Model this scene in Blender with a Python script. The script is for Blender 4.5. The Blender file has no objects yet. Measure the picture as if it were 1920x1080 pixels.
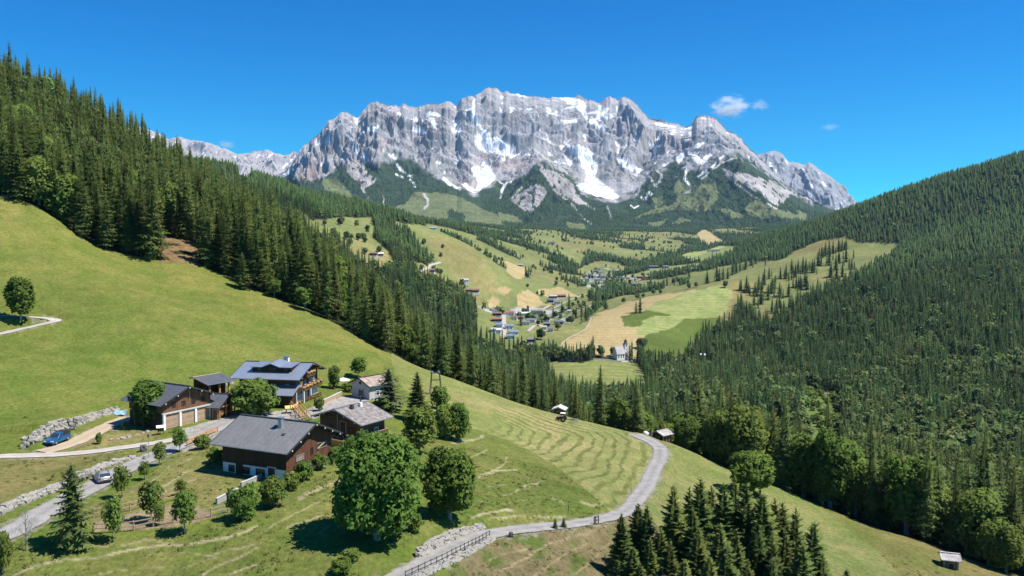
import bpy, math, random
import numpy as np
from mathutils import Vector, Matrix

# ------------------------------------------------------------------ camera, light, sky
SC = bpy.context.scene
COL = SC.collection
F = 1493.0                      # focal length in photo pixels (28 mm on a 36 mm sensor)
HOR = 455.0                     # photo row of the horizon
PITCH = math.atan((540.0 - HOR) / F)
cam_d = bpy.data.cameras.new('camera')
cam = bpy.data.objects.new('camera', cam_d)
COL.objects.link(cam)
cam_d.sensor_width = 36.0
cam_d.lens = 28.0
cam_d.clip_start = 0.5
cam_d.clip_end = 60000.0
cam.location = (0, 0, 0)
cam.rotation_euler = (math.pi / 2 - PITCH, 0, 0)
SC.camera = cam

SUN_EL, SUN_AZ = 59.0, 100.0     # azimuth clockwise from +Y (the view direction): sun stands to the right
SUN = Vector((math.cos(math.radians(SUN_EL)) * math.sin(math.radians(SUN_AZ)),
              math.cos(math.radians(SUN_EL)) * math.cos(math.radians(SUN_AZ)),
              math.sin(math.radians(SUN_EL))))
sun_d = bpy.data.lights.new('sun', 'SUN')
sun_d.energy = 4.8
sun_d.angle = math.radians(0.5)
sun_d.color = (1.0, 0.955, 0.88)
sun = bpy.data.objects.new('sun', sun_d)
COL.objects.link(sun)
sun.rotation_euler = (-SUN).to_track_quat('-Z', 'Y').to_euler()

W = bpy.data.worlds.new('World')
SC.world = W
W.use_nodes = True
nt = W.node_tree
bg = nt.nodes['Background']
sky = nt.nodes.new('ShaderNodeTexSky')
sky.sky_type = 'NISHITA'
sky.sun_disc = False
sky.sun_elevation = math.radians(SUN_EL)
sky.sun_rotation = math.radians(SUN_AZ)
sky.altitude = 1300
sky.air_density = 1.0
sky.dust_density = 0.15
sky.ozone_density = 3.0
hs = nt.nodes.new('ShaderNodeHueSaturation')
hs.inputs['Saturation'].default_value = 1.5
hs.inputs['Hue'].default_value = 0.497
nt.links.new(sky.outputs[0], hs.inputs['Color'])
tint = nt.nodes.new('ShaderNodeMix')            # the deep clear blue of mountain air
tint.data_type = 'RGBA'; tint.blend_type = 'MULTIPLY'; tint.inputs[0].default_value = 1.0
tint.inputs[7].default_value = (.10, .77, .93, 1)
nt.links.new(hs.outputs[0], tint.inputs[6])
nt.links.new(tint.outputs[2], bg.inputs['Color'])
bg.inputs['Strength'].default_value = 0.096
SC.view_settings.view_transform = 'Standard'
SC.view_settings.look = 'None'
SC.view_settings.exposure = 0.75
SC.view_settings.gamma = 1.0
SC.view_settings.use_curve_mapping = False
SC.cycles.volume_bounces = 2

HAZE = 1.9e-5                   # density of the valley air, per metre
rng = np.random.default_rng(7)
random.seed(7)

# ------------------------------------------------------------------ helpers: objects
def tag(o, label=None, cat=None, group=None, kind=None):
    if label: o['label'] = label
    if cat: o['category'] = cat
    if group: o['group'] = group
    if kind: o['kind'] = kind
    return o

def link(name, me, parent=None):
    o = bpy.data.objects.new(name, me)
    COL.objects.link(o)
    if parent is not None: o.parent = parent
    return o

def empty(name, loc, rz=0.0):
    o = bpy.data.objects.new(name, None)
    o.empty_display_size = 0.5
    COL.objects.link(o)
    o.location = loc
    o.rotation_euler = (0, 0, rz)
    return o

def np_mesh(name, V, Fc, mats=(), smooth=False, mi=None):
    """V (n,3) array, Fc (m,k) array of equal-sized faces."""
    me = bpy.data.meshes.new(name)
    V = np.ascontiguousarray(V, dtype=np.float32); Fc = np.ascontiguousarray(Fc, dtype=np.int32)
    m, k = Fc.shape
    me.vertices.add(len(V)); me.vertices.foreach_set('co', V.ravel())
    me.loops.add(m * k); me.loops.foreach_set('vertex_index', Fc.ravel())
    me.polygons.add(m)
    me.polygons.foreach_set('loop_start', np.arange(m, dtype=np.int32) * k)
    if mi is not None: me.polygons.foreach_set('material_index', np.asarray(mi, dtype=np.int32))
    me.polygons.foreach_set('use_smooth', np.full(m, smooth, dtype=bool))
    for mt in mats: me.materials.append(mt)
    me.update(calc_edges=True)
    return me

def set_col(me, name, C):
    C = np.asarray(C, dtype=np.float32)
    if C.shape[1] == 3: C = np.concatenate([C, np.ones((len(C), 1), np.float32)], 1)
    a = me.color_attributes.new(name, 'FLOAT_COLOR', 'POINT')
    a.data.foreach_set('color', np.ascontiguousarray(C).ravel())

def set_float(me, name, A):
    a = me.attributes.new(name, 'FLOAT', 'POINT')
    a.data.foreach_set('value', np.ascontiguousarray(A, dtype=np.float32))

class MB:
    """collects faces of any size into one mesh"""
    def __init__(s): s.v = []; s.f = []
    def poly(s, pts):
        n = len(s.v); s.v += [tuple(p) for p in pts]; s.f.append(tuple(range(n, n + len(pts))))
    def box(s, c, d, rz=0.0, M=None):
        n = len(s.v); hx, hy, hz = d[0] / 2, d[1] / 2, d[2] / 2
        ca, sa = math.cos(rz), math.sin(rz)
        for z in (-hz, hz):
            for x, y in ((-hx, -hy), (hx, -hy), (hx, hy), (-hx, hy)):
                p = Vector((c[0] + x * ca - y * sa, c[1] + x * sa + y * ca, c[2] + z))
                s.v.append(tuple(M @ p if M else p))
        s.f += [(n, n + 3, n + 2, n + 1), (n + 4, n + 5, n + 6, n + 7)]
        for i in range(4): s.f.append((n + i, n + (i + 1) % 4, n + 4 + (i + 1) % 4, n + 4 + i))
        return s
    def bar(s, a, b, w, h=None, up=(0, 0, 1)):
        """rectangular bar from a to b"""
        h = h or w
        a = Vector(a); b = Vector(b); d = (b - a).normalized(); u = Vector(up)
        if abs(d.dot(u)) > 0.97: u = Vector((0, 1, 0))
        x = d.cross(u).normalized() * (w / 2); y = x.cross(d).normalized() * (h / 2)
        n = len(s.v)
        for p in (a, b):
            for q in (-x - y, x - y, x + y, -x + y): s.v.append(tuple(p + q))
        s.f += [(n + 3, n + 2, n + 1, n), (n + 4, n + 5, n + 6, n + 7)]
        for i in range(4): s.f.append((n + i, n + (i + 1) % 4, n + 4 + (i + 1) % 4, n + 4 + i))
        return s
    def tube(s, pts, radii, k=7, cap=True):
        n0 = len(s.v); m = len(pts)
        for i, p in enumerate(pts):
            p = Vector(p)
            d = (Vector(pts[min(i + 1, m - 1)]) - Vector(pts[max(i - 1, 0)])).normalized()
            u = Vector((1, 0, 0)) if abs(d.x) < 0.9 else Vector((0, 1, 0))
            x = d.cross(u).normalized(); y = d.cross(x)
            for j in range(k):
                a = 2 * math.pi * j / k
                s.v.append(tuple(p + (x * math.cos(a) + y * math.sin(a)) * radii[i]))
        for i in range(m - 1):
            for j in range(k):
                s.f.append((n0 + i * k + j, n0 + i * k + (j + 1) % k, n0 + (i + 1) * k + (j + 1) % k, n0 + (i + 1) * k + j))
        if cap:
            s.f.append(tuple(n0 + j for j in reversed(range(k))))
            s.f.append(tuple(n0 + (m - 1) * k + j for j in range(k)))
        return s
    def prism(s, prof, a, b):
        """profile points (x,z) extruded along local y from a to b"""
        n = len(s.v); k = len(prof)
        for y in (a, b):
            for x, z in prof: s.v.append((x, y, z))
        s.f += [tuple(range(n, n + k)), tuple(n + k + i for i in reversed(range(k)))]
        for i in range(k): s.f.append((n + i, n + k + i, n + k + (i + 1) % k, n + (i + 1) % k))
        return s
    def mesh(s, name, mats=(), smooth=False):
        me = bpy.data.meshes.new(name)
        me.from_pydata(s.v, [], s.f)
        for m in (mats if isinstance(mats, (list, tuple)) else [mats]): me.materials.append(m)
        if smooth: me.polygons.foreach_set('use_smooth', np.ones(len(me.polygons), dtype=bool))
        bm = None
        me.update()
        return me
    def build(s, name, mat, parent=None, smooth=False):
        return link(name, s.mesh(name, mat, smooth), parent)

# ------------------------------------------------------------------ helpers: noise
def _h(ix, iy, s):
    h = (ix.astype(np.int64) * 374761393 + iy.astype(np.int64) * 668265263 + s * 1442695041) & 0xffffffff
    h = ((h ^ (h >> 13)) * 1274126177) & 0xffffffff
    h = ((h ^ (h >> 16)) * 2246822519) & 0xffffffff
    return ((h ^ (h >> 15)) & 0xffffff).astype(np.float64) / 0xffffff
def vnoise(x, y, s=0):
    """gradient noise, about -1..1"""
    x = np.asarray(x, float); y = np.asarray(y, float)
    ix = np.floor(x); iy = np.floor(y); fx = x - ix; fy = y - iy
    wx = fx ** 3 * (fx * (fx * 6 - 15) + 10); wy = fy ** 3 * (fy * (fy * 6 - 15) + 10)
    def g(a, b):
        t = _h(ix + a, iy + b, s) * 2 * np.pi
        return np.cos(t) * (fx - a) + np.sin(t) * (fy - b)
    n0 = g(0, 0) * (1 - wx) + g(1, 0) * wx
    n1 = g(0, 1) * (1 - wx) + g(1, 1) * wx
    return (n0 * (1 - wy) + n1 * wy) * 1.5
def fbm(x, y, s=0, o=4, g=0.5):
    a, t, n = 1.0, 0.0, 0.0
    for i in range(o):
        t = t + a * vnoise(x * 2 ** i + 17.3 * i, y * 2 ** i - 9.1 * i, s + i); n += a; a *= g
    return t / n
def ridged(x, y, s=0, o=4, g=0.5):
    a, t, n, w = 1.0, 0.0, 0.0, 1.0
    for i in range(o):
        r = 1 - np.abs(vnoise(x * 2 ** i + 5.7 * i, y * 2 ** i + 3.3 * i, s + i)) * 1.6
        r = np.clip(r, 0, 1) ** 2
        t = t + a * r * w; n += a; w = np.clip(r * 1.6, 0.15, 1); a *= g
    return t / n
def sstep(a, b, x):
    t = np.clip((x - a) / (b - a), 0, 1)
    return t * t * (3 - 2 * t)
def in_poly(px, py, P):
    P = np.asarray(P, float)
    r = np.zeros(px.shape, bool)
    bb = (px >= P[:, 0].min()) & (px <= P[:, 0].max()) & (py >= P[:, 1].min()) & (py <= P[:, 1].max())
    if not bb.any(): return r
    x = px[bb]; y = py[bb]; q = np.zeros(x.shape, bool)
    for i in range(len(P)):
        x0, y0 = P[i - 1]; x1, y1 = P[i]
        if y0 == y1: continue
        c = ((y0 > y) != (y1 > y)) & (x < (x1 - x0) * (y - y0) / (y1 - y0) + x0)
        q ^= c
    r[bb] = q
    return r
def dist_line(x, y, P):
    """distance to a polyline and the running length at the nearest point"""
    P = np.asarray(P, float); D = np.full(x.shape, 1e9); S = np.zeros(x.shape); L = 0.0
    for i in range(len(P) - 1):
        ax, ay = P[i]; bx, by = P[i + 1]
        ex, ey = bx - ax, by - ay; l = math.hypot(ex, ey)
        t = np.clip(((x - ax) * ex + (y - ay) * ey) / (l * l + 1e-9), 0, 1)
        d = np.hypot(x - ax - t * ex, y - ay - t * ey)
        m = d < D; D[m] = d[m]; S[m] = L + t[m] * l; L += l
    return D, S
def smooth_line(P, n=8):
    """Catmull-Rom through the points"""
    P = [np.asarray(p, float) for p in P]; Q = []
    for i in range(len(P) - 1):
        a = P[max(i - 1, 0)]; b = P[i]; c = P[i + 1]; d = P[min(i + 2, len(P) - 1)]
        for k in range(n):
            t = k / n
            Q.append(0.5 * (2 * b + (c - a) * t + (2 * a - 5 * b + 4 * c - d) * t * t + (3 * b - a - 3 * c + d) * t ** 3))
    Q.append(P[-1]); return np.array(Q)

CP, SP = math.cos(PITCH), math.sin(PITCH)
def ray(px, py):
    """direction through a photo pixel, scaled so that its Y is 1"""
    x = (px - 960.0) / F; y = (540.0 - py) / F
    Y = CP + y * SP; Z = y * CP - SP
    return x / Y, Z / Y
def project(X, Y, Z):
    d = Y * CP - Z * SP; v = Y * SP + Z * CP
    return 960 + F * X / d, 540 - F * v / d

# ------------------------------------------------------------------ materials
MATS = {}
def nodes(name):
    m = bpy.data.materials.new(name); m.use_nodes = True
    n = m.node_tree.nodes; l = m.node_tree.links
    MATS[name] = m
    return m, n, l, n['Principled BSDF']
def N(n, t, **kw):
    a = n.new(t)
    for k, v in kw.items():
        if k in a.inputs: a.inputs[k].default_value = v
        else: setattr(a, k, v)
    return a
def mixc(n, l, a, b, fac, mode='MIX'):
    m = n.new('ShaderNodeMix'); m.data_type = 'RGBA'; m.blend_type = mode
    for s, v in ((m.inputs[0], fac), (m.inputs[6], a), (m.inputs[7], b)):
        if hasattr(v, 'links'): l.new(v, s)
        else: s.default_value = v if not isinstance(v, tuple) or len(v) == 4 else (*v, 1)
    return m.outputs[2]
def noise_fac(n, l, scale, detail=3.0, rough=0.6, lo=0.35, hi=0.65, to=(0, 1), vec=None, dist=0.0):
    t = N(n, 'ShaderNodeTexNoise', Scale=scale, Detail=detail, Roughness=rough, Distortion=dist)
    if vec is not None: l.new(vec, t.inputs['Vector'])
    r = n.new('ShaderNodeMapRange'); l.new(t.outputs[0], r.inputs[0])
    r.inputs[1].default_value = lo; r.inputs[2].default_value = hi; r.inputs[3].default_value = to[0]; r.inputs[4].default_value = to[1]
    return r.outputs[0]
def mulv(n, l, col, fac):
    """colour times a float"""
    v = n.new('ShaderNodeVectorMath'); v.operation = 'SCALE'
    l.new(col, v.inputs[0]); l.new(fac, v.inputs['Scale'])
    return v.outputs[0]
def simple(name, col, rough=0.8, var=0.25, scale=2.0, metal=0.0, bump=0.0, stretch=None, spec=0.3):
    m, n, l, b = nodes(name)
    tc = n.new('ShaderNodeTexCoord'); vec = tc.outputs['Object']
    if stretch:
        mp = n.new('ShaderNodeMapping'); mp.inputs['Scale'].default_value = stretch; l.new(vec, mp.inputs[0]); vec = mp.outputs[0]
    f = noise_fac(n, l, scale, 5, 0.65, 0.25, 0.75, (1 - var, 1 + var), vec)
    rgb = n.new('ShaderNodeRGB'); rgb.outputs[0].default_value = (*col, 1)
    l.new(mulv(n, l, rgb.outputs[0], f), b.inputs['Base Color'])
    b.inputs['Roughness'].default_value = rough; b.inputs['Metallic'].default_value = metal
    b.inputs['Specular IOR Level'].default_value = spec
    if bump:
        bp = N(n, 'ShaderNodeBump', Strength=bump, Distance=0.05); l.new(f, bp.inputs['Height']); l.new(bp.outputs[0], b.inputs['Normal'])
    return m
# ------------------------------------------------------------------ the lie of the land
# surveyed points of the valley: photo column, photo row, distance in metres
CTRL = """
-500 1000 90, 0 1750 40, 960 1830 40, 1920 2250 40, -500 1700 40, 2600 2500 40,
0 1080 84, 300 1080 84, 520 1080 83, 740 1078 84, 1000 1080 95, 1200 1080 107, 1500 1080 126, 1870 1078 150, 1700 1012 162, 1460 915 185,
1350 872 198, 1260 830 207, 1190 812 213, 1050 778 224, 960 752 226, 870 718 226, 760 680 232, 640 612 242, 560 572 252, 480 545 258,
380 502 266, 300 486 264, 170 462 260, 100 402 258, 0 368 255, -300 290 252,
30 1010 90, 200 900 113, 480 890 115, 600 880 118, 400 800 145, 370 790 149, 340 830 133, 103 822 137, 560 756 166, 660 822 137, 695 746 171,
450 950 101, 300 985 95, 640 960 100, 700 1010 92, 200 772 156, 200 750 162, 250 690 180, 0 700 165, 0 790 147, 120 850 127, 0 855 126, 420 690 188,
300 600 205, 0 600 190, 150 520 222, 500 640 212, 640 690 202, 720 745 186, 820 740 195, 820 800 160, 780 850 138, 
870 1000 101, 960 987 108, 1050 980 113, 1170 962 128, 1220 900 158, 1240 842 190,
900 900 126, 900 820 160, 1000 900 136, 1100 900 150, 1100 830 186, 1180 900 158, 1000 830 178, 1150 800 212,
1020 1020 104, 1110 1000 114, 1250 960 148, 1300 900 180, 1500 1000 156, 1650 1060 142, 1380 1000 135, 1250 1040 122,
0 178 430, 120 222 440, 240 305 470, 310 350 500, -400 120 430, 200 380 330, 0 290 320, 100 340 320,
400 425 350, 500 470 330, 600 552 300, 700 632 275, 850 720 250, 1000 785 258, 1150 835 260, 400 455 300,
400 560 600, 300 560 700, 500 650 700, 700 690 650, 850 690 700, 950 690 850, 150 500 800, 0 450 800, -400 350 800,
330 318 1300, 420 320 1400, 480 338 1500, 560 368 1650, 620 376 1750, 700 395 1950, 780 412 2150, 860 428 2350,
200 330 1300, 0 300 1300, -400 200 1300, 200 400 2500, -400 300 2500,
600 420 1150, 640 460 1080, 700 490 1080, 800 505 1200, 800 450 1600, 900 470 1700, 880 545 1250, 750 540 1000, 820 580 950, 880 640 900, 900 580 1200, 
950 605 1430, 1000 585 1500, 920 565 1500, 1000 552 1700, 940 545 1550, 960 510 1900, 1000 500 2300, 920 440 2700, 1050 530 2000, 1130 522 2300, 1130 540 1950, 1200 500 2600, 
1340 470 3300, 1250 472 3000, 1000 440 3300, 1100 452 3200, 800 432 2200, 870 424 4300, 700 412 4300, 600 392 3500, 1000 432 3900, 1150 436 4100, 1250 434 4300, 1400 428 4600, 
1500 420 4800, 1330 452 3800, 300 380 4300, 0 360 4300, 1550 420 4900, 1100 434 5000, 800 420 5000, 1300 432 5000, 500 410 5000, 1700 440 4500, 1920 430 4500, 2300 420 4500,
1165 672 865, 1110 640 950, 1060 655 900, 1280 640 960, 1250 610 1060, 1200 590 1120, 1300 560 1250, 1370 530 1330, 1100 603 1120, 1200 568 1290, 1300 535 1450, 1100 572 1500, 1180 545 1800, 1290 505 2200,
1100 700 790, 1180 712 760, 1000 692 830, 1050 740 690, 1180 750 680, 1400 520 1500, 1500 490 1600, 1600 478 1620, 1680 465 1640, 1450 560 1260, 1550 560 1160, 1700 560 1080,
1600 650 900, 1800 600 900, 1800 700 720, 1600 740 700, 1450 650 960, 1350 650 1000, 1300 700 860, 1400 750 660, 1850 900 450, 1700 880 450, 1500 825 500,
1900 1000 340, 1900 800 560, 1280 770 560, 1260 905 300, 1260 845 450, 1100 890 300, 1100 840 450, 1100 765 600, 1500 985 232, 1500 925 330, 1750 1066 230, 1750 1000 330, 2000 1120 250,
1600 398 2100, 1700 366 2000, 1800 338 1950, 1920 302 1900, 2200 230 1900, 1500 427 2400, 1400 452 2700, 1320 478 2900, 1500 457 2000, 1700 432 1750, 1850 452 1400, 1850 520 1120, 1920 560 960, 1850 385 1700,
1600 440 3200, 1750 430 3200, 1920 400 3200, 2300 400 3200, 2300 1150 150, 2300 1000 350, 2300 720 700, 2300 480 1300, 2600 1200 120
"""
cp = np.array([[float(q) for q in s.split()] for s in CTRL.replace('\n', ' ').split(',') if s.strip()])
_u, _t = ray(cp[:, 0], cp[:, 1])
cu, cv, ct = _u, np.log(cp[:, 2]), _t
def _ker(du, dv): return np.sqrt(du * du + dv * dv + 0.045 ** 2)
_A = _ker(cu[:, None] - cu[None], cv[:, None] - cv[None])
_n = len(cu)
_M = np.zeros((_n + 3, _n + 3)); _M[:_n, :_n] = _A - np.eye(_n) * 0.004
_P = np.stack([np.ones(_n), cu, cv], 1); _M[:_n, _n:] = _P; _M[_n:, :_n] = _P.T
_w = np.linalg.solve(_M, np.concatenate([ct, [0, 0, 0]]))

ug = np.concatenate([np.linspace(-1.25, -0.70, 40, endpoint=False), np.linspace(-0.70, 0.70, 730, endpoint=False), np.linspace(0.70, 1.25, 41)])
vg = np.concatenate([np.linspace(math.log(38), math.log(74), 40, endpoint=False), np.linspace(math.log(74), math.log(300), 300, endpoint=False),
                     np.linspace(math.log(300), math.log(5000), 430)])
GU, GV = np.meshgrid(ug, vg, indexing='ij')
def rbf(u, v):
    u = u.ravel(); v = v.ravel(); out = np.empty(len(u))
    for i in range(0, len(u), 20000):
        a = u[i:i + 20000]; b = v[i:i + 20000]
        out[i:i + 20000] = _ker(a[:, None] - cu[None], b[:, None] - cv[None]) @ _w[:_n] + _w[_n] + _w[_n + 1] * a + _w[_n + 2] * b
    return out
# evaluate on every third line, then bilinear: the kernel is smooth
_ui = np.unique(np.r_[np.arange(0, len(ug), 3), len(ug) - 1]); _vi = np.unique(np.r_[np.arange(0, len(vg), 3), len(vg) - 1])
_T = rbf(GU[np.ix_(_ui, _vi)], GV[np.ix_(_ui, _vi)]).reshape(len(_ui), len(_vi))
def blerp(T, ua, va, u, v):
    i = np.clip(np.searchsorted(ua, u) - 1, 0, len(ua) - 2); j = np.clip(np.searchsorted(va, v) - 1, 0, len(va) - 2)
    a = np.clip((u - ua[i]) / (ua[i + 1] - ua[i]), 0, 1); b = np.clip((v - va[j]) / (va[j + 1] - va[j]), 0, 1)
    return (T[i, j] * (1 - a) + T[i + 1, j] * a) * (1 - b) + (T[i, j + 1] * (1 - a) + T[i + 1, j + 1] * a) * b
T = blerp(_T, ug[_ui], vg[_vi], GU, GV)
GY = np.exp(GV); GX = GU * GY
GZ = T * GY
# natural unevenness
rough = np.clip(GY / 400, 0.25, 6)
GZ += fbm(GX / 45, GY / 45, 3, 4) * 0.7 * np.clip(GY / 250, 0.25, 1.2) + fbm(GX / 9, GY / 9, 9, 3) * 0.13
GZ += fbm(GX / 260, GY / 260, 21, 4) * 9 * sstep(500, 2600, GY)
GZ0 = GZ.copy()
def height(x, y):
    x = np.asarray(x, float); y = np.asarray(y, float)
    return blerp(GZ, ug, vg, x / y, np.log(y))
def ground(px, py, dmin=60.0, dmax=4800.0):
    """first point of the land seen through a photo pixel between two distances"""
    u, t = ray(px, py)
    v = np.linspace(math.log(dmin), math.log(dmax), 1500); d = np.exp(v)
    g = blerp(GZ, ug, vg, np.full_like(v, u), v)
    below = (t * d <= g)
    if not below.any(): k = len(v) - 1
    else: k = int(np.argmax(below))
    if k == 0: y = d[0]
    else:
        a = t * d[k - 1] - g[k - 1]; b = t * d[k] - g[k]
        y = d[k - 1] + (d[k] - d[k - 1]) * (a / (a - b) if a != b else 0)
    return Vector((u * y, y, float(height(u * y, y))))
def gline(pts, n=8, dmin=60, dmax=4800):
    return [ground(p[0], p[1], dmin, dmax) for p in smooth_line(pts, n)]

# ---- roads and paths: centre lines traced on the land, then levelled across
def road_path(pts, width, n=10, sm=9, dmin=60, dmax=330):
    P = np.array([tuple(p) for p in gline(pts, n, dmin, dmax)])
    # resample about every 0.8 m and smooth
    s = np.r_[0, np.cumsum(np.hypot(*np.diff(P[:, :2], axis=0).T))]
    q = np.linspace(0, s[-1], max(8, int(s[-1] / 0.8)))
    P = np.stack([np.interp(q, s, P[:, i]) for i in range(3)], 1)
    k = np.ones(sm) / sm
    for _ in range(2):
        Pp = np.concatenate([np.repeat(P[:1], sm // 2, 0), P, np.repeat(P[-1:], sm // 2, 0)])
        P = np.stack([np.convolve(Pp[:, i], k, 'valid') for i in range(3)], 1)
    P[:, 2] = height(P[:, 0], P[:, 1])
    Pp = np.concatenate([np.repeat(P[:1, 2], 10), P[:, 2], np.repeat(P[-1:, 2], 10)])
    P[:, 2] = np.convolve(Pp, np.ones(21) / 21, 'valid')
    return P
def carve(P, half, blend=3.0, lift=-0.06):
    m = (GX > P[:, 0].min() - 9) & (GX < P[:, 0].max() + 9) & (GY > P[:, 1].min() - 9) & (GY < P[:, 1].max() + 9)
    x = GX[m]; y = GY[m]
    D = np.full(x.shape, 1e9); Z = np.zeros(x.shape)
    for p in P:
        d = np.hypot(x - p[0], y - p[1]); c = d < D; D[c] = d[c]; Z[c] = p[2]
    w = 1 - sstep(half, half + blend, D)
    GZ[m] = GZ[m] * (1 - w) + (Z + lift) * w
def pad(c, r, blend, z):
    d = np.hypot(GX - c[0], GY - c[1]); w = 1 - sstep(r, r + blend, d)
    GZ[:] = GZ * (1 - w) + z * w

ROADS = {}
ROADS['road'] = (road_path([(690, 1118), (748, 1083), (806, 1050), (840, 1031), (872, 1015), (908, 1002), (960, 993), (1060, 984), (1130, 974), (1175, 957), (1204, 925), (1222, 890), (1238, 858), (1238, 838), (1215, 824), (1186, 813)], 4.2), 1.72)
ROADS['farm_road'] = (road_path([(-60, 1035), (10, 1008), (75, 962), (150, 925), (215, 890), (270, 862), (330, 838), (400, 806), (455, 775)], 5.0), 2.0)
ROADS['driveway'] = (road_path([(-80, 860), (0, 856), (90, 854), (170, 848), (240, 838), (310, 828), (350, 818)], 3.0), 1.35)
ROADS['barn_track'] = (road_path([(60, 852), (120, 838), (170, 815), (215, 793), (250, 778)], 4.4), 1.9)
ROADS['meadow_path'] = (road_path([(-60, 640), (0, 626), (50, 615), (95, 606), (112, 600), (95, 595), (55, 593), (0, 593), (-50, 590)], 2.6, sm=5), 1.5)
for k, (P, h) in ROADS.items(): carve(P, h + 0.5, 2.6)

# ---- the slopes held up by boulder walls
WALL_UP = [(44, 841), (72, 827), (100, 813), (127, 803), (150, 797), (178, 785), (207, 776), (222, 772)]
WALL_LOW = [(-20, 975), (0, 964), (41, 946), (69, 935), (98, 923), (118, 915), (163, 891), (196, 876), (228, 866), (257, 859)]
WALL_ROAD = [(786, 1046), (803, 1038), (835, 1021), (876, 1001), (908, 991)]
def bank(line, h, L, back):
    P = np.array([tuple(p) for p in gline(line, 6, 60, 220)])
    m = (np.abs(GX) < 130) & (GY < 230) & (GY > 60); x = GX[m]; y = GY[m]
    D, S_ = dist_line(x, y, P[:, :2]); D2, _ = dist_line(x, y + .3, P[:, :2])
    beh = D2 > D
    tot = np.hypot(*np.diff(P[:, :2], axis=0).T).sum(); w = np.sin(np.pi * np.clip(S_ / tot, 0.02, .98)) ** .5
    inside = (S_ > .01) & (S_ < tot - .01)
    GZ[m] += np.where(beh & inside, h * w * sstep(0, back, D) * (1 - sstep(back + 1, L, D)), 0)
bank(WALL_UP, 1.7, 18, 1.2); bank(WALL_LOW, .8, 9, .7); bank(WALL_ROAD, 1.0, 9, .9)
for k in ('barn_track', 'farm_road', 'road', 'driveway'): carve(ROADS[k][0], ROADS[k][1] + .4, 1.2)
# ---- level ground under the farm buildings
def at_z(px, py, z):
    u, t = ray(px, py); y = z / t
    return Vector((u * y, y, z))
GBASE = float(height(*ground(400, 800)[:2]))
# ------------------------------------------------------------------ land cover
EDGE = np.array([(-500, 250), (0, 256), (100, 258), (170, 261), (300, 264), (345, 268), (380, 268), (480, 260), (560, 254), (640, 244), (760, 234), (870, 228), (960, 228),
                 (1050, 226), (1190, 214), (1260, 207), (1350, 199), (1460, 187), (1700, 165), (1870, 152), (2300, 140), (2700, 130)], float)
def crop(pts, ox, oy, k): return [(ox + x / k, oy + y / k) for x, y in pts]
c5 = lambda *p: crop(p, 880, 400, 3.375)
c4 = lambda *p: crop(p, 560, 380, 3.6)
c7 = lambda *p: crop(p, 1280, 280, 2.842)
c1 = lambda *p: crop(p, 0, 640, 2.454)
# class: (name, base colour)
CL = {'meadow': (.128, .158, .030), 'hayfield': (.225, .228, .078), 'mown_meadow': (.180, .198, .062), 'dry_meadow': (.168, .162, .050), 'pasture': (.130, .152, .034),
      'clearing': (.175, .145, .070), 'grain_field': (.330, .258, .122), 'cut_field': (.215, .245, .080), 'green_field': (.085, .118, .022), 'forest_floor': (.030, .036, .013),
      'village_ground': (.120, .145, .050), 'gravel_yard': (.34, .32, .285), 'paddock': (.26, .20, .12), 'valley_meadow': (.150, .168, .055), 'bank': (.19, .125, .06),
      'scrub': (.105, .155, .038)}
CN = list(CL); CI = {k: i for i, k in enumerate(CN)}
NEARP = [
    ('hayfield', [(730, 640), (760, 676), (870, 710), (960, 742), (1050, 768), (1200, 800), (1250, 835), (1230, 890), (1208, 925), (1175, 960), (1144, 962), (1101, 919), (1067, 891), (1026, 863), (972, 834), (900, 806), (850, 800), (800, 765), (752, 725), (735, 680)]),
    ('mown_meadow', [(1215, 815), (1260, 822), (1350, 862), (1457, 908), (1498, 926), (1561, 967), (1620, 1017), (1644, 1031), (1693, 1085), (1750, 1200), (1300, 1300), (1180, 960), (1215, 900), (1242, 850)]),
    ('dry_meadow', [(1440, 895), (1500, 926), (1561, 967), (1620, 1017), (1644, 1031), (1693, 1085), (1750, 1200), (2600, 1500), (2600, 1000), (1870, 1060), (1600, 960)]),
    ('clearing', [(700, 1400), (840, 1070), (900, 1018), (960, 998), (1060, 991), (1160, 972), (1215, 965), (1250, 1000), (1300, 1400)]),
    ('pasture', [(-300, 1400), (-300, 1060), (20, 1040), (120, 1015), (380, 1000), (470, 920), (560, 905), (640, 870), (660, 880), (680, 1000), (760, 1050), (700, 1085), (650, 1400)]),
    ('pasture', [(640, 880), (760, 800), (850, 803), (900, 807), (972, 835), (1026, 864), (1067, 892), (1101, 920), (1144, 958), (1130, 974), (1060, 982), (960, 988), (868, 1004), (800, 1036), (700, 1020)]),
    ('dry_meadow', [(330, 850), (410, 800), (470, 850), (480, 900), (420, 960), (330, 930), (170, 985), (110, 1010), (160, 950), (260, 905)]),
    ('dry_meadow', [(0, 860), (110, 858), (230, 848), (290, 838), (250, 862), (120, 910), (0, 955)]),
    ('dry_meadow', [(215, 835), (135, 845), (170, 822), (235, 786), (300, 800), (300, 822)]),
    ('gravel_yard', [(318, 824), (335, 806), (395, 789), (440, 778), (505, 772), (545, 768), (575, 775), (560, 790), (480, 800), (430, 806), (380, 832), (345, 848)]),
    ('gravel_yard', [(560, 775), (600, 757), (640, 744), (690, 740), (690, 752), (640, 762), (590, 785)]),
    ('paddock', [(175, 978), (300, 950), (358, 940), (395, 962), (412, 966), (358, 982), (300, 992), (178, 996)]),
    ('village_ground', [(395, 945), (430, 925), (470, 930), (470, 955), (410, 968)]),
]
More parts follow.
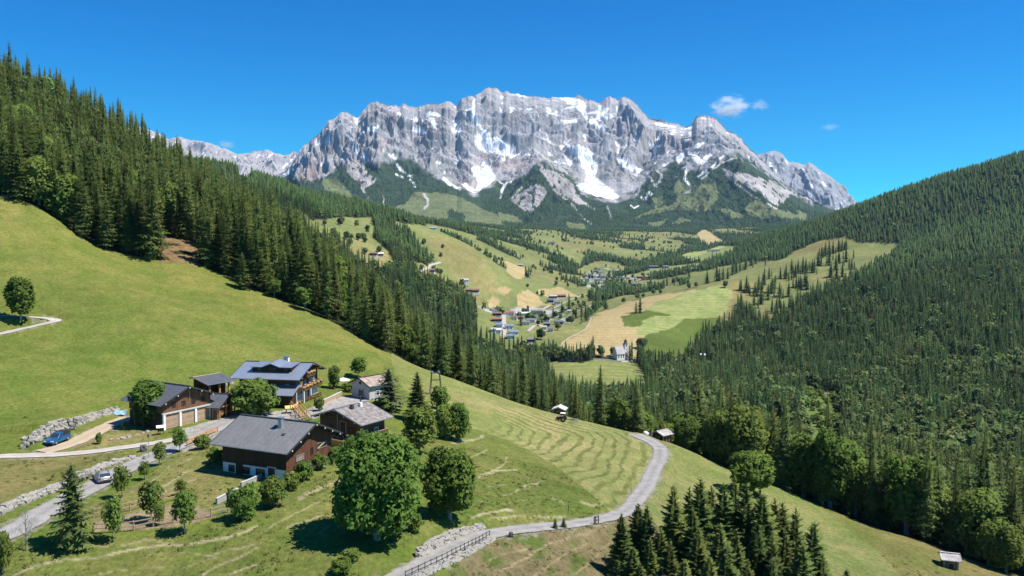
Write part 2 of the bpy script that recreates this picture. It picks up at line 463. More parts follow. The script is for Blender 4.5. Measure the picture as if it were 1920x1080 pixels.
FARP = [  # (class, dmin, dmax, polygon)
    ('valley_meadow', 900, 2400, c5((40, 590), (150, 470), (300, 470), (700, 490), (790, 560), (780, 640), (580, 780), (430, 870), (300, 860), (40, 780))),
    ('valley_meadow', 600, 2500, c5((430, 860), (560, 780), (740, 680), (770, 640), (850, 590), (520, 670), (640, 590), (800, 560), (1130, 495), (1400, 440), (1600, 375), (1800, 290), (1800, 440), (1700, 560), (1650, 700), (1500, 760), (1320, 940), (1240, 960), (1110, 900), (580, 900))),
    ('grain_field', 700, 1400, c5((590, 870), (585, 830), (640, 790), (740, 735), (775, 665), (850, 622), (1050, 545), (1400, 480), (1600, 433), (1655, 485), (1600, 660), (1350, 663), (1250, 740), (1110, 770), (1095, 850), (1060, 920), (860, 912), (700, 862), (620, 892))),
    ('cut_field', 700, 1500, c5((1100, 605), (1160, 580), (1300, 525), (1500, 465), (1600, 436), (1655, 480), (1664, 530), (1612, 600), (1603, 660), (1350, 663), (1250, 742), (1110, 772), (1055, 765), (1070, 730), (1095, 690), (1090, 665), (1290, 648))),
    ('green_field', 700, 1500, c5((965, 655), (1040, 625), (1110, 608), (1290, 646), (1092, 667), (1097, 692), (1060, 722), (988, 724))),
    ('green_field', 700, 1500, c5((1104, 772), (1250, 743), (1350, 666), (1605, 663), (1590, 710), (1500, 745), (1320, 915), (1240, 945), (1110, 885), (1100, 830))),
    ('mown_meadow', 500, 860, c5((380, 905), (480, 930), (720, 945), (800, 922), (1030, 926), (1095, 990), (1135, 1090), (1135, 1160), (600, 1160), (480, 1010))),
    ('grain_field', 1200, 3000, c5((295, 520), (370, 482), (430, 520), (470, 570), (505, 578), (420, 615), (305, 602))),
    ('grain_field', 1200, 3000, c5((430, 480), (600, 468), (690, 520), (560, 545), (500, 530), (440, 512))),
    ('grain_field', 1200, 3000, c5((140, 473), (240, 468), (272, 490), (222, 522), (188, 512))),
    ('grain_field', 1200, 3000, c5((118, 562), (160, 525), (192, 540), (182, 602), (118, 602))),
    ('valley_meadow', 1200, 3600, c5((330, 430), (400, 400), (390, 358), (480, 378), (620, 428), (695, 457), (570, 472), (430, 442))),
    ('grain_field', 1200, 3600, c5((205, 298), (250, 308), (350, 348), (347, 402), (300, 417), (238, 372))),
    ('valley_meadow', 1200, 3600, c5((590, 470), (760, 478), (742, 512), (680, 522))),
    ('valley_meadow', 1200, 3600, c5((860, 478), (1000, 430), (1200, 418), (1400, 380), (1500, 360), (1480, 410), (1250, 470), (1100, 490))),
    ('cut_field', 1500, 4000, c5((978, 397), (1150, 353), (1400, 318), (1475, 308), (1452, 352), (1190, 392), (1040, 407))),
    ('cut_field', 1500, 4400, c5((1310, 277), (1370, 253), (1600, 208), (1695, 203), (1662, 242), (1540, 302), (1400, 312))),
    ('valley_meadow', 1800, 4600, c5((340, 150), (520, 96), (640, 150), (830, 170), (900, 180), (960, 220), (1195, 238), (1172, 292), (980, 302), (800, 240), (660, 208), (500, 232), (345, 192))),
    ('valley_meadow', 1800, 4400, c5((500, 240), (680, 238), (742, 270), (702, 342), (620, 292))),
    ('valley_meadow', 1700, 4000, c5((660, 372), (800, 300), (960, 318), (1005, 352), (800, 392))),
    ('valley_meadow', 2200, 4900, c5((1100, 180), (1200, 148), (1372, 180), (1302, 252), (1100, 222))),
    ('grain_field', 2200, 4900, c5((1438, 130), (1480, 92), (1615, 182), (1500, 198), (1450, 172))),
    ('village_ground', 1100, 1900, c5((60, 590), (300, 600), (500, 580), (640, 600), (640, 700), (540, 750), (450, 850), (300, 840), (150, 790), (60, 740))),
    ('village_ground', 1900, 2800, c5((690, 420), (760, 370), (850, 330), (960, 350), (900, 400), (1100, 390), (1160, 405), (900, 445), (860, 480), (720, 470))),
    ('valley_meadow', 700, 1700, c4((0, 40), (100, 125), (300, 98), (500, 105), (512, 200), (520, 250), (602, 328), (642, 400), (675, 475), (560, 445), (440, 410), (360, 330), (270, 270), (130, 210), (40, 140))),
    ('valley_meadow', 800, 1900, c4((740, 395), (870, 415), (970, 395), (1005, 440), (1100, 495), (1165, 560), (1080, 610), (980, 570), (880, 510), (795, 500))),
    ('valley_meadow', 1200, 4200, c4((790, 128), (1000, 168), (1255, 238), (1160, 254), (950, 214), (880, 192))),
    ('valley_meadow', 800, 1900, c4((1070, 615), (1230, 628), (1245, 705), (1150, 690))),
    ('valley_meadow', 1500, 3800, c4((1228, 325), (1325, 338), (1332, 402), (1240, 382))),
    ('valley_meadow', 1200, 3800, c4((1545, 350), (1680, 380), (1640, 410), (1570, 400))),
    ('valley_meadow', 900, 2600, c7((-60, 770), (130, 648), (320, 598), (430, 600), (520, 588), (730, 490), (865, 466), (930, 498), (1160, 505), (1145, 562), (1000, 645), (905, 690), (760, 750), (640, 800), (540, 860), (430, 930), (330, 850), (262, 760), (200, 720), (0, 760))),
    ('scrub', 380, 900, crop([(270, 232), (435, 240), (430, 340), (425, 480), (420, 640), (330, 660), (290, 500), (235, 360)], 1400, 640, 2.454)),
    ('scrub', 380, 900, crop([(70, 400), (140, 375), (225, 375), (215, 470), (190, 540), (110, 520)], 1400, 640, 2.454)),
]
ALLP_MEADOW = [((-500, 0), (345, 0))]
def cover(X, Y):
    """land-cover class index at points of the land"""
    Z = height(X, Y); px, py = project(X, Y, Z)
    C = np.full(X.shape, CI['forest_floor'], int)
    j = 5 * vnoise(X / 30, Y / 30, 40) * np.clip(1000 / Y, 0, 1) + 3 * vnoise(X / (0.02 * Y + 2), Y / (0.02 * Y + 2), 41) * (Y > 300)
    E = np.interp(px, EDGE[:, 0], EDGE[:, 1])
    near = Y < E
    C[near] = CI['meadow']
    nx = px + 1.5 * vnoise(X / 2, Y / 2, 5); ny = py + 1.0 * vnoise(X / 2, Y / 2, 6)
    idx = np.where(near)[0] if X.ndim == 1 else np.where(near)
    for nm, P in NEARP:
        q = in_poly(nx, ny, P) & (Y < E + 3)
        C[q] = CI[nm]
    far = Y > 340
    vx = X + .35 * Y
    pat = fbm(vx / 330 + .3 * vnoise(X / 150, Y / 150, 43), Y / 190, 44, 4)
    ax = np.interp(Y, [900, 1300, 1700, 2300, 3000, 4500], [1000, 960, 930, 960, 1000, 1080]); wd = np.interp(Y, [900, 1300, 1700, 2300, 3000, 4500], [90, 130, 220, 260, 330, 450])
    q = far & (Y > 900) & (pat < .07 - 1.0 * sstep(.55, 1.25, np.abs(px - ax) / wd))
    C[q] = CI['valley_meadow']
    fx = px + j; fy = py + 0.5 * j
    for nm, a, b, P in FARP:
        q = far & (Y > a) & (Y < b)
        if not q.any(): continue
        q &= in_poly(fx, fy, P)
        C[q] = CI[nm]
    # the bare earth bank at the foot of the forest
    q = (Y > E - 3) & (Y < E + 26) & (px > 296) & (px < 372) & (vnoise(X / 7, Y / 7, 8) > -0.35)
    C[q] = CI['bank']
    return C
CLS = cover(GX.ravel(), GY.ravel()).reshape(GX.shape)
col = np.array([CL[k] for k in CN])[CLS]
gpx, gpy = project(GX, GY, GZ)
def mot(s, sc, o=3): return fbm(GX / sc, GY / sc, s, o)
isn = GY < 300
# broad mottling of the grass: lush and dry patches, clover, flowers
m1 = mot(50, 16)[..., None]; m2 = mot(51, 4.2)[..., None]; m3 = mot(52, 90)[..., None]
grass = np.isin(CLS, [CI[k] for k in ('meadow', 'hayfield', 'mown_meadow', 'dry_meadow', 'pasture', 'valley_meadow', 'green_field', 'cut_field')])[..., None]
dry = np.array([1.40, 1.15, 1.45]); lush = np.array([0.72, 0.89, 0.66])
k = np.clip(m1 * 1.35 + m2 * 0.95 + .5 * mot(53, 1.6)[..., None], -1.2, 1.2)
tint = np.where(k > 0, 1 + (dry - 1) * k, 1 - (lush - 1) * k * 1.0 * -1 * -1)
tint = np.where(k > 0, 1 + (dry - 1) * k, 1 + (lush - 1) * (-k))
big = 1 + 0.22 * m3
col = np.where(grass, col * tint * big, col * (1 + 0.22 * m2))
# upper-left meadow a touch yellower, rough grass near the forest edge
up = sstep(195, 235, GY) * (CLS == CI['meadow']); col = col * (1 + up[..., None] * np.array([0.16, 0.03, 0.15]))
# pasture: cattle tracks running along the slope, bare patches
def track(P, wid, strength, c=(.36, .31, .18)):
    global col
    q = smooth_line(P, 6)
    sel = (GY < 260) & (gpx > q[:, 0].min() - 30) & (gpx < q[:, 0].max() + 30) & (gpy > q[:, 1].min() - 30) & (gpy < q[:, 1].max() + 30)
    if not sel.any(): return
    D, _ = dist_line(gpx[sel] + 4 * vnoise(GX[sel] / 3, GY[sel] / 3, 61), (gpy[sel] + 2 * vnoise(GX[sel] / 3, GY[sel] / 3, 62)) * 1.0, q)
    n = 0.5 + 0.9 * vnoise(GX[sel] / 1.5, GY[sel] / 1.5, 63) + 0.5 * vnoise(GX[sel] / 6, GY[sel] / 6, 64)
    wid = wid * .62
    w = (1 - sstep(wid * 0.3, wid * 1.5, D)) * np.clip(n + strength - 0.3, 0, 1) * min(1, strength + .2)
    col[sel] = col[sel] * (1 - w[:, None]) + np.array(c) * w[:, None]
for P, w_, s_ in [
    (c1((60, 1080), (160, 1040), (280, 1010), (440, 995), (600, 960), (740, 940), (850, 935), (960, 920), (1080, 890), (1178, 850)), 4, .9),
    (c1((560, 940), (680, 915), (760, 930), (850, 935)), 3, .6),
    (c1((930, 1075), (1010, 1030), (1090, 1000), (1178, 950)), 3, .8), (c1((1050, 1080), (1110, 1050), (1178, 1030)), 3, .8), (c1((760, 990), (850, 970), (960, 985), (1060, 960), (1178, 930)), 2.5, .5),
    (c1((250, 975), (330, 960), (420, 945), (520, 940)), 3, .6), (c1((460, 1070), (600, 1045), (760, 1040)), 2, .45), (c1((850, 1050), (940, 1010), (1000, 990)), 2.5, .5),
    (c1((700, 650), (740, 610), (790, 570), (880, 540)), 2.5, .55), (c1((730, 685), (800, 640), (860, 600), (930, 585)), 2.5, .6), (c1((745, 700), (830, 660), (900, 630)), 2.5, .55), (c1((600, 690), (700, 680), (760, 660)), 2, .4),
    ([(560, 935), (600, 915), (640, 900)], 6, .7), ([(540, 990), (590, 970), (640, 960)], 3, .6), ([(490, 1000), (560, 960), (600, 940)], 2.5, .5), ([(600, 1000), (620, 985), (640, 975)], 3, .5),
    ([(850, 830), (880, 826), (905, 818)], 4, .7), ([(868, 868), (890, 855), (912, 844)], 2.5, .5), ([(900, 890), (940, 875), (952, 858)], 2.5, .65), ([(900, 895), (925, 885), (970, 880)], 3, .7),
    ([(900, 966), (925, 960), (950, 955), (975, 965)], 4, .8), ([(920, 972), (980, 968), (1060, 970)], 3, .7), ([(970, 920), (1000, 905), (1010, 912)], 3, .6), ([(940, 930), (990, 915), (1020, 900)], 2, .4), ([(880, 975), (900, 965), (930, 960)], 3, .6),
    ([(1035, 935), (1050, 940), (1060, 945)], 4, .55), ([(1090, 940), (1110, 948), (1128, 944)], 4, .55), ([(850, 905), (900, 912), (960, 908)], 2, .35), ([(880, 935), (930, 945), (1000, 935)], 2, .35)]:
    track(P, w_, s_)
# clearing below the road: brown brush, green weeds, pale tracks
q = CLS == CI['clearing']
g1 = sstep(-0.05, 0.35, fbm(GX / 5, GY / 5, 71, 4)[q] + 0.25 * vnoise(GX[q] / 25, GY[q] / 25, 72))[:, None]
col[q] = col[q] * (1 - g1) + np.array([.085, .115, .025]) * g1
for P, w_, s_ in [([(920, 1080), (980, 1050), (1030, 1020), (1100, 1000), (1140, 985)], 4, .7), ([(1000, 1080), (1060, 1040), (1100, 1020)], 3, .6), ([(900, 1060), (940, 1040), (990, 1030)], 3, .6), ([(1080, 1075), (1120, 1040), (1150, 1010)], 3, .6)]:
    track(P, w_, s_, (.30, .23, .14))
q = CLS == CI['bank']; col[q] = col[q] * (1 + 0.4 * vnoise(GX[q] / 2, GY[q] / 2, 81)[:, None])
# paved and gravelled spots of the villages
q = CLS == CI['village_ground']; g1 = sstep(0.05, 0.25, vnoise(GX[q] / 45, GY[q] / 45, 90))[:, None]
col[q] = col[q] * (1 - g1) + np.array([.33, .32, .30]) * g1
for kk, (P_, h_) in ROADS.items():
    sel = (GX > P_[:, 0].min() - 6) & (GX < P_[:, 0].max() + 6) & (GY > P_[:, 1].min() - 6) & (GY < P_[:, 1].max() + 6)
    D_, _ = dist_line(GX[sel], GY[sel], P_[::2, :2]); w = (1 - sstep(h_ - .1, h_ + .9, D_ + 1.1 * vnoise(GX[sel] / 1.3, GY[sel] / 1.3, 91) + .6 * vnoise(GX[sel] / 5, GY[sel] / 5, 92))) * .85
    col[sel] = col[sel] * (1 - w[:, None]) + np.array([.27, .25, .18]) * w[:, None]
# far fields: machine lines of the last cut
q = np.isin(CLS, [CI['grain_field'], CI['cut_field'], CI['mown_meadow']]) & (GY > 500)
col[q] *= (1 + 0.10 * np.sin(GY[q] / 2.6 + 2 * vnoise(GX[q] / 90, GY[q] / 90, 95)) + 0.16 * fbm(GX[q] / 60, GY[q] / 60, 96, 4))[:, None]
q = CLS == CI['valley_meadow']
col[q] *= np.clip(1 + 0.28 * fbm(GX[q] / 120, GY[q] / 120, 97, 4), .6, 1.5)[:, None] * (1 + np.array([.22, 0, .1]) * sstep(0, .5, vnoise(GX[q] / 200, GY[q] / 200, 98))[:, None])
col = np.clip(col, .006, .8)
q = CLS == CI['hayfield']; w = (1 - sstep(760, 1000, gpx[q] + 30 * vnoise(GX[q] / 12, GY[q] / 12, 93)))[:, None] * .6; col[q] = col[q] * (1 - w) + np.array([.150, .168, .040]) * w
# hay swaths follow the road and the upper rim of the field
hayrim = [tuple(p)[:2] for p in gline([(740, 640), (760, 681), (870, 720), (960, 754), (1050, 780), (1150, 805)], 6, 150, 300)]
hayroad = [tuple(p[:2]) for p in ROADS['road'][0][::3]]
sw = np.zeros(GX.shape); hq = CLS == CI['hayfield']
d1, _ = dist_line(GX[hq], GY[hq], hayrim); d2, _ = dist_line(GX[hq], GY[hq], hayroad)
sw[hq] = np.minimum(d1, d2 * 0.85) + 1.6 * vnoise(GX[hq] / 14, GY[hq] / 14, 99) + .5 * vnoise(GX[hq] / 3.5, GY[hq] / 3.5, 98)
swm = np.zeros(GX.shape); swm[hq] = sstep(880, 960, gpx[hq] + 25 * vnoise(GX[hq] / 20, GY[hq] / 20, 100))

def ground_mat():
    m, n, l, b = nodes('ground_cover')
    at = N(n, 'ShaderNodeAttribute', attribute_name='cover'); geo = n.new('ShaderNodeNewGeometry')
    P = geo.outputs['Position']
    f1 = noise_fac(n, l, 1.3, 6, 0.78, 0.3, 0.7, (0.58, 1.42), P)
    f2 = noise_fac(n, l, 0.22, 5, 0.65, 0.3, 0.7, (0.86, 1.14), P)
    c = mulv(n, l, mulv(n, l, at.outputs['Color'], f1), f2)
    # hay swaths
    sa = N(n, 'ShaderNodeAttribute', attribute_name='swath'); sm = N(n, 'ShaderNodeAttribute', attribute_name='swath_mask')
    w = n.new('ShaderNodeMath'); w.operation = 'MULTIPLY'; l.new(sa.outputs['Fac'], w.inputs[0]); w.inputs[1].default_value = 2 * math.pi / 2.5
    s = n.new('ShaderNodeMath'); s.operation = 'SINE'; l.new(w.outputs[0], s.inputs[0])
    mr = n.new('ShaderNodeMapRange'); l.new(s.outputs[0], mr.inputs[0]); mr.inputs[1].default_value = 0.25; mr.inputs[2].default_value = 0.85; mr.inputs[3].default_value = 0; mr.inputs[4].default_value = 1
    nz = noise_fac(n, l, 0.35, 4, 0.7, 0.3, 0.65, (0.2, 1), P)
    k = n.new('ShaderNodeMath'); k.operation = 'MULTIPLY'; l.new(mr.outputs[0], k.inputs[0]); l.new(sm.outputs['Fac'], k.inputs[1])
    k2 = n.new('ShaderNodeMath'); k2.operation = 'MULTIPLY'; l.new(k.outputs[0], k2.inputs[0]); l.new(nz, k2.inputs[1])
    c = mixc(n, l, c, (.098, .112, .028), k2.outputs[0])
    l.new(c, b.inputs['Base Color']); b.inputs['Roughness'].default_value = 0.95; b.inputs['Specular IOR Level'].default_value = 0.12
    bp = N(n, 'ShaderNodeBump', Strength=0.75, Distance=0.35); l.new(f1, bp.inputs['Height']); l.new(bp.outputs[0], b.inputs['Normal'])
    return m
GM = ground_mat()
nu, nv = GX.shape
ii = (np.arange(nu - 1)[:, None] * nv + np.arange(nv - 1)[None, :]).ravel()
QUADS = np.stack([ii, ii + nv, ii + nv + 1, ii + 1], 1)
VV = np.stack([GX.ravel(), GY.ravel(), GZ.ravel()], 1)
colf = col.reshape(-1, 3); fcls = CLS.ravel()[QUADS[:, 0]]
GNAMES = {'village_ground': 'village_ground'}
for ci, nm in enumerate(CN):
    fs = QUADS[fcls == ci]
    if len(fs) == 0: continue
    us, inv = np.unique(fs, return_inverse=True)
    me = np_mesh(nm, VV[us], inv.reshape(-1, 4), [GM], True)
    set_col(me, 'cover', colf[us])
    set_float(me, 'swath', sw.ravel()[us]); set_float(me, 'swath_mask', swm.ravel()[us])
    tag(link(nm, me), kind='structure')

# ---- roads
def strip(name, P, half, mat, lift=0.05, nx=5):
    V = []; Fc = []
    for i, p in enumerate(P):
        d = P[min(i + 1, len(P) - 1)] - P[max(i - 1, 0)]; d = d[:2] / (np.hypot(*d[:2]) + 1e-9); s = np.array([d[1], -d[0]])
        wob = 0.26 * vnoise(np.array([i * 0.45]), np.array([half]), 11)[0]; wob2 = 0.26 * vnoise(np.array([i * 0.45]), np.array([half + 9]), 12)[0]
        for k in range(nx):
            a = -1 + 2 * k / (nx - 1)
            h = half + (wob if a < 0 else wob2)
            V.append((p[0] + s[0] * a * h, p[1] + s[1] * a * h, p[2] + lift + 0.05 * (1 - a * a)))
    for i in range(len(P) - 1):
        for k in range(nx - 1):
            a = i * nx + k; Fc.append((a, a + 1, a + nx + 1, a + nx))
    me = np_mesh(name, np.array(V), np.array(Fc)[:, ::-1], [mat], True)
    set_float(me, 'across', np.tile(np.linspace(-1, 1, nx), len(P)))
    return tag(link(name, me), kind='structure')
def road_mat(name, c0, c1, rut):
    m, n, l, b = nodes(name)
    geo = n.new('ShaderNodeNewGeometry'); P = geo.outputs['Position']
    f = noise_fac(n, l, 0.5, 6, 0.7, 0.3, 0.7, (0, 1), P); g = noise_fac(n, l, 6.0, 4, 0.7, 0.3, 0.7, (0.8, 1.2), P)
    c = mulv(n, l, mixc(n, l, c0, c1, f), g)
    at = N(n, 'ShaderNodeAttribute', attribute_name='across')
    ab = n.new('ShaderNodeMath'); ab.operation = 'ABSOLUTE'; l.new(at.outputs['Fac'], ab.inputs[0])
    # worn wheel tracks between a dusty crown and dusty verges
    cr = n.new('ShaderNodeValToRGB'); l.new(ab.outputs[0], cr.inputs[0])
    e = cr.color_ramp.elements; e[0].position = 0.0; e[0].color = (rut, rut, rut, 1); e[1].position = 1.0; e[1].color = (rut * 1.05, rut, rut * .9, 1)
    x = e.new(0.45); x.color = (1, 1, 1, 1); x = e.new(0.75); x.color = (1, 1, 1, 1)
    l.new(mixc(n, l, c, cr.outputs[0], 1.0, 'MULTIPLY'), b.inputs['Base Color'])
    b.inputs['Roughness'].default_value = 0.9
    bp = N(n, 'ShaderNodeBump', Strength=0.3, Distance=0.05); l.new(g, bp.inputs['Height']); l.new(bp.outputs[0], b.inputs['Normal'])
    return m
asph = road_mat('weathered_asphalt', (.20, .188, .175), (.33, .312, .29), 0.80)
grav = road_mat('pale_gravel', (.36, .32, .27), (.45, .41, .36), 0.82)
dirt = road_mat('tan_dirt', (.36, .28, .18), (.42, .34, .24), 0.85)
for (k, (P, h)), nm, mt in zip(ROADS.items(), ('road', 'farm_road', 'driveway', 'dirt_track', 'meadow_path'), (asph, asph, grav, dirt, grav)):
    strip(nm, P, h, mt)
# ------------------------------------------------------------------ the limestone massif and the ridges beyond
c1m = lambda *p: crop(p, 240, 140, 3.177)
c2m = lambda *p: crop(p, 780, 140, 3.6)
c3m = lambda *p: crop(p, 1150, 140, 3.6)
RIDGE = [(480, 345), (520, 330), (545, 318), (555, 300), (564, 285), (580, 266), (599, 256), (611, 241), (621, 226), (632, 223), (640, 212), (655, 210), (664, 214), (673, 219), (681, 211), (693, 197), (709, 190), (716, 194), (728, 197), (744, 197), (752, 200), (763, 197), (778, 204), (786, 201), (794, 197), (807, 197), (816, 197), (824, 194), (832, 193), (840, 189), (849, 190), (858, 195), (866, 184), (880, 181), (891, 180), (902, 175), (910, 168), (919, 164), (926, 165), (933, 166), (947, 172), (960, 173), (974, 175), (1002, 179), (1030, 182), (1045, 181), (1058, 180), (1074, 181), (1083, 176), (1091, 180), (1099, 186), (1112, 188), (1122, 191), (1132, 184), (1141, 179), (1148, 183), (1155, 187), (1162, 183), (1169, 182), (1175, 183), (1180, 186), (1190, 196), (1197, 205), (1211, 218), (1227, 227), (1247, 229), (1262, 232), (1275, 236), (1285, 235), (1292, 233), (1298, 226), (1303, 221), (1310, 219), (1317, 218), (1327, 219), (1336, 221), (1343, 228), (1350, 236), (1358, 242), (1367, 247), (1376, 253), (1386, 259), (1397, 276), (1417, 292), (1440, 315), (1480, 350), (1520, 375), (1580, 400), (1660, 420)]
DARK = [(480, 330), (560, 328), (589, 335), (612, 320), (643, 305), (665, 300), (687, 303), (743, 299), (762, 296), (780, 304), (816, 332), (863, 348), (891, 366), (915, 350), (935, 336), (960, 338), (988, 320), (1013, 297), (1044, 312), (1080, 335), (1090, 362), (1155, 374), (1197, 360), (1213, 329), (1252, 312), (1265, 300), (1285, 312), (1320, 318), (1344, 300), (1386, 285), (1400, 292), (1450, 331), (1483, 357), (1519, 373), (1600, 392)]
RP = np.array(RIDGE, float); DK = np.array(DARK, float)
mpx = np.linspace(482, 1655, 780); ms = np.linspace(-0.02, 1.16, 380)
MP, MS = np.meshgrid(mpx, ms, indexing='ij')
mu = (MP - 960) / F / CP                       # X / Y of each column
Yr = np.interp(MP, [480, 560, 640, 720, 920, 1100, 1200, 1320, 1400, 1660], [6500, 6500, 6700, 7000, 7300, 7500, 7400, 7100, 6700, 5800]) + 160 * vnoise(MP / 60, MP * 0 + 3, 5)
Y0 = 4650.0
MY = Y0 + (Yr - Y0) * MS; MX = mu * MY
yr = np.interp(MP, RP[:, 0], RP[:, 1]) + 1.6 * vnoise(MP / 5, MP * 0 + .5, 6) + 2.2 * vnoise(MP / 14, MP * 0 + .5, 7); tr = ray(MP, yr)[1]; zr = tr * Yr
tb = ray(MP, 434.0)[1]; z0 = tb * Y0
S = np.clip(MS, 0, 1)
wall = np.interp(MP, [480, 600, 700, 860, 900, 1000, 1110, 1200, 1300, 1660], [.46, .48, .50, .54, .58, .56, .62, .54, .52, .4])     # where the cliffs start
g = np.where(S < wall, 0.37 * (S / wall) ** 1.2, 0.37 + 0.63 * (1 - (1 - (S - wall) / (1 - wall)) ** 1.12))
zw = z0 + (zr - z0) * g
zw = np.where(MS > 1, zr - (MS - 1) * (Yr - Y0) * 0.35, zw)
# flutes, buttresses and gullies of the wall
kx = np.interp(MP, [480, 600, 760, 900, 1000, 1120, 1250, 1400, 1660], [.4, .9, 1.1, .8, .35, -.15, -.25, -.6, -.5])
wx = MX + kx * zw + 130 * fbm(MX / 800, MY / 800, 31, 3) + 85 * fbm(MX / 210, zw / 170, 30, 3)
env = sstep(-0.14, 0.10, S - wall) * (1 - 0.80 * sstep(0.78, 1.0, MS) * (MS <= 1)) * np.where(MS > 1, .10, 1)
wy = MY + 120 * fbm(MX / 500, MY / 500, 29, 3)
fl = (0.52 - ridged(wx / 760, wy / 1500, 33, 5, 0.52)) * 260
fl += (ridged(wx / 420 + 3.1, wy / 640, 39, 5, 0.55) - 0.45) * 230
fl += (0.5 - ridged(wx / 170 + 0.4 * fbm(MX / 150, MY / 150, 36, 2), wy / 230, 34, 4, 0.55)) * 84
fl += (ridged(wx / 62, MY / 80, 35, 3, 0.6) - 0.45) * 30 + fbm(MX / 28, MY / 28, 37, 3) * 14
# ledges of the bedding
band = fbm(MX / 900, MY / 900, 38, 2) * 60
zz = zw + env * fl
step = 85.0
q = (zz + band + 0.35 * MX) / step; fr = q - np.floor(q)
zz = zz + env * (sstep(0.25, 0.85, fr) - fr) * step * 0.22
Z = zz
def spur(crest, k, seed, amp):
    """a buttress: crest points (column, row, distance), sides falling with gradient k"""
    global Z
    C = []
    for a, b, d in crest:
        u, t = ray(a, b); C.append((u * d, d, t * d))
    C = np.array(C); Q = np.concatenate([np.linspace(C[i], C[i + 1], 24, endpoint=False) for i in range(len(C) - 1)])
    best = np.full(Z.shape, -1e9)
    L = np.cumsum(np.r_[0, np.hypot(*np.diff(Q[:, :2], axis=0).T)])
    n1 = amp * (ridged(MX / 260, MY / 260, seed, 4, .6) - .5) + amp * .5 * fbm(MX / 60, MY / 60, seed + 7, 3)
    for i in range(len(Q)):
        d = np.hypot(MX - Q[i, 0], MY - Q[i, 1])
        best = np.maximum(best, Q[i, 2] - k * d)
    dd = sstep(0, 250, (np.interp(MX * 0, [0], [0]) + 1) * 250)
    best = best + n1 * sstep(0, 120, np.abs(best - Q[:, 2].max()) + 40)
    # soft maximum
    h = np.clip(0.5 + 0.5 * (best - Z) / 45, 0, 1)
    Z = Z * (1 - h) + best * h + 45 * h * (1 - h)
spur([(985, 262, 6500), (1000, 283, 6250), (1013, 297, 5950), (1006, 335, 5600), (1000, 380, 5150), (1000, 420, 4800)], 0.72, 50, 70)
spur([(930, 275, 6650), (950, 300, 6300), (925, 330, 6000)], 0.8, 53, 60)
spur([(1290, 262, 6500), (1342, 268, 6050), (1386, 269, 5850), (1400, 290, 5700), (1422, 312, 5600), (1450, 330, 5480), (1483, 357, 5300), (1519, 374, 5150), (1580, 392, 4950)], 0.55, 56, 60)
spur([(1260, 300, 6300), (1225, 318, 6000), (1215, 350, 5600)], 0.7, 58, 60)
spur([(720, 262, 6500), (690, 296, 6100), (645, 309, 5800), (592, 336, 5500), (555, 350, 5300)], 0.6, 59, 70)
spur([(820, 300, 6400), (800, 330, 6000), (780, 360, 5500)], 0.6, 61, 50)
spur([(1120, 372, 5600), (1150, 395, 5100)], 0.5, 63, 30)
# keep the surveyed skyline: nothing in front of the crest may stand above it
cap = MY * (tr - .05 * np.clip(1 - MS, 0, 1)); ex = Z - cap
Z = np.where((MS < 1) & (ex > -30), cap - 30 * np.exp(-np.clip(ex + 30, 0, None) / 30) , Z)
px, py = project(MX, MY, Z)
MZ = Z
slope_x = np.gradient(MZ, axis=0) / np.maximum(np.gradient(MX, axis=0), 1); slope_y = np.gradient(MZ, axis=1) / np.maximum(np.gradient(MY, axis=1), .5)
steep = np.hypot(slope_x, slope_y)
def blur(a, n):
    k = np.ones(n) / n
    a = np.apply_along_axis(lambda r: np.convolve(np.pad(r, n // 2, 'edge'), k, 'valid'), 0, a)
    return np.apply_along_axis(lambda r: np.convolve(np.pad(r, n // 2, 'edge'), k, 'valid'), 1, a)
hollow = blur(MZ, 15) - MZ                     # positive in gullies
hollow2 = blur(MZ, 31) - MZ
# ---- what covers it
rock = np.array([.345, .335, .338])[None, None] * (1 + .22 * fbm(MX / 120, MZ / 60, 70, 4) + .12 * vnoise(MX / 25, MZ / 25, 71))[..., None]
pk = sstep(.1, .45, fbm(MX / 420, MZ / 240, 72, 3))[..., None]; rock = rock * (1 - .55 * pk) + rock * np.array([1.16, .97, .90]) * .55 * pk
dkb = sstep(.05, .4, fbm(MX / 260, MZ / 420, 73, 4))[..., None]; rock = rock * (1 - .30 * dkb)
jx = px + 5 * vnoise(MX / 90, MZ / 90, 74) + 2.5 * vnoise(MX / 28, MZ / 28, 75); jy = py + 3.5 * vnoise(MX / 90, MZ / 90, 76) + 1.8 * vnoise(MX / 28, MZ / 28, 77)
mcol = rock
dkl = np.interp(jx, DK[:, 0], DK[:, 1])
veg = sstep(-4, 7, jy - dkl + 14 * fbm(MX / 170, MY / 170, 78, 4) - 6 * sstep(1.2, 2.4, steep))
vg_ = np.array([.040, .064, .032]) * (1 + .35 * fbm(MX / 80, MY / 80, 79, 3))[..., None]
mcol = mcol * (1 - veg[..., None]) + vg_ * veg[..., None]
GR = np.array([.140, .162, .068])
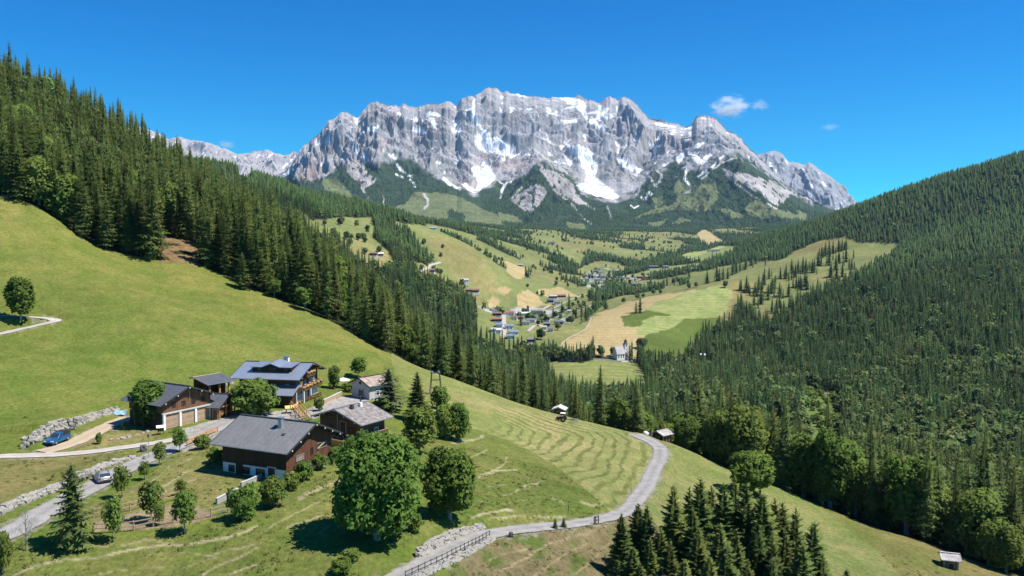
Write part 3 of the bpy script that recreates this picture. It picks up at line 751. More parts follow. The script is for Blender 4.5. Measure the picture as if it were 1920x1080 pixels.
# sparse turf creeping up the lower rock
turf = sstep(.12, .4, fbm(MX / 90, MZ / 90, 80, 4)) * sstep(-46, -6, jy - dkl) * (1 - veg) * .55
mcol = mcol * (1 - turf[..., None]) + np.array([.10, .12, .05]) * turf[..., None]
past = [c2m((-80, 880), (0, 790), (190, 800), (330, 838), (430, 900), (560, 958), (600, 1020), (330, 1000), (330, 945), (210, 905), (150, 930), (60, 960), (-80, 960)), c3m((420, 700), (500, 742), (690, 738), (722, 830), (645, 912), (560, 925), (420, 905), (260, 945), (125, 975), (300, 898), (430, 862)),
        c3m((880, 900), (960, 850), (1080, 898), (1200, 930), (1295, 990), (1150, 965), (930, 965)), c3m((235, 1000), (370, 968), (300, 1030)), c3m((390, 1005), (470, 960), (530, 1000)), c3m((700, 905), (830, 920), (910, 960), (800, 970)),
        c1m((1165, 625), (1240, 618), (1330, 700), (1340, 745), (1260, 720), (1170, 685)), c1m((1590, 785), (1700, 755), (1800, 815), (1906, 790), (1906, 880), (1700, 845)), c3m((1230, 870), (1330, 870), (1300, 990), (1240, 985)), c3m((270, 830), (330, 820), (330, 880), (280, 900)), c2m((1000, 990), (1140, 1010), (1150, 1050), (1020, 1030)), c2m((560, 925), (700, 960), (740, 1000), (560, 985))]
pm = np.zeros(MP.shape, bool)
for P in past: pm |= in_poly(jx, jy, P)
pm &= (MS < wall + .1)
mcol = np.where(pm[..., None], GR * (1 + .3 * fbm(MX / 110, MY / 110, 81, 4))[..., None], mcol)
# bare pinkish rock and scree of the pyramid, scree runnels below the wall
rk = np.zeros(MP.shape, bool)
for P in [c2m((815, 600), (850, 590), (880, 640), (960, 660), (1060, 740), (1110, 830), (1160, 890), (1110, 880), (1000, 820), (930, 775), (880, 700)), c2m((800, 735), (890, 790), (862, 850), (772, 945), (700, 900), (640, 850), (720, 790)),
          c1m((1300, 520), (1390, 510), (1420, 570), (1480, 630), (1460, 650), (1400, 680), (1350, 640), (1310, 570)), c1m((1010, 590), (1180, 540), (1290, 510), (1180, 600), (1090, 630)), c3m((740, 640), (850, 660), (1000, 700), (1110, 740), (1200, 800), (1160, 860), (1100, 880), (980, 800), (850, 720), (760, 690))]:
    rk |= in_poly(jx, jy, P)
rk &= (vnoise(MX / 40, MZ / 40, 82) > -.42)
mcol = np.where(rk[..., None], rock * np.array([1.02, .97, .92]), mcol)
def runnel(P, w, c, kk=1.0):
    global mcol
    q = smooth_line(P, 5); D, Ss = dist_line(jx * .6 + px * .4, jy * .6 + py * .4, q)
    a = (1 - sstep(w * .45, w, D)) * kk * sstep(-.5, .0, vnoise(MX / 50, MZ / 50, 83) + .1)
    mcol = mcol * (1 - a[..., None]) + np.array(c) * a[..., None]
SN = (.80, .82, .86); SCR = (.43, .41, .385)
for P, w, c in [(c2m((55, 820), (75, 850), (55, 900)), 3, SCR), (c2m((180, 700), (230, 740), (300, 770)), 4, SN), (c2m((570, 830), (600, 740), (640, 720)), 3, SN), (c2m((640, 840), (680, 800), (720, 760)), 2.4, SCR), (c2m((1000, 830), (1060, 880), (1100, 940), (1180, 1005)), 2.6, SCR),
                (c2m((1090, 830), (1140, 870), (1195, 905)), 2.6, SCR), (c2m((1290, 890), (1310, 930), (1325, 980)), 2.2, SCR), (c2m((740, 460), (850, 540), (940, 610), (1020, 670)), 3, SCR), (c2m((180, 420), (280, 510), (380, 590), (430, 640)), 3.2, SCR), (c2m((530, 530), (510, 620), (560, 720), (600, 745)), 2.5, SCR), (c2m((1120, 760), (1150, 740), (1130, 640)), 3, SCR),
                (c3m((490, 700), (520, 770), (480, 800)), 2.6, SCR), (c3m((490, 640), (480, 700), (510, 740)), 2.6, SN), (c3m((570, 690), (640, 640), (700, 590), (740, 550)), 2.4, SN), (c3m((600, 700), (680, 630), (760, 590), (830, 560)), 2.2, SCR), (c3m((220, 660), (280, 740), (290, 780)), 2.6, SCR), (c3m((290, 745), (330, 690), (300, 650)), 3, SCR),
                (c3m((850, 680), (960, 750), (1040, 820), (1110, 880)), 3.4, SCR), (c3m((900, 700), (1010, 770), (1120, 860)), 3.0, SCR), (c3m((1130, 780), (1200, 800)), 3, SCR), (c3m((780, 700), (900, 790), (1000, 850), (1100, 900)), 2.2, SCR), (c3m((190, 820), (215, 860), (240, 800), (265, 805)), 2.6, SN), (c3m((120, 885), (150, 900), (165, 885)), 2, SN),
                (c1m((1390, 660), (1420, 730), (1450, 765)), 3, SCR), (c1m((1600, 540), (1640, 580), (1690, 605)), 3, SN), (c1m((1680, 625), (1715, 670)), 3, SN), (c1m((1760, 715), (1785, 755), (1765, 790)), 3.5, SCR), (c1m((1350, 430), (1390, 470), (1400, 495)), 4, SN), (c1m((1520, 450), (1570, 490)), 2.5, SN), (c1m((1240, 480), (1260, 465)), 2.5, SN), (c1m((1520, 720), (1524, 770)), 2, SCR), (c1m((1600, 595), (1640, 615)), 2, SN)]:
    runnel(P, w, c)
SNOW = [c2m((380, 430), (400, 410), (470, 372), (500, 395), (515, 430), (570, 418), (600, 455), (650, 490), (684, 510), (600, 550), (560, 540), (510, 530), (470, 520), (430, 510), (395, 465)), c2m((430, 590), (480, 590), (505, 640), (548, 690), (505, 730), (440, 770), (395, 802), (355, 785), (300, 735), (330, 735), (395, 770), (425, 735), (400, 695), (368, 622), (410, 615), (440, 660)),
        c2m((1035, 480), (1090, 468), (1150, 490), (1182, 520), (1195, 570), (1238, 610), (1230, 660), (1205, 700), (1270, 740), (1330, 790), (1372, 820), (1330, 836), (1200, 815), (1130, 790), (1085, 745), (1130, 740), (1142, 680), (1115, 620), (1108, 590), (1060, 530)),
        c2m((930, 147), (1060, 150), (1150, 195), (1160, 232), (1130, 272), (1080, 222), (1010, 180)), c2m((1228, 240), (1290, 228), (1345, 290), (1280, 302)), c2m((1108, 292), (1190, 298), (1282, 358), (1250, 372), (1170, 322)), c2m((965, 310), (1090, 298), (1100, 328), (1000, 328)), c2m((1350, 582), (1410, 558), (1432, 608), (1532, 640), (1510, 668), (1420, 632)), c2m((228, 350), (290, 358), (312, 400), (250, 388)),
        c2m((330, 255), (410, 268), (440, 340), (490, 392), (440, 372), (380, 312)), c2m((650, 120), (730, 130), (780, 160), (700, 150)), c2m((0, 365), (60, 370), (75, 400), (0, 400)), c2m((70, 250), (150, 255), (170, 280), (80, 280)), c2m((970, 440), (1040, 470), (1060, 520), (1000, 470)), c2m((1600, 320), (1680, 330), (1740, 350), (1640, 345)),
        c3m((508, 512), (570, 540), (605, 560), (640, 528), (662, 540), (620, 600), (560, 595), (515, 560)), c3m((420, 572), (470, 518), (482, 560), (440, 610)), c3m((15, 560), (90, 565), (100, 615), (190, 638), (180, 668), (60, 612)), c3m((400, 685), (450, 690), (430, 698)), c3m((260, 470), (300, 480), (275, 560), (270, 500)), c1m((1430, 310), (1490, 295), (1500, 330), (1450, 340)), c1m((1670, 305), (1740, 330), (1750, 360), (1700, 340)), c1m((1780, 240), (1830, 270), (1840, 330), (1800, 290)), c1m((1180, 385), (1240, 365), (1210, 400), (1185, 415))]
sn = np.zeros(MP.shape, bool)
for P in SNOW: sn |= in_poly(jx * .75 + px * .25, jy * .75 + py * .25, P)
rockface = (veg < .5) & ~pm
sn &= ~((fbm(MX / 55, MZ / 55, 84, 3) > .42))
# snow left in gullies and on ledges
gs = (hollow > 6) & (hollow2 > 11) & (fbm(MX / 160, MZ / 220, 85, 3) > -.02) & (S > wall + .02) & (steep < 2.0)
ls = (steep < .36) & (S > wall + .12) & (fbm(MX / 240, MZ / 160, 86, 3) > -.02)
sn |= (gs | ls) & rockface & (MS < 1.02)
mcol = np.where(sn[..., None], np.array(SN) * (1 + .05 * vnoise(MX / 40, MZ / 40, 87))[..., None], mcol)
def rock_mat():
    m, n, l, b = nodes('limestone')
    at = N(n, 'ShaderNodeAttribute', attribute_name='cover'); geo = n.new('ShaderNodeNewGeometry'); P = geo.outputs['Position']
    mp = N(n, 'ShaderNodeMapping'); mp.inputs['Scale'].default_value = (1, 1, .45); l.new(P, mp.inputs[0])
    f = noise_fac(n, l, .02, 8, .72, .3, .7, (.74, 1.26), mp.outputs[0])
    l.new(mulv(n, l, at.outputs['Color'], f), b.inputs['Base Color']); b.inputs['Roughness'].default_value = .95; b.inputs['Specular IOR Level'].default_value = .1
    bp = N(n, 'ShaderNodeBump', Strength=.9, Distance=22.0); l.new(f, bp.inputs['Height']); l.new(bp.outputs[0], b.inputs['Normal'])
    return m
RM = rock_mat()
def grid_mesh(name, X, Y, Zz, C, mat):
    nu, nv = X.shape
    ii = (np.arange(nu - 1)[:, None] * nv + np.arange(nv - 1)[None]).ravel()
    me = np_mesh(name, np.stack([X.ravel(), Y.ravel(), Zz.ravel()], 1), np.stack([ii, ii + nv, ii + nv + 1, ii + 1], 1), [mat], False)
    set_col(me, 'cover', np.clip(C, .01, .9).reshape(-1, 3))
    return link(name, me)
tag(grid_mesh('rock_mountain', MX, MY, MZ, mcol, RM), kind='structure')
mtri = (mu[:, 0], MY, MZ)
def far_ridge(name, pts, dr, db, yb, seed, tint, amp, snow):
    P = np.array(pts, float)
    a = np.linspace(P[0, 0], P[-1, 0], int((P[-1, 0] - P[0, 0]) / 1.5)); s = np.linspace(0, 1.12, 110)
    A, Ss = np.meshgrid(a, s, indexing='ij')
    Y = db + (dr - db) * Ss; X = (A - 960) / F / CP * Y
    zr = ray(A, np.interp(A, P[:, 0], P[:, 1]))[1] * dr; zb = ray(A, yb)[1] * db
    s1 = np.clip(Ss, 0, 1)
    Zz = zb + (zr - zb) * (1 - (1 - s1) ** 1.25); Zz = np.where(Ss > 1, zr - (Ss - 1) * 3000, Zz)
    e = sstep(0, .2, s1) * (1 - .85 * sstep(.75, 1, Ss))
    Zz += e * ((ridged(X / 420 + .4 * fbm(X / 300, Y / 300, seed, 2), Y / 1200, seed, 5, .5) - .45) * amp + (ridged(X / 110, Y / 260, seed + 3, 3, .6) - .45) * amp * .22)
    st = np.hypot(np.gradient(Zz, axis=0) / np.gradient(X, axis=0), np.gradient(Zz, axis=1) / np.gradient(Y, axis=1))
    C = np.array(tint)[None, None] * (1 + .25 * fbm(X / 130, Zz / 70, seed + 5, 4))[..., None]
    k = (fbm(X / 160, Zz / 160, seed + 6, 3) > snow) & (blur(Zz, 9) - Zz > 5)
    C = np.where(k[..., None], np.array(SN), C)
    return tag(grid_mesh(name, X, Y, Zz, C, RM), kind='structure')
far_ridge('distant_ridge', [(180, 236), (225, 240), (259, 237), (275, 239), (290, 244), (303, 249), (322, 260), (333, 257), (344, 255), (355, 260), (366, 264), (380, 265), (394, 266), (409, 271), (423, 278), (436, 284), (448, 290), (460, 289), (473, 288), (488, 285), (504, 282), (512, 283), (520, 287), (536, 293), (547, 288), (555, 283), (580, 300), (600, 330)], 9600, 8300, 345, 101, (.34, .325, .32), 170, .18)
far_ridge('distant_crag', [(1380, 300), (1400, 292), (1417, 291), (1428, 289), (1439, 284), (1450, 284), (1464, 290), (1470, 299), (1475, 304), (1492, 304), (1500, 307), (1511, 305), (1522, 311), (1530, 316), (1541, 323), (1553, 330), (1560, 336), (1567, 343), (1575, 351), (1583, 359), (1597, 376), (1608, 384), (1640, 395), (1680, 405)], 8600, 7400, 405, 131, (.30, .31, .33), 190, .22)
# ------------------------------------------------------------------ trees
def leaf_mat(name, col, hue=.03, val=.35, trans=.25, rough=.75):
    m, n, l, b = nodes(name)
    oi = n.new('ShaderNodeObjectInfo'); at = N(n, 'ShaderNodeAttribute', attribute_name='tone')
    h = n.new('ShaderNodeHueSaturation'); rgb = n.new('ShaderNodeRGB'); rgb.outputs[0].default_value = (*col, 1)
    l.new(mixc(n, l, rgb.outputs[0], at.outputs['Color'], 1.0, 'MULTIPLY'), h.inputs['Color'])
    def mr(src, a, b_):
        r = n.new('ShaderNodeMapRange'); l.new(src, r.inputs[0]); r.inputs[3].default_value = a; r.inputs[4].default_value = b_; return r.outputs[0]
    l.new(mr(oi.outputs['Random'], .5 - hue, .5 + hue), h.inputs['Hue'])
    m7 = n.new('ShaderNodeMath'); m7.operation = 'MULTIPLY'; l.new(oi.outputs['Random'], m7.inputs[0]); m7.inputs[1].default_value = 7.31
    fr = n.new('ShaderNodeMath'); fr.operation = 'FRACT'; l.new(m7.outputs[0], fr.inputs[0])
    l.new(mr(fr.outputs[0], 1 - val, 1 + val), h.inputs['Value'])
    l.new(h.outputs[0], b.inputs['Base Color']); b.inputs['Roughness'].default_value = rough; b.inputs['Specular IOR Level'].default_value = .15
    tr = n.new('ShaderNodeBsdfTranslucent'); l.new(h.outputs[0], tr.inputs[0])
    mx = n.new('ShaderNodeMixShader'); mx.inputs[0].default_value = trans
    l.new(b.outputs[0], mx.inputs[1]); l.new(tr.outputs[0], mx.inputs[2]); l.new(mx.outputs[0], n['Material Output'].inputs[0])
    return m
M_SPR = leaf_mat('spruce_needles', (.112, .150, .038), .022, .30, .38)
M_SPRF = leaf_mat('far_spruce_needles', (.080, .134, .042), .025, .36, .38)
M_LARCH = leaf_mat('far_larch_needles', (.118, .165, .050), .03, .28, .35)
M_BRD = leaf_mat('broad_leaves', (.118, .188, .038), .012, .14, .45)
M_BRDL = leaf_mat('light_leaves', (.142, .205, .046), .015, .18, .45)
M_BRDF = leaf_mat('far_broad_leaves', (.100, .145, .048), .03, .32, .30)
M_BARK = simple('bark', (.10, .08, .06), .9, .4, 3, stretch=(3, 3, .6))
M_GBARK = simple('grey_bark', (.26, .24, .21), .9, .3, 3, stretch=(3, 3, .6))

def tris_mesh(name, V, C, mats, nf=3, soft=.62, up=.15):
    # foliage: wind every leaf outwards and shade it partly with the rounding of the whole crown
    V = np.asarray(V, float); C = np.asarray(C, float); m = len(V) // nf
    T3 = V.reshape(m, 3, 3); g = np.cross(T3[:, 1] - T3[:, 0], T3[:, 2] - T3[:, 0]); g /= np.linalg.norm(g, axis=1)[:, None] + 1e-9
    ce = T3.mean(1); H_ = V[:, 2].max(); R_ = np.hypot(V[:, 0], V[:, 1]).max(); o_ = np.stack([ce[:, 0] / R_, ce[:, 1] / R_, .30 + .75 * (ce[:, 2] / H_ - .45)], 1)
    rad = np.hypot(ce[:, 0], ce[:, 1])[:, None] + 1e-6; o_[:, :2] = .5 * o_[:, :2] + .5 * ce[:, :2] / rad * .8; o_[:, 2] += up; o_ /= np.linalg.norm(o_, axis=1)[:, None] + 1e-9
    fl = (g * o_).sum(1) < 0; T3[fl] = T3[fl][:, ::-1]; C = C.reshape(m, 3, -1); C[fl] = C[fl][:, ::-1]; C = C.reshape(m * 3, -1); g[fl] *= -1
    V = T3.reshape(-1, 3); nn = o_ * soft + g * (1 - soft); nn /= np.linalg.norm(nn, axis=1)[:, None] + 1e-9
    me = np_mesh(name, V, np.arange(m * nf).reshape(m, nf), mats, False)
    set_col(me, 'tone', C)
    me.polygons.foreach_set('use_smooth', np.ones(m, dtype=bool)); me.normals_split_custom_set_from_vertices(np.repeat(nn, 3, 0))
    return me

def spruce_mesh(seed, H=22.0, R=3.3, whorls=25, perw=7, tw=5, bare=.07, mat=None, core=True, taper=.72):
    r = np.random.default_rng(seed); V = []; C = []
    hs = bare + (1 - bare) * (np.arange(whorls) / whorls) ** 0.92
    for w in range(whorls):
        q = (hs[w] - bare) / (1 - bare)
        Lw = R * ((1 - q) ** taper) * (1 if q > .12 else .72 + 2.3 * q) + .12
        nb = max(4, int(perw * (1 - .45 * q) + r.random()))
        a0 = r.random() * 6.28
        for k in range(nb):
            a = a0 + 6.283 * k / nb + r.normal(0, .22); L = Lw * r.uniform(.72, 1.18)
            h = hs[w] * H + r.normal(0, .25); rise = -.10 + .75 * q ** 2 + r.normal(0, .06); droop = .42 * (1 - q * .8)
            ca, sa = math.cos(a), math.sin(a)
            tone = r.uniform(.72, 1.22); warm = r.uniform(.92, 1.12)
            def P(t): rr = L * t; return np.array([ca * rr, sa * rr, h + L * (rise * t - droop * t * t + .16 * t ** 4)])
            side = np.array([-sa, ca, 0]); ts = np.linspace(.16, .94, tw)
            for j, t in enumerate(ts):
                for s in (-1, 1):
                    wd = L * (.48 * (1 - t) ** .8 + .09) * r.uniform(.75, 1.25) + .05
                    a_ = P(max(t - .13, 0)); b_ = P(min(t + .10, 1)); tip = P(min(t + .16, 1.05)) + side * s * wd + np.array([0, 0, -wd * r.uniform(.25, .65)])
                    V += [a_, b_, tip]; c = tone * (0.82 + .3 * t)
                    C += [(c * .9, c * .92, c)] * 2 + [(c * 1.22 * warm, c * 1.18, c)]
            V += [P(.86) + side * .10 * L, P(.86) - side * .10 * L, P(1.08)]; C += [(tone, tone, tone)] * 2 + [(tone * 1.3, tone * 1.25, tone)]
    if core:
        for w in range(0, whorls - 1, 2):
            q = (hs[w] - bare) / (1 - bare); Rr = R * (1 - q) ** taper * .42 * (1 if q > .12 else .7); z0 = hs[w] * H - .05 * H; z1 = min(1, hs[w] + .16) * H
            for k in range(7):
                a, b = 6.283 * k / 7 + w, 6.283 * (k + 1) / 7 + w; ra = Rr * r.uniform(.7, 1.1)
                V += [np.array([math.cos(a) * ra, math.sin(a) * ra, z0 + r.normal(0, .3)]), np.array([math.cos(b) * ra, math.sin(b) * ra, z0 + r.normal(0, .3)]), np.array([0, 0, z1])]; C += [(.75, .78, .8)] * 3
    V += [np.array([.12, 0, .96 * H]), np.array([-.10, .08, .96 * H]), np.array([0, 0, 1.02 * H])]; C += [(1, 1, 1)] * 3
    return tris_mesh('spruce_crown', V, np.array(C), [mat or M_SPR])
def spruce_far_mesh(seed, H=22.0, R=3.4, skirts=7, k=8, mat=None):
    r = np.random.default_rng(seed); V = []; C = []
    for w in range(skirts):
        q = w / skirts; Rr = R * (1 - q) ** .75 * r.uniform(.88, 1.1) * (1 if w else .75); z0 = (.05 + .92 * q) * H; z1 = min(1.0, .05 + .92 * (q + 1.9 / skirts)) * H; a0 = r.random() * 6
        for j in range(k):
            a, m_, b = [a0 + 6.283 * (j + d) / k for d in (0, .5, 1)]
            r1 = Rr * r.uniform(.8, 1.15); t = r.uniform(.75, 1.2); dz = r.uniform(-.025, .02) * H
            p0 = np.array([math.cos(a) * Rr * .55, math.sin(a) * Rr * .55, z0 + .035 * H]); p1 = np.array([math.cos(m_) * r1, math.sin(m_) * r1, z0 + dz - .01 * H]); p2 = np.array([math.cos(b) * Rr * .55, math.sin(b) * Rr * .55, z0 + .035 * H])
            top = np.array([0, 0, z1])
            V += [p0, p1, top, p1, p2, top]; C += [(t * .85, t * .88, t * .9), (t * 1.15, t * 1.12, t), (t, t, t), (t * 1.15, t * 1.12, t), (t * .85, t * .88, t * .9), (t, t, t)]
    return tris_mesh('far_spruce_crown', V, np.array(C), [mat or M_SPRF])
def trunk_mesh(H=22.0, r0=.26, k=6, top=.93, bend=.2, seed=0, mat=None, limbs=()):
    r = random.Random(seed); mb = MB()
    mb.tube([(r.uniform(-bend, bend) * t, r.uniform(-bend, bend) * t, H * t * top - .6 * (t == 0)) for t in (0, .08, .35, .7, 1)], [r0 * 1.35, r0, r0 * .78, r0 * .45, r0 * .12], k)
    for a, b, w in limbs:
        a = Vector(a); b = Vector(b); m_ = (a + b) / 2 + Vector((0, 0, .08 * (b - a).length))
        mb.tube([a, m_, b], [w, w * .65, w * .25], 5, False)
    return mb.mesh('trunk', mat or M_BARK)
def broad_meshes(seed, H=12.0, W_=8.0, base=.16, lobes=12, leaves=2600, size=.42, mat=None, bark=None, shape=1.0, droop=.25, tmat=None, quad=True, trunk_r=None):
    """crown of leaf sprays on overlapping lobes, and the trunk with limbs that carries it"""
    r = np.random.default_rng(seed)
    cz = H * (base + (1 - base) * .5); hz = H * (1 - base) * .5; hx = W_ / 2
    L = []
    for i in range(lobes):
        f = (i + .5) / lobes; zf = -0.82 + 1.72 * f; a = i * 2.399 + r.normal(0, .3); rad = math.sqrt(max(0, 1 - (zf * .96) ** 2)) ** shape
        rr = rad * r.uniform(.38, .68)
        L.append((np.array([math.cos(a) * hx * rr, math.sin(a) * hx * rr, cz + hz * zf * .78]), np.array([hx * r.uniform(.36, .52), hx * r.uniform(.36, .52), hz * r.uniform(.26, .40)]) * (0.6 + .5 * rad)))
    L.append((np.array([0, 0, cz]), np.array([hx * .62, hx * .62, hz * .72])))
    wts = np.array([l[1][0] * l[1][2] for l in L]); wts[-1] *= .5; wts /= wts.sum(); V = []; C = []
    which = r.choice(len(L), leaves, p=wts)
    D = r.normal(size=(leaves, 3)); D /= np.linalg.norm(D, axis=1)[:, None]; D[:, 2] = np.where(D[:, 2] < -.75, -D[:, 2] * .6, D[:, 2])
    cen = np.array([L[i][0] for i in which]); rad = np.array([L[i][1] for i in which])
    lump = 1 + .16 * np.sin(D[:, 0] * 7 + which) * np.sin(D[:, 1] * 6 + 2 * which)
    P = cen + D * rad * (r.uniform(.74, 1.04, leaves) * lump)[:, None]
    nrm = D * .8 + r.normal(size=(leaves, 3)) * .55 + np.array([0, 0, .35]); nrm /= np.linalg.norm(nrm, axis=1)[:, None]
    ref = r.normal(size=(leaves, 3)); T_ = np.cross(nrm, ref); T_ /= np.linalg.norm(T_, axis=1)[:, None] + 1e-9; B_ = np.cross(nrm, T_)
    s = size * r.uniform(.6, 1.35, leaves)[:, None]
    tone = np.array([r.uniform(.84, 1.16) for _ in L])[which] * r.uniform(.74, 1.26, leaves)
    if quad:   # an irregular five-leaf spray: two bent triangles
        a = P + T_ * s; b = P - T_ * s * .9 + B_ * s * .25; c = P + B_ * s * .9 - nrm * s * droop; d = P - B_ * s * .85 - nrm * s * droop
        V = np.stack([a, c, b, a, b, d], 1).reshape(-1, 3); k = 6  # bent leaf spray
    else:
        V = np.stack([P + T_ * s, P - T_ * s * .5 + B_ * s * .9, P - T_ * s * .5 - B_ * s * .9], 1).reshape(-1, 3); k = 3
    yel = r.uniform(.92, 1.16, leaves)
    C = np.repeat(np.stack([tone * yel, tone, tone * .9], 1), k, 0)
    crown = tris_mesh('crown', V, C, [mat or M_BRD], 3, .45, .60)
    limbs = []
    for c_, rd in L[:-1:2]:
        limbs.append(((0, 0, H * base * .9 + r.uniform(0, .2) * H), tuple(c_ * np.array([.9, .9, 1])), .05 * W_ / 4))
    tr = trunk_mesh(cz + hz * .4, trunk_r or .028 * H + .02, 7, 1.0, .25, seed, tmat or M_GBARK, limbs)
    return crown, tr

# ---- prototypes (each becomes the first tree of its kind; later trees share its mesh data)
SPR = [(spruce_mesh(s, 22, rr, wh, 7, 4, ba), trunk_mesh(22, .27, 6, .93, .2, s)) for s, rr, wh, ba in ((1, 3.9, 26, .07), (2, 4.4, 25, .05), (3, 3.5, 27, .12), (4, 4.1, 24, .14), (5, 3.3, 26, .08), (6, 4.6, 25, .06))]
SPRHI = [(spruce_mesh(s, 22, rr, wh, 10, 8, ba), trunk_mesh(22, .30, 8, .93, .2, s)) for s, rr, wh, ba in ((11, 3.3, 37, .06), (12, 3.6, 35, .05), (13, 3.0, 39, .08), (14, 3.9, 36, .04))]
BRO = [broad_meshes(s, 12, w, b, lo, n, sz, M_BRD if i % 2 else M_BRDL, shape=sh) for i, (s, w, b, lo, n, sz, sh) in enumerate(((21, 8.5, .03, 17, 4200, .34, .7), (22, 7.2, .03, 16, 3600, .33, .6), (23, 9.2, .02, 18, 4600, .35, .75), (24, 6.4, .04, 14, 3200, .32, .55)))]
def grow(name, protos, i, x, y, z, s, rz, sx=1.0, lean=(0, 0)):
    o = empty(name, (x, y, z), rz); o.scale = (s * sx, s * sx, s); o.rotation_euler = (lean[0], lean[1], rz)
    cr, tr = protos[i % len(protos)]
    link('crown', cr, o); link('trunk', tr, o)
    return o

# ---- horizon of the bare land, to leave out trees that stand behind a hill
hmax = np.maximum.accumulate(GZ / GY, axis=1)
def visible(x, y, ztop, slack=.012):
    u = x / y; v = np.log(y)
    i = np.clip(np.searchsorted(ug, u), 0, len(ug) - 1); j = np.clip(np.searchsorted(vg, v) - 2, 0, len(vg) - 1)
    return (ztop / y) > hmax[i, j] - slack
def scatter(d0, d1, sp, seed, umax=.72, jit=.46):
    r = np.random.default_rng(seed)
    xs = np.arange(-umax * d1, umax * d1, sp); ys = np.arange(d0 * .98, d1, sp)
    X, Y = np.meshgrid(xs, ys); X = X.ravel() + r.uniform(-jit, jit, X.size) * sp; Y = Y.ravel() + r.uniform(-jit, jit, Y.size) * sp
    k = (Y > d0) & (Y < d1) & (np.abs(X / Y) < umax) & (Y > 70)
    return X[k], Y[k], r
BANDS = [(140, 460, 5.3), (460, 900, 6.1), (900, 1600, 7.4), (1600, 2800, 10.0), (2800, 4950, 14.5)]
FOREST = []
for bi, (d0, d1, sp) in enumerate(BANDS):
    x, y, r = scatter(d0, d1, sp, 200 + bi)
    c = cover(x, y); z = height(x, y); px, py = project(x, y, z)
    keep = c == CI['forest_floor']
    # the strip along the meadow edge stays clear where a hut or road stands
    keep &= ~((np.abs(px - 1240) < 42) & (y < 232) & (px < 1290)) & ~((np.abs(px - 1048) < 24) & (y < 238))
    keep &= r.random(len(x)) < np.where(vnoise(x / (8 * sp), y / (8 * sp), 210 + bi) > .42, .55, .97)
    # light on the clearing tracks of the right slope
    for P in [crop([(285, 225), (440, 235), (440, 275), (300, 268)], 1400, 640, 2.454), crop([(905, 70), (1050, 100), (1045, 135), (910, 105)], 1400, 640, 2.454), [(430, 330), (470, 322), (472, 345), (440, 345)], crop([(280, 480), (410, 480), (430, 720), (300, 720)], 1400, 640, 2.454)]:
        keep &= ~in_poly(px, py, P)
    hh = np.clip(r.normal(1.0, .19, len(x)), .5, 1.4) * np.interp(y, [200, 400, 900, 2000, 5000], [21.5, 22, 21, 20, 19]) * np.interp(px, [560, 800, 900, 1000, 1200, 1290, 1340], [1, .80, .62, .66, .70, .78, .95]) ** (y < 460) * np.where(y > 480, .84, 1)
    # broadleaf shares: the shady stream valley on the right, the wood below the hut, the far villages
    wet = sstep(-.15, .35, vnoise(x / 60, y / 60, 220) + .25 * vnoise(x / 20, y / 20, 221))
    share = np.where((px > 1270) & (y < 600), .25 + .55 * wet, np.where((px > 1100) & (y < 760), .15 + .6 * wet, np.where(y < 300, .05, .07 + .2 * wet * (px > 700) * (px < 1300))))
    share = np.where((px > 380) & (px < 900) & (y < 330), .10 * wet + .03, share)
    brd = r.random(len(x)) < share
    keep &= visible(x, y, z + hh)
    FOREST.append(dict(x=x[keep], y=y[keep], z=z[keep], h=hh[keep], b=brd[keep], px=px[keep], py=py[keep], rot=r.uniform(0, 6.28, keep.sum())))
A = {k: np.concatenate([f[k] for f in FOREST]) for k in FOREST[0]}
# scattered trees of the open valley: rows along streams and round the farms
xs, ys, r = scatter(1000, 4300, 17, 230)
cc = cover(xs, ys); zz_ = height(xs, ys); qx, qy = project(xs, ys, zz_)
k = np.isin(cc, [CI['valley_meadow'], CI['village_ground']]) & (r.random(len(xs)) < np.where(vnoise(xs / 110, ys / 110, 231) > .30, .28, .012) + .10 * (cc == CI['village_ground'])) & visible(xs, ys, zz_ + 10)
k &= ~((qx > 1280) & (ys < 2300))
V2 = dict(x=xs[k], y=ys[k], z=zz_[k], h=r.uniform(8, 15, k.sum()), b=np.ones(k.sum(), bool), px=qx[k], py=qy[k], rot=r.uniform(0, 6.28, k.sum()))
xs, ys, r = scatter(380, 900, 5.5, 232); cc = cover(xs, ys); zz_ = height(xs, ys); qx, qy = project(xs, ys, zz_); k = (cc == CI['scrub']) & (r.random(len(xs)) < .13)
S2 = dict(x=xs[k], y=ys[k], z=zz_[k] - .3, h=r.uniform(3, 9, k.sum()), b=np.ones(k.sum(), bool), px=qx[k], py=qy[k], rot=r.uniform(0, 6.28, k.sum()))
# mountain forest on the lower flanks of the massif
gx_, gy_ = np.meshgrid(np.arange(-2300, 3300, 15.5), np.arange(4670, 5900, 15.5)); r = np.random.default_rng(5)
gx_ = gx_.ravel() + r.uniform(-7, 7, gx_.size); gy_ = gy_.ravel() + r.uniform(-7, 7, gy_.size)
mi_ = np.clip(np.round((gx_ / gy_ * F * CP + 960 - mpx[0]) / (mpx[1] - mpx[0])).astype(int), 0, len(mpx) - 1)
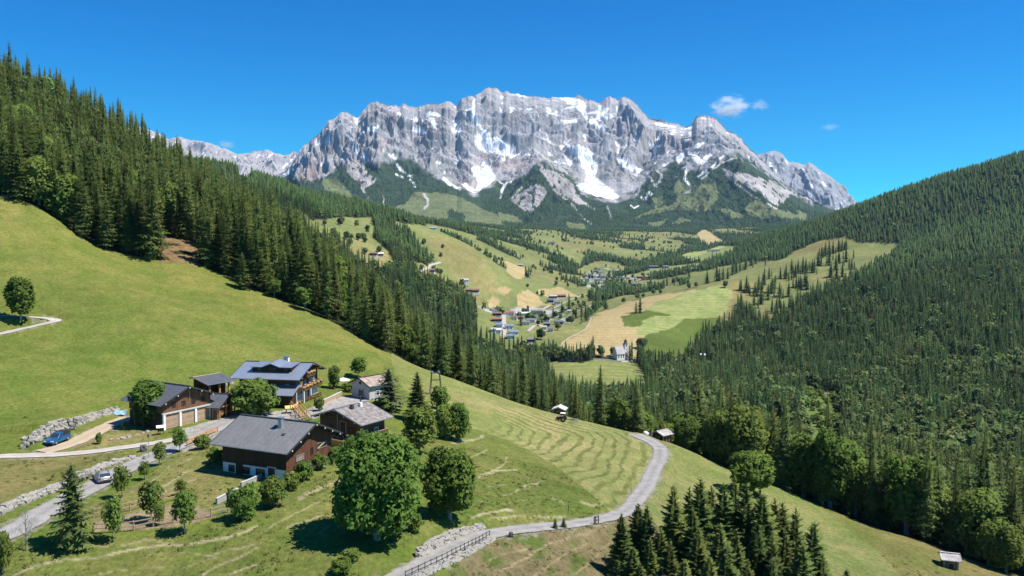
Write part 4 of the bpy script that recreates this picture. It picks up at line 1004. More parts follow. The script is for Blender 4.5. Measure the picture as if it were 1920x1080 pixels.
# row index by depth within the column
fj = (gy_ - Y0) / (Yr[mi_, 0] - Y0); mj_ = np.clip(np.round((fj - ms[0]) / (ms[1] - ms[0])).astype(int), 0, len(ms) - 1)
ok = (gx_ / gy_ * F * CP + 960 > 485) & (gx_ / gy_ * F * CP + 960 < 1650) & (veg[mi_, mj_] > .7) & ~pm[mi_, mj_] & ~rk[mi_, mj_] & ~sn[mi_, mj_]
zt = MZ[mi_, mj_]; tx, ty = project(gx_, gy_, zt)
ok &= (ty > np.interp(tx, DK[:, 0], DK[:, 1]) + 26 + 26 * vnoise(gx_ / 200, gy_ / 200, 240)) & (vnoise(gx_ / 120, gy_ / 120, 241) > -.35)
M2 = dict(x=gx_[ok], y=gy_[ok], z=zt[ok] - 2, h=r.uniform(13, 22, ok.sum()), b=np.zeros(ok.sum(), bool), rot=r.uniform(0, 6.28, ok.sum()))

def stuff(name, label, pts, sources, kinds, girth=1.0):
    """one object whose points carry tree copies; kinds picks the source of each point"""
    n = len(pts['x'])
    if n == 0: return
    me = bpy.data.meshes.new(name); me.vertices.add(n)
    me.vertices.foreach_set('co', np.stack([pts['x'], pts['y'], pts['z']], 1).astype(np.float32).ravel())
    set_float(me, 'size', pts['h'] / 22.0); set_float(me, 'girth', pts['h'] / 22.0 * girth); set_float(me, 'turn', pts['rot'])
    a = me.attributes.new('kind_of_tree', 'INT', 'POINT'); a.data.foreach_set('value', np.asarray(kinds, dtype=np.int32))
    o = link(name, me); tag(o, label, None, None, 'stuff')
    c = bpy.data.collections.new(name + '_sources')
    for i, m in enumerate(sources):
        so = bpy.data.objects.new('%s_source_%02d' % (name, i), m); c.objects.link(so)
    g = bpy.data.node_groups.new(name, 'GeometryNodeTree')
    g.interface.new_socket('Geometry', in_out='INPUT', socket_type='NodeSocketGeometry'); g.interface.new_socket('Geometry', in_out='OUTPUT', socket_type='NodeSocketGeometry')
    gi = g.nodes.new('NodeGroupInput'); go = g.nodes.new('NodeGroupOutput'); ip = g.nodes.new('GeometryNodeInstanceOnPoints'); ci = g.nodes.new('GeometryNodeCollectionInfo')
    ci.inputs['Collection'].default_value = c; ci.inputs['Separate Children'].default_value = True; ci.inputs['Reset Children'].default_value = True
    def na(nm, ty):
        q = g.nodes.new('GeometryNodeInputNamedAttribute'); q.data_type = ty; q.inputs[0].default_value = nm; return [s for s in q.outputs if s.enabled and s.name == 'Attribute'][0]
    cx = g.nodes.new('ShaderNodeCombineXYZ'); g.links.new(na('turn', 'FLOAT'), cx.inputs[2])
    g.links.new(gi.outputs[0], ip.inputs['Points']); g.links.new(ci.outputs[0], ip.inputs['Instance']); ip.inputs['Pick Instance'].default_value = True
    g.links.new(na('kind_of_tree', 'INT'), ip.inputs['Instance Index']); g.links.new(cx.outputs[0], ip.inputs['Rotation']); cs = g.nodes.new('ShaderNodeCombineXYZ'); gi_ = na('girth', 'FLOAT'); g.links.new(gi_, cs.inputs[0]); g.links.new(gi_, cs.inputs[1]); g.links.new(na('size', 'FLOAT'), cs.inputs[2]); g.links.new(cs.outputs[0], ip.inputs['Scale'])
    g.links.new(ip.outputs[0], go.inputs[0])
    md = o.modifiers.new('trees', 'NODES'); md.node_group = g
    return o
def joined(name, parts):
    """crown and trunk as one mesh for the mass of trees"""
    V = []; Fc = []; mats = []; mi = []; off = 0; T3 = []; NN = []
    for me in parts:
        me.calc_loop_triangles(); v = np.empty(len(me.vertices) * 3, np.float32); me.vertices.foreach_get('co', v); v = v.reshape(-1, 3)
        t = np.empty(len(me.loop_triangles) * 3, np.int32); me.loop_triangles.foreach_get('vertices', t); t = t.reshape(-1, 3)
        V.append(v); Fc.append(t + off); off += len(v); mi += [len(mats)] * len(t); mats.append(me.materials[0])
        nn = np.zeros((len(v), 3)); cn = np.empty(len(me.loops) * 3, np.float32); me.corner_normals.foreach_get('vector', cn); lv = np.empty(len(me.loops), np.int32); me.loops.foreach_get('vertex_index', lv); nn[lv] = cn.reshape(-1, 3); NN.append(nn)
        c = np.ones((len(v), 4), np.float32)
        if 'tone' in me.color_attributes: q = np.empty(len(v) * 4, np.float32); me.color_attributes['tone'].data.foreach_get('color', q); c = q.reshape(-1, 4)
        T3.append(c)
    me = np_mesh(name, np.concatenate(V), np.concatenate(Fc), mats, True, mi); set_col(me, 'tone', np.concatenate(T3))
    me.normals_split_custom_set_from_vertices(np.concatenate(NN)); return me
MIDS = [joined('mid_spruce', (spruce_mesh(s, 22, rr, 15, 6, 3, ba), trunk_mesh(22, .25, 5, .9, .2, s))) for s, rr, ba in ((31, 4.2, .08), (32, 4.7, .06), (33, 3.7, .12))]
MIDB = [joined('mid_broadleaf', broad_meshes(s, 22, w, .08, 12, 620, 1.35, M_BRDF)) for s, w in ((41, 15), (42, 12), (43, 17))]
FARS = [spruce_far_mesh(s, 22, rr) for s, rr in ((51, 3.4), (52, 3.9), (53, 3.0))]
FARB = [broad_meshes(s, 22, w, .02, 7, 110, 2.6, M_BRDF)[0] for s, w in ((61, 17), (62, 14))]
FARB0 = [broad_meshes(s, 22, w, .02, 7, 260, 1.9, M_BRDF)[0] for s, w in ((63, 16), (64, 13))]
FARS0 = [spruce_mesh(s, 22, rr, 13, 6, 2, .04, M_SPRF, True, .56) for s, rr in ((54, 4.0), (55, 3.5), (56, 4.4))] + [spruce_mesh(s, 22, rr, 13, 6, 2, .04, M_LARCH, True, .6) for s, rr in ((57, 3.9), (58, 4.3))]

# ---- the 300 that show largest stand as trees of their own
rows_in = A['y'] - np.interp(A['px'], EDGE[:, 0], EDGE[:, 1]); rank = A['y'] / A['h'] * (1 + np.clip(rows_in, 0, None) / 45)
inv = (A['px'] > -15) & (A['px'] < 1935)
near = np.where(inv & ~A['b'] & (A['y'] < 460))[0]; near = near[np.argsort(rank[near])]
pick_s = near[:205]
nb_ = np.where(inv & A['b'] & (A['y'] < 460))[0]; nb_ = nb_[np.argsort(rank[nb_])]
pick_b = nb_[:110]
def zone(i):
    px, y, h, ri = A['px'][i], A['y'][i], A['h'][i], rows_in[i]
    size = 'very tall' if h > 24 else ('tall' if h > 20.5 else ('medium-sized' if h > 17 else 'short'))
    row = 'in the front row' if ri < 7 else ('in the second row' if ri < 14 else 'further back')
    if px < 420:
        where = 'of the upper forest edge at far left' if px < 120 else ('of the upper forest edge above the meadow' if px < 290 else ('by the bare earth bank of the upper forest' if px < 380 else 'of the forest right of the bare earth bank'))
        return size, row, where, 'spruces along the upper forest edge'
    if px < 1010:
        where = 'of the forest near the wayside cross' if px < 540 else ('of the forest above the farmhouse meadow' if px < 680 else ('of the forest beyond the steel lift frame' if px < 850 else 'of the forest where the mown slope begins'))
        return size, row, where, 'spruces behind the mown slope'
    if px < 1290:
        where = 'behind the white-roofed hay hut' if px < 1090 else ('above the end of the forest road' if px < 1200 else 'behind the roadside hay hut')
        return size, row, where, 'spruces behind the hayfield'
    where = 'of the wood right of the roadside hut' if px < 1400 else ('of the wood behind the foreground clump' if px < 1560 else ('of the wood below the dry meadow strip' if px < 1730 else 'of the wood beside the lone grey-roofed hut'))
    return size, row, where, 'trees below the right meadow'
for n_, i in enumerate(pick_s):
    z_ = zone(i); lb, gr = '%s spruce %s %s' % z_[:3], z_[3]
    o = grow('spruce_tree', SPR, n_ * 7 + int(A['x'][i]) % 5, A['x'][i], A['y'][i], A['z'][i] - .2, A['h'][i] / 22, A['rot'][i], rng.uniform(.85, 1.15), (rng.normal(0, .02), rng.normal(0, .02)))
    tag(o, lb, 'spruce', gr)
for n_, i in enumerate(pick_b):
    s = A['h'][i] * .72 / 12
    o = grow('broadleaf_tree', BRO, n_ * 3 + int(A['y'][i]) % 3, A['x'][i], A['y'][i], A['z'][i] - .2, s, A['rot'][i], rng.uniform(.8, 1.1))
    z_ = zone(i); tag(o, '%s leafy tree %s %s' % (('big', 'middling', 'small')[0 if A['h'][i] > 22.5 else (1 if A['h'][i] > 19 else 2)], z_[1], z_[2]), 'tree', 'leafy ' + z_[3].replace('spruces', 'trees'))
rest = np.ones(len(A['x']), bool); rest[pick_s] = False; rest[pick_b] = False
def sub(D, m): return {k: v[m] for k, v in D.items()}
def kinds(D, ns, nb): r = np.random.default_rng(3); return np.where(D['b'], ns + r.integers(0, nb, len(D['x'])), r.integers(0, ns, len(D['x'])))
m = rest & (A['y'] < 460) ; D = sub(A, m); D['h'] = np.where(D['b'], D['h'] * .72, D['h']); stuff('near_forest', 'dense spruce forest on the near slopes behind the front trees', D, MIDS + MIDB, kinds(D, 3, 3))
m = rest & (A['y'] >= 460) & (A['y'] < 1250); D = sub(A, m); D['h'] = np.where(D['b'], D['h'] * .7, D['h']); stuff('hillside_forest', 'dark mixed forest covering the right mountainside', D, FARS0 + FARB0, np.where(D['b'], 5 + rng.integers(0, 2, len(D['x'])), np.where((vnoise(D['x'] / 70, D['y'] / 70, 250) + .5 * vnoise(D['x'] / 18, D['y'] / 18, 251) > .08) & (rng.random(len(D['x'])) < .75), 3 + rng.integers(0, 2, len(D['x'])), rng.integers(0, 3, len(D['x'])))), 1.25)
m = rest & (A['y'] >= 1250); D = sub(A, m); D['h'] = np.where(D['b'], D['h'] * .62, D['h']); stuff('far_forest', 'far dark forest on the ridges around the valley', D, FARS + FARB, kinds(D, 3, 2), 1.4)
stuff('ravine_scrub', 'bright green scrub on the cleared ravine of the right mountainside', S2, [joined('scrub_bush', broad_meshes(64 + i, 22, 30, .02, 8, 260, 2.6, M_BRDL)) for i in range(2)], rng.integers(0, 2, len(S2['x'])))
stuff('valley_trees', 'leafy trees dotted over the valley meadows and around the villages', V2, FARB, rng.integers(0, 2, len(V2['x'])))
stuff('mountain_forest', 'dark mountain forest at the foot of the rock wall', M2, FARS, rng.integers(0, 3, len(M2['x'])), 1.5)
# ---- rough grass and weeds of the pastures
def tuft_mesh(seed, n, w, h, mat):
    r = np.random.default_rng(seed); P = np.stack([r.normal(0, .33, n) * w, r.normal(0, .33, n) * w, np.zeros(n)], 1); a = r.uniform(0, 6.28, n); T_ = np.stack([np.cos(a), np.sin(a), np.zeros(n)], 1) * (.06 + .12 * r.random(n))[:, None] * w
    top = P + np.stack([r.normal(0, .25, n) * w, r.normal(0, .25, n) * w, h * r.uniform(.4, 1.1, n)], 1)
    V = np.stack([P - T_, P + T_, top], 1).reshape(-1, 3); t = r.uniform(.7, 1.3, n); C = np.repeat(np.stack([t, t, t], 1), 3, 0)
    return tris_mesh('tuft', V, C, [mat], 3, .75)
M_TUFT = leaf_mat('rank_grass', (.150, .178, .042), .03, .25, .45); M_STRAW = leaf_mat('dry_grass', (.26, .22, .10), .02, .3, .3)
TUFTS = [tuft_mesh(300 + i, 16, .9, .45, M_TUFT) for i in range(3)] + [tuft_mesh(305, 14, .9, .4, M_STRAW), tuft_mesh(306, 24, 1.2, .6, M_TUFT)]
tx_, ty_, r = scatter(76, 150, .70, 310); cc = cover(tx_, ty_); tz = height(tx_, ty_)
den = np.where(cc == CI['pasture'], .55, np.where(cc == CI['clearing'], .60, np.where(cc == CI['dry_meadow'], .30, np.where(cc == CI['meadow'], .12, 0))))
kp = r.random(len(tx_)) < den * np.clip(.55 + 1.3 * vnoise(tx_ / 6, ty_ / 6, 311) + .5 * vnoise(tx_ / 1.8, ty_ / 1.8, 312), 0, 1.4)
for P_, h_ in ROADS.values():
    D_, _ = dist_line(tx_, ty_, P_[::3, :2]); kp &= D_ > h_ + .3
TD = dict(x=tx_[kp], y=ty_[kp], z=tz[kp] - .03, h=22 * r.uniform(.25, .62, kp.sum()), rot=r.uniform(0, 6.28, kp.sum()))
kd = np.where(cc[kp] == CI['clearing'], r.choice([0, 1, 3, 3, 3, 4], kp.sum()), r.choice([0, 1, 2, 2, 3, 4], kp.sum()))
stuff('rough_grass', 'tussocks of rough grass and weeds on the pastures round the road', TD, TUFTS, kd)
print('trees', len(TD['x']), [len(f['x']) for f in FOREST], len(V2['x']), len(M2['x']), len(near), len(nb_))
# ------------------------------------------------------------------ buildings
def plank_mat(name, c0, c1, pitch=.22, axis='X'):
    """vertical boarding: each board its own tone, dark joints, streaks down the grain"""
    m, n, l, b = nodes(name)
    tc = n.new('ShaderNodeTexCoord'); sp = n.new('ShaderNodeSeparateXYZ'); l.new(tc.outputs['Object'], sp.inputs[0])
    ad = n.new('ShaderNodeMath'); l.new(sp.outputs[0], ad.inputs[0]); l.new(sp.outputs[1], ad.inputs[1])
    dv = n.new('ShaderNodeMath'); dv.operation = 'DIVIDE'; l.new(ad.outputs[0] if axis == 'X' else sp.outputs[2], dv.inputs[0]); dv.inputs[1].default_value = pitch
    fl = n.new('ShaderNodeMath'); fl.operation = 'FLOOR'; l.new(dv.outputs[0], fl.inputs[0])
    wn = n.new('ShaderNodeTexWhiteNoise'); wn.noise_dimensions = '1D'; l.new(fl.outputs[0], wn.inputs['W'])
    fr = n.new('ShaderNodeMath'); fr.operation = 'FRACT'; l.new(dv.outputs[0], fr.inputs[0])
    jt = n.new('ShaderNodeMath'); jt.operation = 'GREATER_THAN'; l.new(fr.outputs[0], jt.inputs[0]); jt.inputs[1].default_value = .1
    mp = N(n, 'ShaderNodeMapping'); mp.inputs['Scale'].default_value = (3, 3, .35) if axis == 'X' else (.4, .4, 4); l.new(tc.outputs['Object'], mp.inputs[0])
    g = noise_fac(n, l, 2.5, 5, .7, .3, .7, (.65, 1.25), mp.outputs[0])
    c = mixc(n, l, c0, c1, wn.outputs['Value'])
    k = n.new('ShaderNodeMapRange'); l.new(jt.outputs[0], k.inputs[0]); k.inputs[3].default_value = .35; k.inputs[4].default_value = 1
    l.new(mulv(n, l, mulv(n, l, c, g), k.outputs[0]), b.inputs['Base Color']); b.inputs['Roughness'].default_value = .85; b.inputs['Specular IOR Level'].default_value = .2
    bp = N(n, 'ShaderNodeBump', Strength=.5, Distance=.03); l.new(k.outputs[0], bp.inputs['Height']); l.new(bp.outputs[0], b.inputs['Normal'])
    return m
WD_DARK = plank_mat('dark_larch_boards', (.052, .030, .019), (.085, .048, .028))
WD_RED = plank_mat('red_brown_boards', (.105, .045, .026), (.155, .064, .036))
WD_MID = plank_mat('brown_boards', (.135, .070, .038), (.20, .105, .055))
WD_LOG = plank_mat('brown_logs', (.11, .055, .030), (.17, .09, .048), .24, 'Z')
WD_GREY = plank_mat('silvered_boards', (.20, .165, .13), (.29, .25, .20))
WD_NEW = simple('fresh_orange_wood', (.50, .25, .085), .7, .25, 5)
WD_TAN = simple('weathered_tan_wood', (.38, .28, .17), .8, .3, 5)
WD_BARN = plank_mat('tan_garage_boards', (.36, .25, .16), (.43, .31, .21), .3, 'Z')
PLAST = simple('white_plaster', (.70, .69, .66), .9, .12, 1.2)
COTT = simple('shaded_plaster', (.46, .44, .41), .9, .2, 1.0)  # cottage plaster, darkened to paint in the shade on its wall
PLASTG = simple('grey_plaster', (.33, .32, .31), .9, .15, 1.5)
CONC = simple('concrete', (.45, .44, .41), .9, .18, 1.5)
GLASS = simple('window_glass', (.03, .035, .04), .12, .3, .5, spec=.6)
WHITEP = simple('white_paint', (.75, .75, .73), .6, .08, 2)
METALD = simple('dark_metal', (.09, .09, .095), .45, .2, 3, .6)
METALG = simple('zinc', (.40, .41, .42), .45, .15, 2, .7)
def roof_mat(name, c0, c1, pitch, rough, metal=0.0, patch=.3, rows=0.0):
    m, n, l, b = nodes(name)
    tc = n.new('ShaderNodeTexCoord'); sp = n.new('ShaderNodeSeparateXYZ'); l.new(tc.outputs['Object'], sp.inputs[0])
    def saw(out, p, lo):
        dv = n.new('ShaderNodeMath'); dv.operation = 'DIVIDE'; l.new(out, dv.inputs[0]); dv.inputs[1].default_value = p
        fr = n.new('ShaderNodeMath'); fr.operation = 'FRACT'; l.new(dv.outputs[0], fr.inputs[0])
        r = n.new('ShaderNodeMapRange'); l.new(fr.outputs[0], r.inputs[0]); r.inputs[1].default_value = 0; r.inputs[2].default_value = .14; r.inputs[3].default_value = lo; r.inputs[4].default_value = 1
        return r.outputs[0], dv.outputs[0]
    k, dv = saw(sp.outputs[0], pitch, .72)
    f = noise_fac(n, l, .55, 6, .7, .3, .7, (0, 1), tc.outputs['Object']); g = noise_fac(n, l, 4, 4, .7, .3, .7, (1 - patch, 1 + patch), tc.outputs['Object'])
    c = mulv(n, l, mulv(n, l, mixc(n, l, c0, c1, f), g), k)
    hgt = k
    if rows:
        k2, dv2 = saw(sp.outputs[1], rows, .62); c = mulv(n, l, c, k2); hgt = k2
        cb = n.new('ShaderNodeCombineXYZ'); 
        for o_, i_ in ((dv, 0), (dv2, 1)):
            fl = n.new('ShaderNodeMath'); fl.operation = 'FLOOR'; l.new(o_, fl.inputs[0]); l.new(fl.outputs[0], cb.inputs[i_])
        wn = n.new('ShaderNodeTexWhiteNoise'); wn.noise_dimensions = '2D'; l.new(cb.outputs[0], wn.inputs['Vector'])
        r = n.new('ShaderNodeMapRange'); l.new(wn.outputs['Value'], r.inputs[0]); r.inputs[3].default_value = .68; r.inputs[4].default_value = 1.3
        c = mulv(n, l, c, r.outputs[0])
    l.new(c, b.inputs['Base Color']); b.inputs['Roughness'].default_value = rough; b.inputs['Metallic'].default_value = metal
    bp = N(n, 'ShaderNodeBump', Strength=.4, Distance=.05); l.new(hgt, bp.inputs['Height']); l.new(bp.outputs[0], b.inputs['Normal'])
    return m
RF_BARN = roof_mat('grey_roof_felt', (.118, .118, .122), (.165, .162, .162), 1.0, .75, 0, .22)
RF_BLUE = roof_mat('sky_sheen_metal_roof', (.27, .31, .38), (.34, .38, .45), .6, .34, .45, .12)  # blue-grey base raised to paint in the sky's reflection
RF_DARK = roof_mat('dark_slate_roof', (.085, .090, .105), (.12, .125, .14), 2.2, .5, .2, .2)
RF_SHIN = roof_mat('weathered_shingles', (.165, .142, .13), (.245, .215, .20), .45, .85, 0, .3, .55)
RF_LIGHT = roof_mat('pale_shingles', (.33, .30, .28), (.42, .39, .37), .5, .8, 0, .25, .6)
RF_TAN = roof_mat('tan_roof_tiles', (.27, .205, .165), (.35, .275, .225), .4, .8, 0, .2, .5)
RF_WHITE = roof_mat('pale_tin_roof', (.58, .57, .56), (.68, .67, .66), .8, .5, 0, .15)

class House:
    """gabled house in its own frame: x along the ridge (A to B), -y towards the camera, z up from the ground"""
    def __init__(s, name, label, cat, A, B, ridge, wn, wf, dn, df, og=.9, oe=.9, gz=None, group=None, depth=2.5):
        A = Vector(A[:2]); B = Vector(B[:2]); s.L = (B - A).length; c = (A + B) / 2
        s.gz = gz; s.ridge = ridge; s.wn, s.wf, s.dn, s.df, s.og, s.oe = wn, wf, dn, df, og, oe
        s.root = empty(name, (c.x, c.y, gz), math.atan2(B.y - A.y, B.x - A.x)); tag(s.root, label, cat, group)
        s.x0, s.x1 = -s.L / 2 + og, s.L / 2 - og; s.yn, s.yf = -wn + oe, wf - oe; s.depth = depth
    def roofz(s, y): return s.ridge - (s.dn * (-y) / s.wn if y < 0 else s.df * y / s.wf)
    def walls(s, mat, z0=None, z1=None, name='wall', inset=0.0, gap=.12):
        z0 = -s.depth if z0 is None else z0
        yn, yf, x0, x1 = s.yn + inset, s.yf - inset, s.x0 + inset, s.x1 - inset
        if z1 is None: top = [(yn, s.roofz(yn) - gap), (0, s.ridge - gap), (yf, s.roofz(yf) - gap)]
        else: top = [(yn, z1), (yf, z1)]
        prof = [(yf, z0), (yn, z0)] + top
        mb = MB(); n = len(prof)
        for x in (x0, x1): mb.v += [(x, y, z) for y, z in prof]
        mb.f += [tuple(reversed(range(n))), tuple(range(n, 2 * n))]
        for i in range(n): mb.f.append((i, (i + 1) % n, n + (i + 1) % n, n + i))
        return mb.build(name, mat, s.root)
    def roof(s, mat, th=.16, edge=None):
        mb = MB(); h = s.L / 2
        pr = [(-s.wn, s.ridge - s.dn), (0, s.ridge), (s.wf, s.ridge - s.df)]
        P = pr + [(y, z - th) for y, z in reversed(pr)]; n = 6
        for x in (-h, h): mb.v += [(x, y, z) for y, z in P]
        for a, b in ((0, 1), (1, 2)): mb.f.append((a, n + a, n + b, b))
        for a, b in ((3, 4), (4, 5)): mb.f.append((a, n + a, n + b, b))
        mb.f.append((2, n + 2, n + 3, 3)); mb.f.append((5, n + 5, n + 0, 0))
        mb.f += [(0, 1, 4, 5), (1, 2, 3, 4), (n + 5, n + 4, n + 1, n), (n + 4, n + 3, n + 2, n + 1)]
        me = mb.mesh('roof', [mat]); s.rf = link('roof', me, s.root)
        rc = MB(); rc.bar((-h - .03, 0, s.ridge + .05), (h + .03, 0, s.ridge + .05), .42, .09); rc.build('ridge_cap', edge or mat, s.rf)
        for x in (-h, h):
            bb = MB(); sx = .035 if x > 0 else -.035
            bb.bar((x + sx, -s.wn - .02, s.ridge - s.dn - .06), (x + sx, 0, s.ridge - .06), .06, .24); bb.bar((x + sx, 0, s.ridge - .06), (x + sx, s.wf + .02, s.ridge - s.df - .06), .06, .24)
            bb.build('bargeboard', edge or mat, s.rf)
        gt = MB(); gt.bar((-h, -s.wn - .09, s.ridge - s.dn - .06), (h, -s.wn - .09, s.ridge - s.dn - .06), .12, .1); gt.build('gutter', METALG, s.rf)
        return s.rf
    def pos(s, face, a, z, out=0.0):
        if face == 'near': return Vector((a, s.yn - out, z)), 0
        if face == 'far': return Vector((a, s.yf + out, z)), math.pi
        if face == 'A': return Vector((s.x0 - out, a, z)), -math.pi / 2
        return Vector((s.x1 + out, a, z)), math.pi / 2
    def window(s, face, a, z, w=.9, h=1.0, frame=None, name='window', shutter=None, bars=True, pane=None):
        p, rz = s.pos(face, a, z, .02); M = Matrix.Translation(p) @ Matrix.Rotation(rz, 4, 'Z')
        mb = MB(); t = .09
        for c, d in (((0, 0, h / 2), (w + t, .12, t)), ((0, 0, -h / 2), (w + t, .12, t)), ((-w / 2, 0, 0), (t, .12, h - t)), ((w / 2, 0, 0), (t, .12, h - t))): mb.box(c, d, 0, M)
        if bars: mb.box((0, -.005, 0), (.05, .08, h - t), 0, M)
        f = mb.build(name, frame or WHITEP, s.root)
        g = MB(); g.box((0, .02, 0), (w - t, .04, h - t), 0, M); g.build('pane', pane or GLASS, f)
        if shutter:
            for sx in (-1, 1): q = MB(); q.box((sx * (w / 2 + .28), -.03, 0), (.42, .06, h + .05), 0, M); q.build('shutter', shutter, f)
        return f
    def door(s, face, a, w=1.0, h=2.0, mat=None, z0=0.0, name='door', frame=None):
        p, rz = s.pos(face, a, z0 + h / 2, .03); M = Matrix.Translation(p) @ Matrix.Rotation(rz, 4, 'Z')
        mb = MB(); mb.box((0, 0, 0), (w, .08, h), 0, M); d = mb.build(name, mat or WD_DARK, s.root)
        fm = MB(); t = .12
        for c, e in (((-w / 2 - t / 2, -.02, 0), (t, .14, h)), ((w / 2 + t / 2, -.02, 0), (t, .14, h)), ((0, -.02, h / 2 + t / 2), (w + 2 * t, .14, t))): fm.box(c, e, 0, M)
        fm.build('door_frame', frame or WD_TAN, d)
        return d
    def purlins(s, mat, ys, ends=(-1, 1), out=.05):
        for e in ends:
            for y in ys:
                x1 = e * (s.L / 2 + out); x0 = s.x1 if e > 0 else s.x0
                z = s.roofz(y) - .30
                mb = MB(); mb.bar((x0, y, z), (x1, y, z), .2, .22); o = mb.build('purlin', mat, s.root)
                c = MB(); c.box((x1 + e * .012, y, z), (.025, .17, .19)); c.build('purlin_end', WHITEP, o)
    def chimney(s, x, y, w=.8, d=.8, h=1.3, mat=None, cap=True):
        z0 = s.roofz(y); mb = MB(); mb.box((x, y, z0 + h / 2 - .3), (w, d, h + .6)); o = mb.build('chimney', mat or CONC, s.rf)
        if cap:
            q = MB()
            for sx in (-1, 1):
                for sy in (-1, 1): q.box((x + sx * w * .38, y + sy * d * .38, z0 + h + .12), (.1, .1, .24))
            q.box((x, y, z0 + h + .29), (w + .35, d + .35, .08)); q.build('chimney_cap', METALG, o)
        return o
    def balcony(s, face, a0, a1, z, depth=1.1, mat=None, flowers=True, rail_h=.95):
        p, rz = s.pos(face, 0, 0); M = Matrix.Translation((p.x if face in 'AB' else 0, p.y if face not in 'AB' else 0, 0)) @ Matrix.Rotation(rz, 4, 'Z')
        sg = 1
        mb = MB(); c = (a0 + a1) / 2; w = abs(a1 - a0)
        if face == 'A': c = -c
        mb.box((c, -depth / 2, z), (w, depth, .14), 0, M); o = mb.build('balcony', mat, s.root)
        k = int(w / .16); sl = MB()
        for i in range(k): sl.box((c - w / 2 + (i + .5) * w / k, -depth + .03, z + .12 + rail_h / 2 - .06), (w / k * .78, .035, rail_h - .14), 0, M)
        for e in (-1, 1):
            for j in range(5): sl.box((c + e * (w / 2 - .03), -depth + .1 + j * .22, z + .5), (.035, .14, rail_h - .2), 0, M)
        sl.build('balcony_boards', mat, o)
        r = MB(); r.box((c, -depth + .03, z + rail_h + .04), (w, .12, .08), 0, M)
        for e in (-1, 1): r.box((c + e * (w / 2 - .03), -depth / 2, z + rail_h + .04), (.1, depth, .08), 0, M)
        r.build('handrail', WD_TAN, o)
        br = MB()
        for i in range(4):
            x = c - w / 2 + .4 + i * (w - .8) / 3; br.bar(M @ Vector((x, 0, z - .75)), M @ Vector((x, -depth + .1, z - .12)), .12)
        br.build('bracket', mat, o)
        if flowers:
            for i in range(flowers):
                x = c - w / 2 + (i + .5) * w / flowers; fb = MB(); fb.box((x, -depth - .09, z + rail_h - .12), (w / flowers * .62, .2, .2), 0, M); b_ = fb.build('flower_box', WD_TAN, o)
                fl = MB(); rr = random.Random(i)
                for _ in range(26):
                    q = M @ Vector((x + rr.uniform(-.5, .5) * w / flowers * .66, -depth - .09 + rr.uniform(-.2, .16), z + rail_h + rr.uniform(-.12, .22))); e1 = Vector((rr.uniform(-1, 1), rr.uniform(-1, 1), rr.uniform(-1, 1))) * .17; e2 = Vector((rr.uniform(-1, 1), rr.uniform(-1, 1), rr.uniform(-1, 1))) * .17
                    fl.poly([q + e1, q + e2, q - e1 * .6 - e2 * .4])
                fl.build('flowers', FLOWER, b_)
        return o
FLOWER = simple('yellow_orange_flowers', (.62, .38, .10), .8, .5, 6)

G = -33.9
# ---- the big barn in front
A_ = at_z(452, 777, G + 7.35); B_ = at_z(594, 793, G + 7.35)
H = House('barn', 'large dark brown barn with wide grey felt roof and red-brown boarded gable', 'barn', A_, B_, 7.35, 6.6, 6.3, 3.0, 2.85, 1.3, 1.25, G)
H.walls(PLAST, None, 1.45, 'plinth', .02); H.walls(WD_DARK, 1.47, None, 'wall'); 
gb = MB(); P = [(H.yn - .04, 1.2), (H.yf + .04, 1.2), (H.yf + .04, H.roofz(H.yf) - .2), (0, H.ridge - .2), (H.yn - .04, H.roofz(H.yn) - .2)]
gb.v = [(H.x1 + dx, y, z) for dx in (.01, .07) for y, z in P]; gb.f = [tuple(range(5, 10)), tuple(reversed(range(5)))] + [(i, (i + 1) % 5, 5 + (i + 1) % 5, 5 + i) for i in range(5)]
gb.build('gable_boarding', WD_RED, H.root)
H.roof(RF_BARN, .2, METALD); H.purlins(WD_DARK, (-5.6, -3.7, -1.9, 0, 1.9, 3.7, 5.6), (1,))
H.chimney(1.9, -1.6, .62, .62, 1.15, METALG)
sk = MB(); sk.bar((3.6, -2.9, H.roofz(-2.9) + .05), (3.6, -3.35, H.roofz(-3.35) + .05), .55, .08); sk.build('skylight', METALD, H.rf)
for a, w in ((-4.2, 1.0), (-1.4, 1.2), (1.2, 1.5)): H.window('near', a, .65, w, .95, WD_DARK)
H.door('near', 3.3, 1.3, 1.9, WD_RED, -.3, frame=PLAST); H.door('near', -2.7, 1.0, 1.7, WD_DARK, -.3, frame=WD_DARK)
H.x1 += .07
H.window('B', -2.4, 2.65, 1.9, .8, WD_GREY, bars=False, pane=WD_GREY); H.window('B', 2.6, 3.35, 2.3, .85, WD_GREY, bars=True); H.window('B', .3, 3.0, .55, 1.0, WD_DARK); 
sh = MB(); p, rz = H.pos('B', 2.6, 3.35, .1); M = Matrix.Translation(p) @ Matrix.Rotation(rz, 4, 'Z'); sh.bar(M @ Vector((-1.0, 0, -.35)), M @ Vector((.9, 0, .4)), .14); sh.build('brace', WD_TAN, H.root)
H.x1 -= .07
bd = simple('pale_blue_door_paint', (.30, .48, .62), .7, .15, 3)
H.door('B', 3.2, .9, 1.45, bd, -.35, frame=WD_DARK); H.window('B', 1.9, .55, .9, .9, WD_DARK); H.window('B', -3.3, .55, 1.1, .9, WD_DARK)
BARN = H
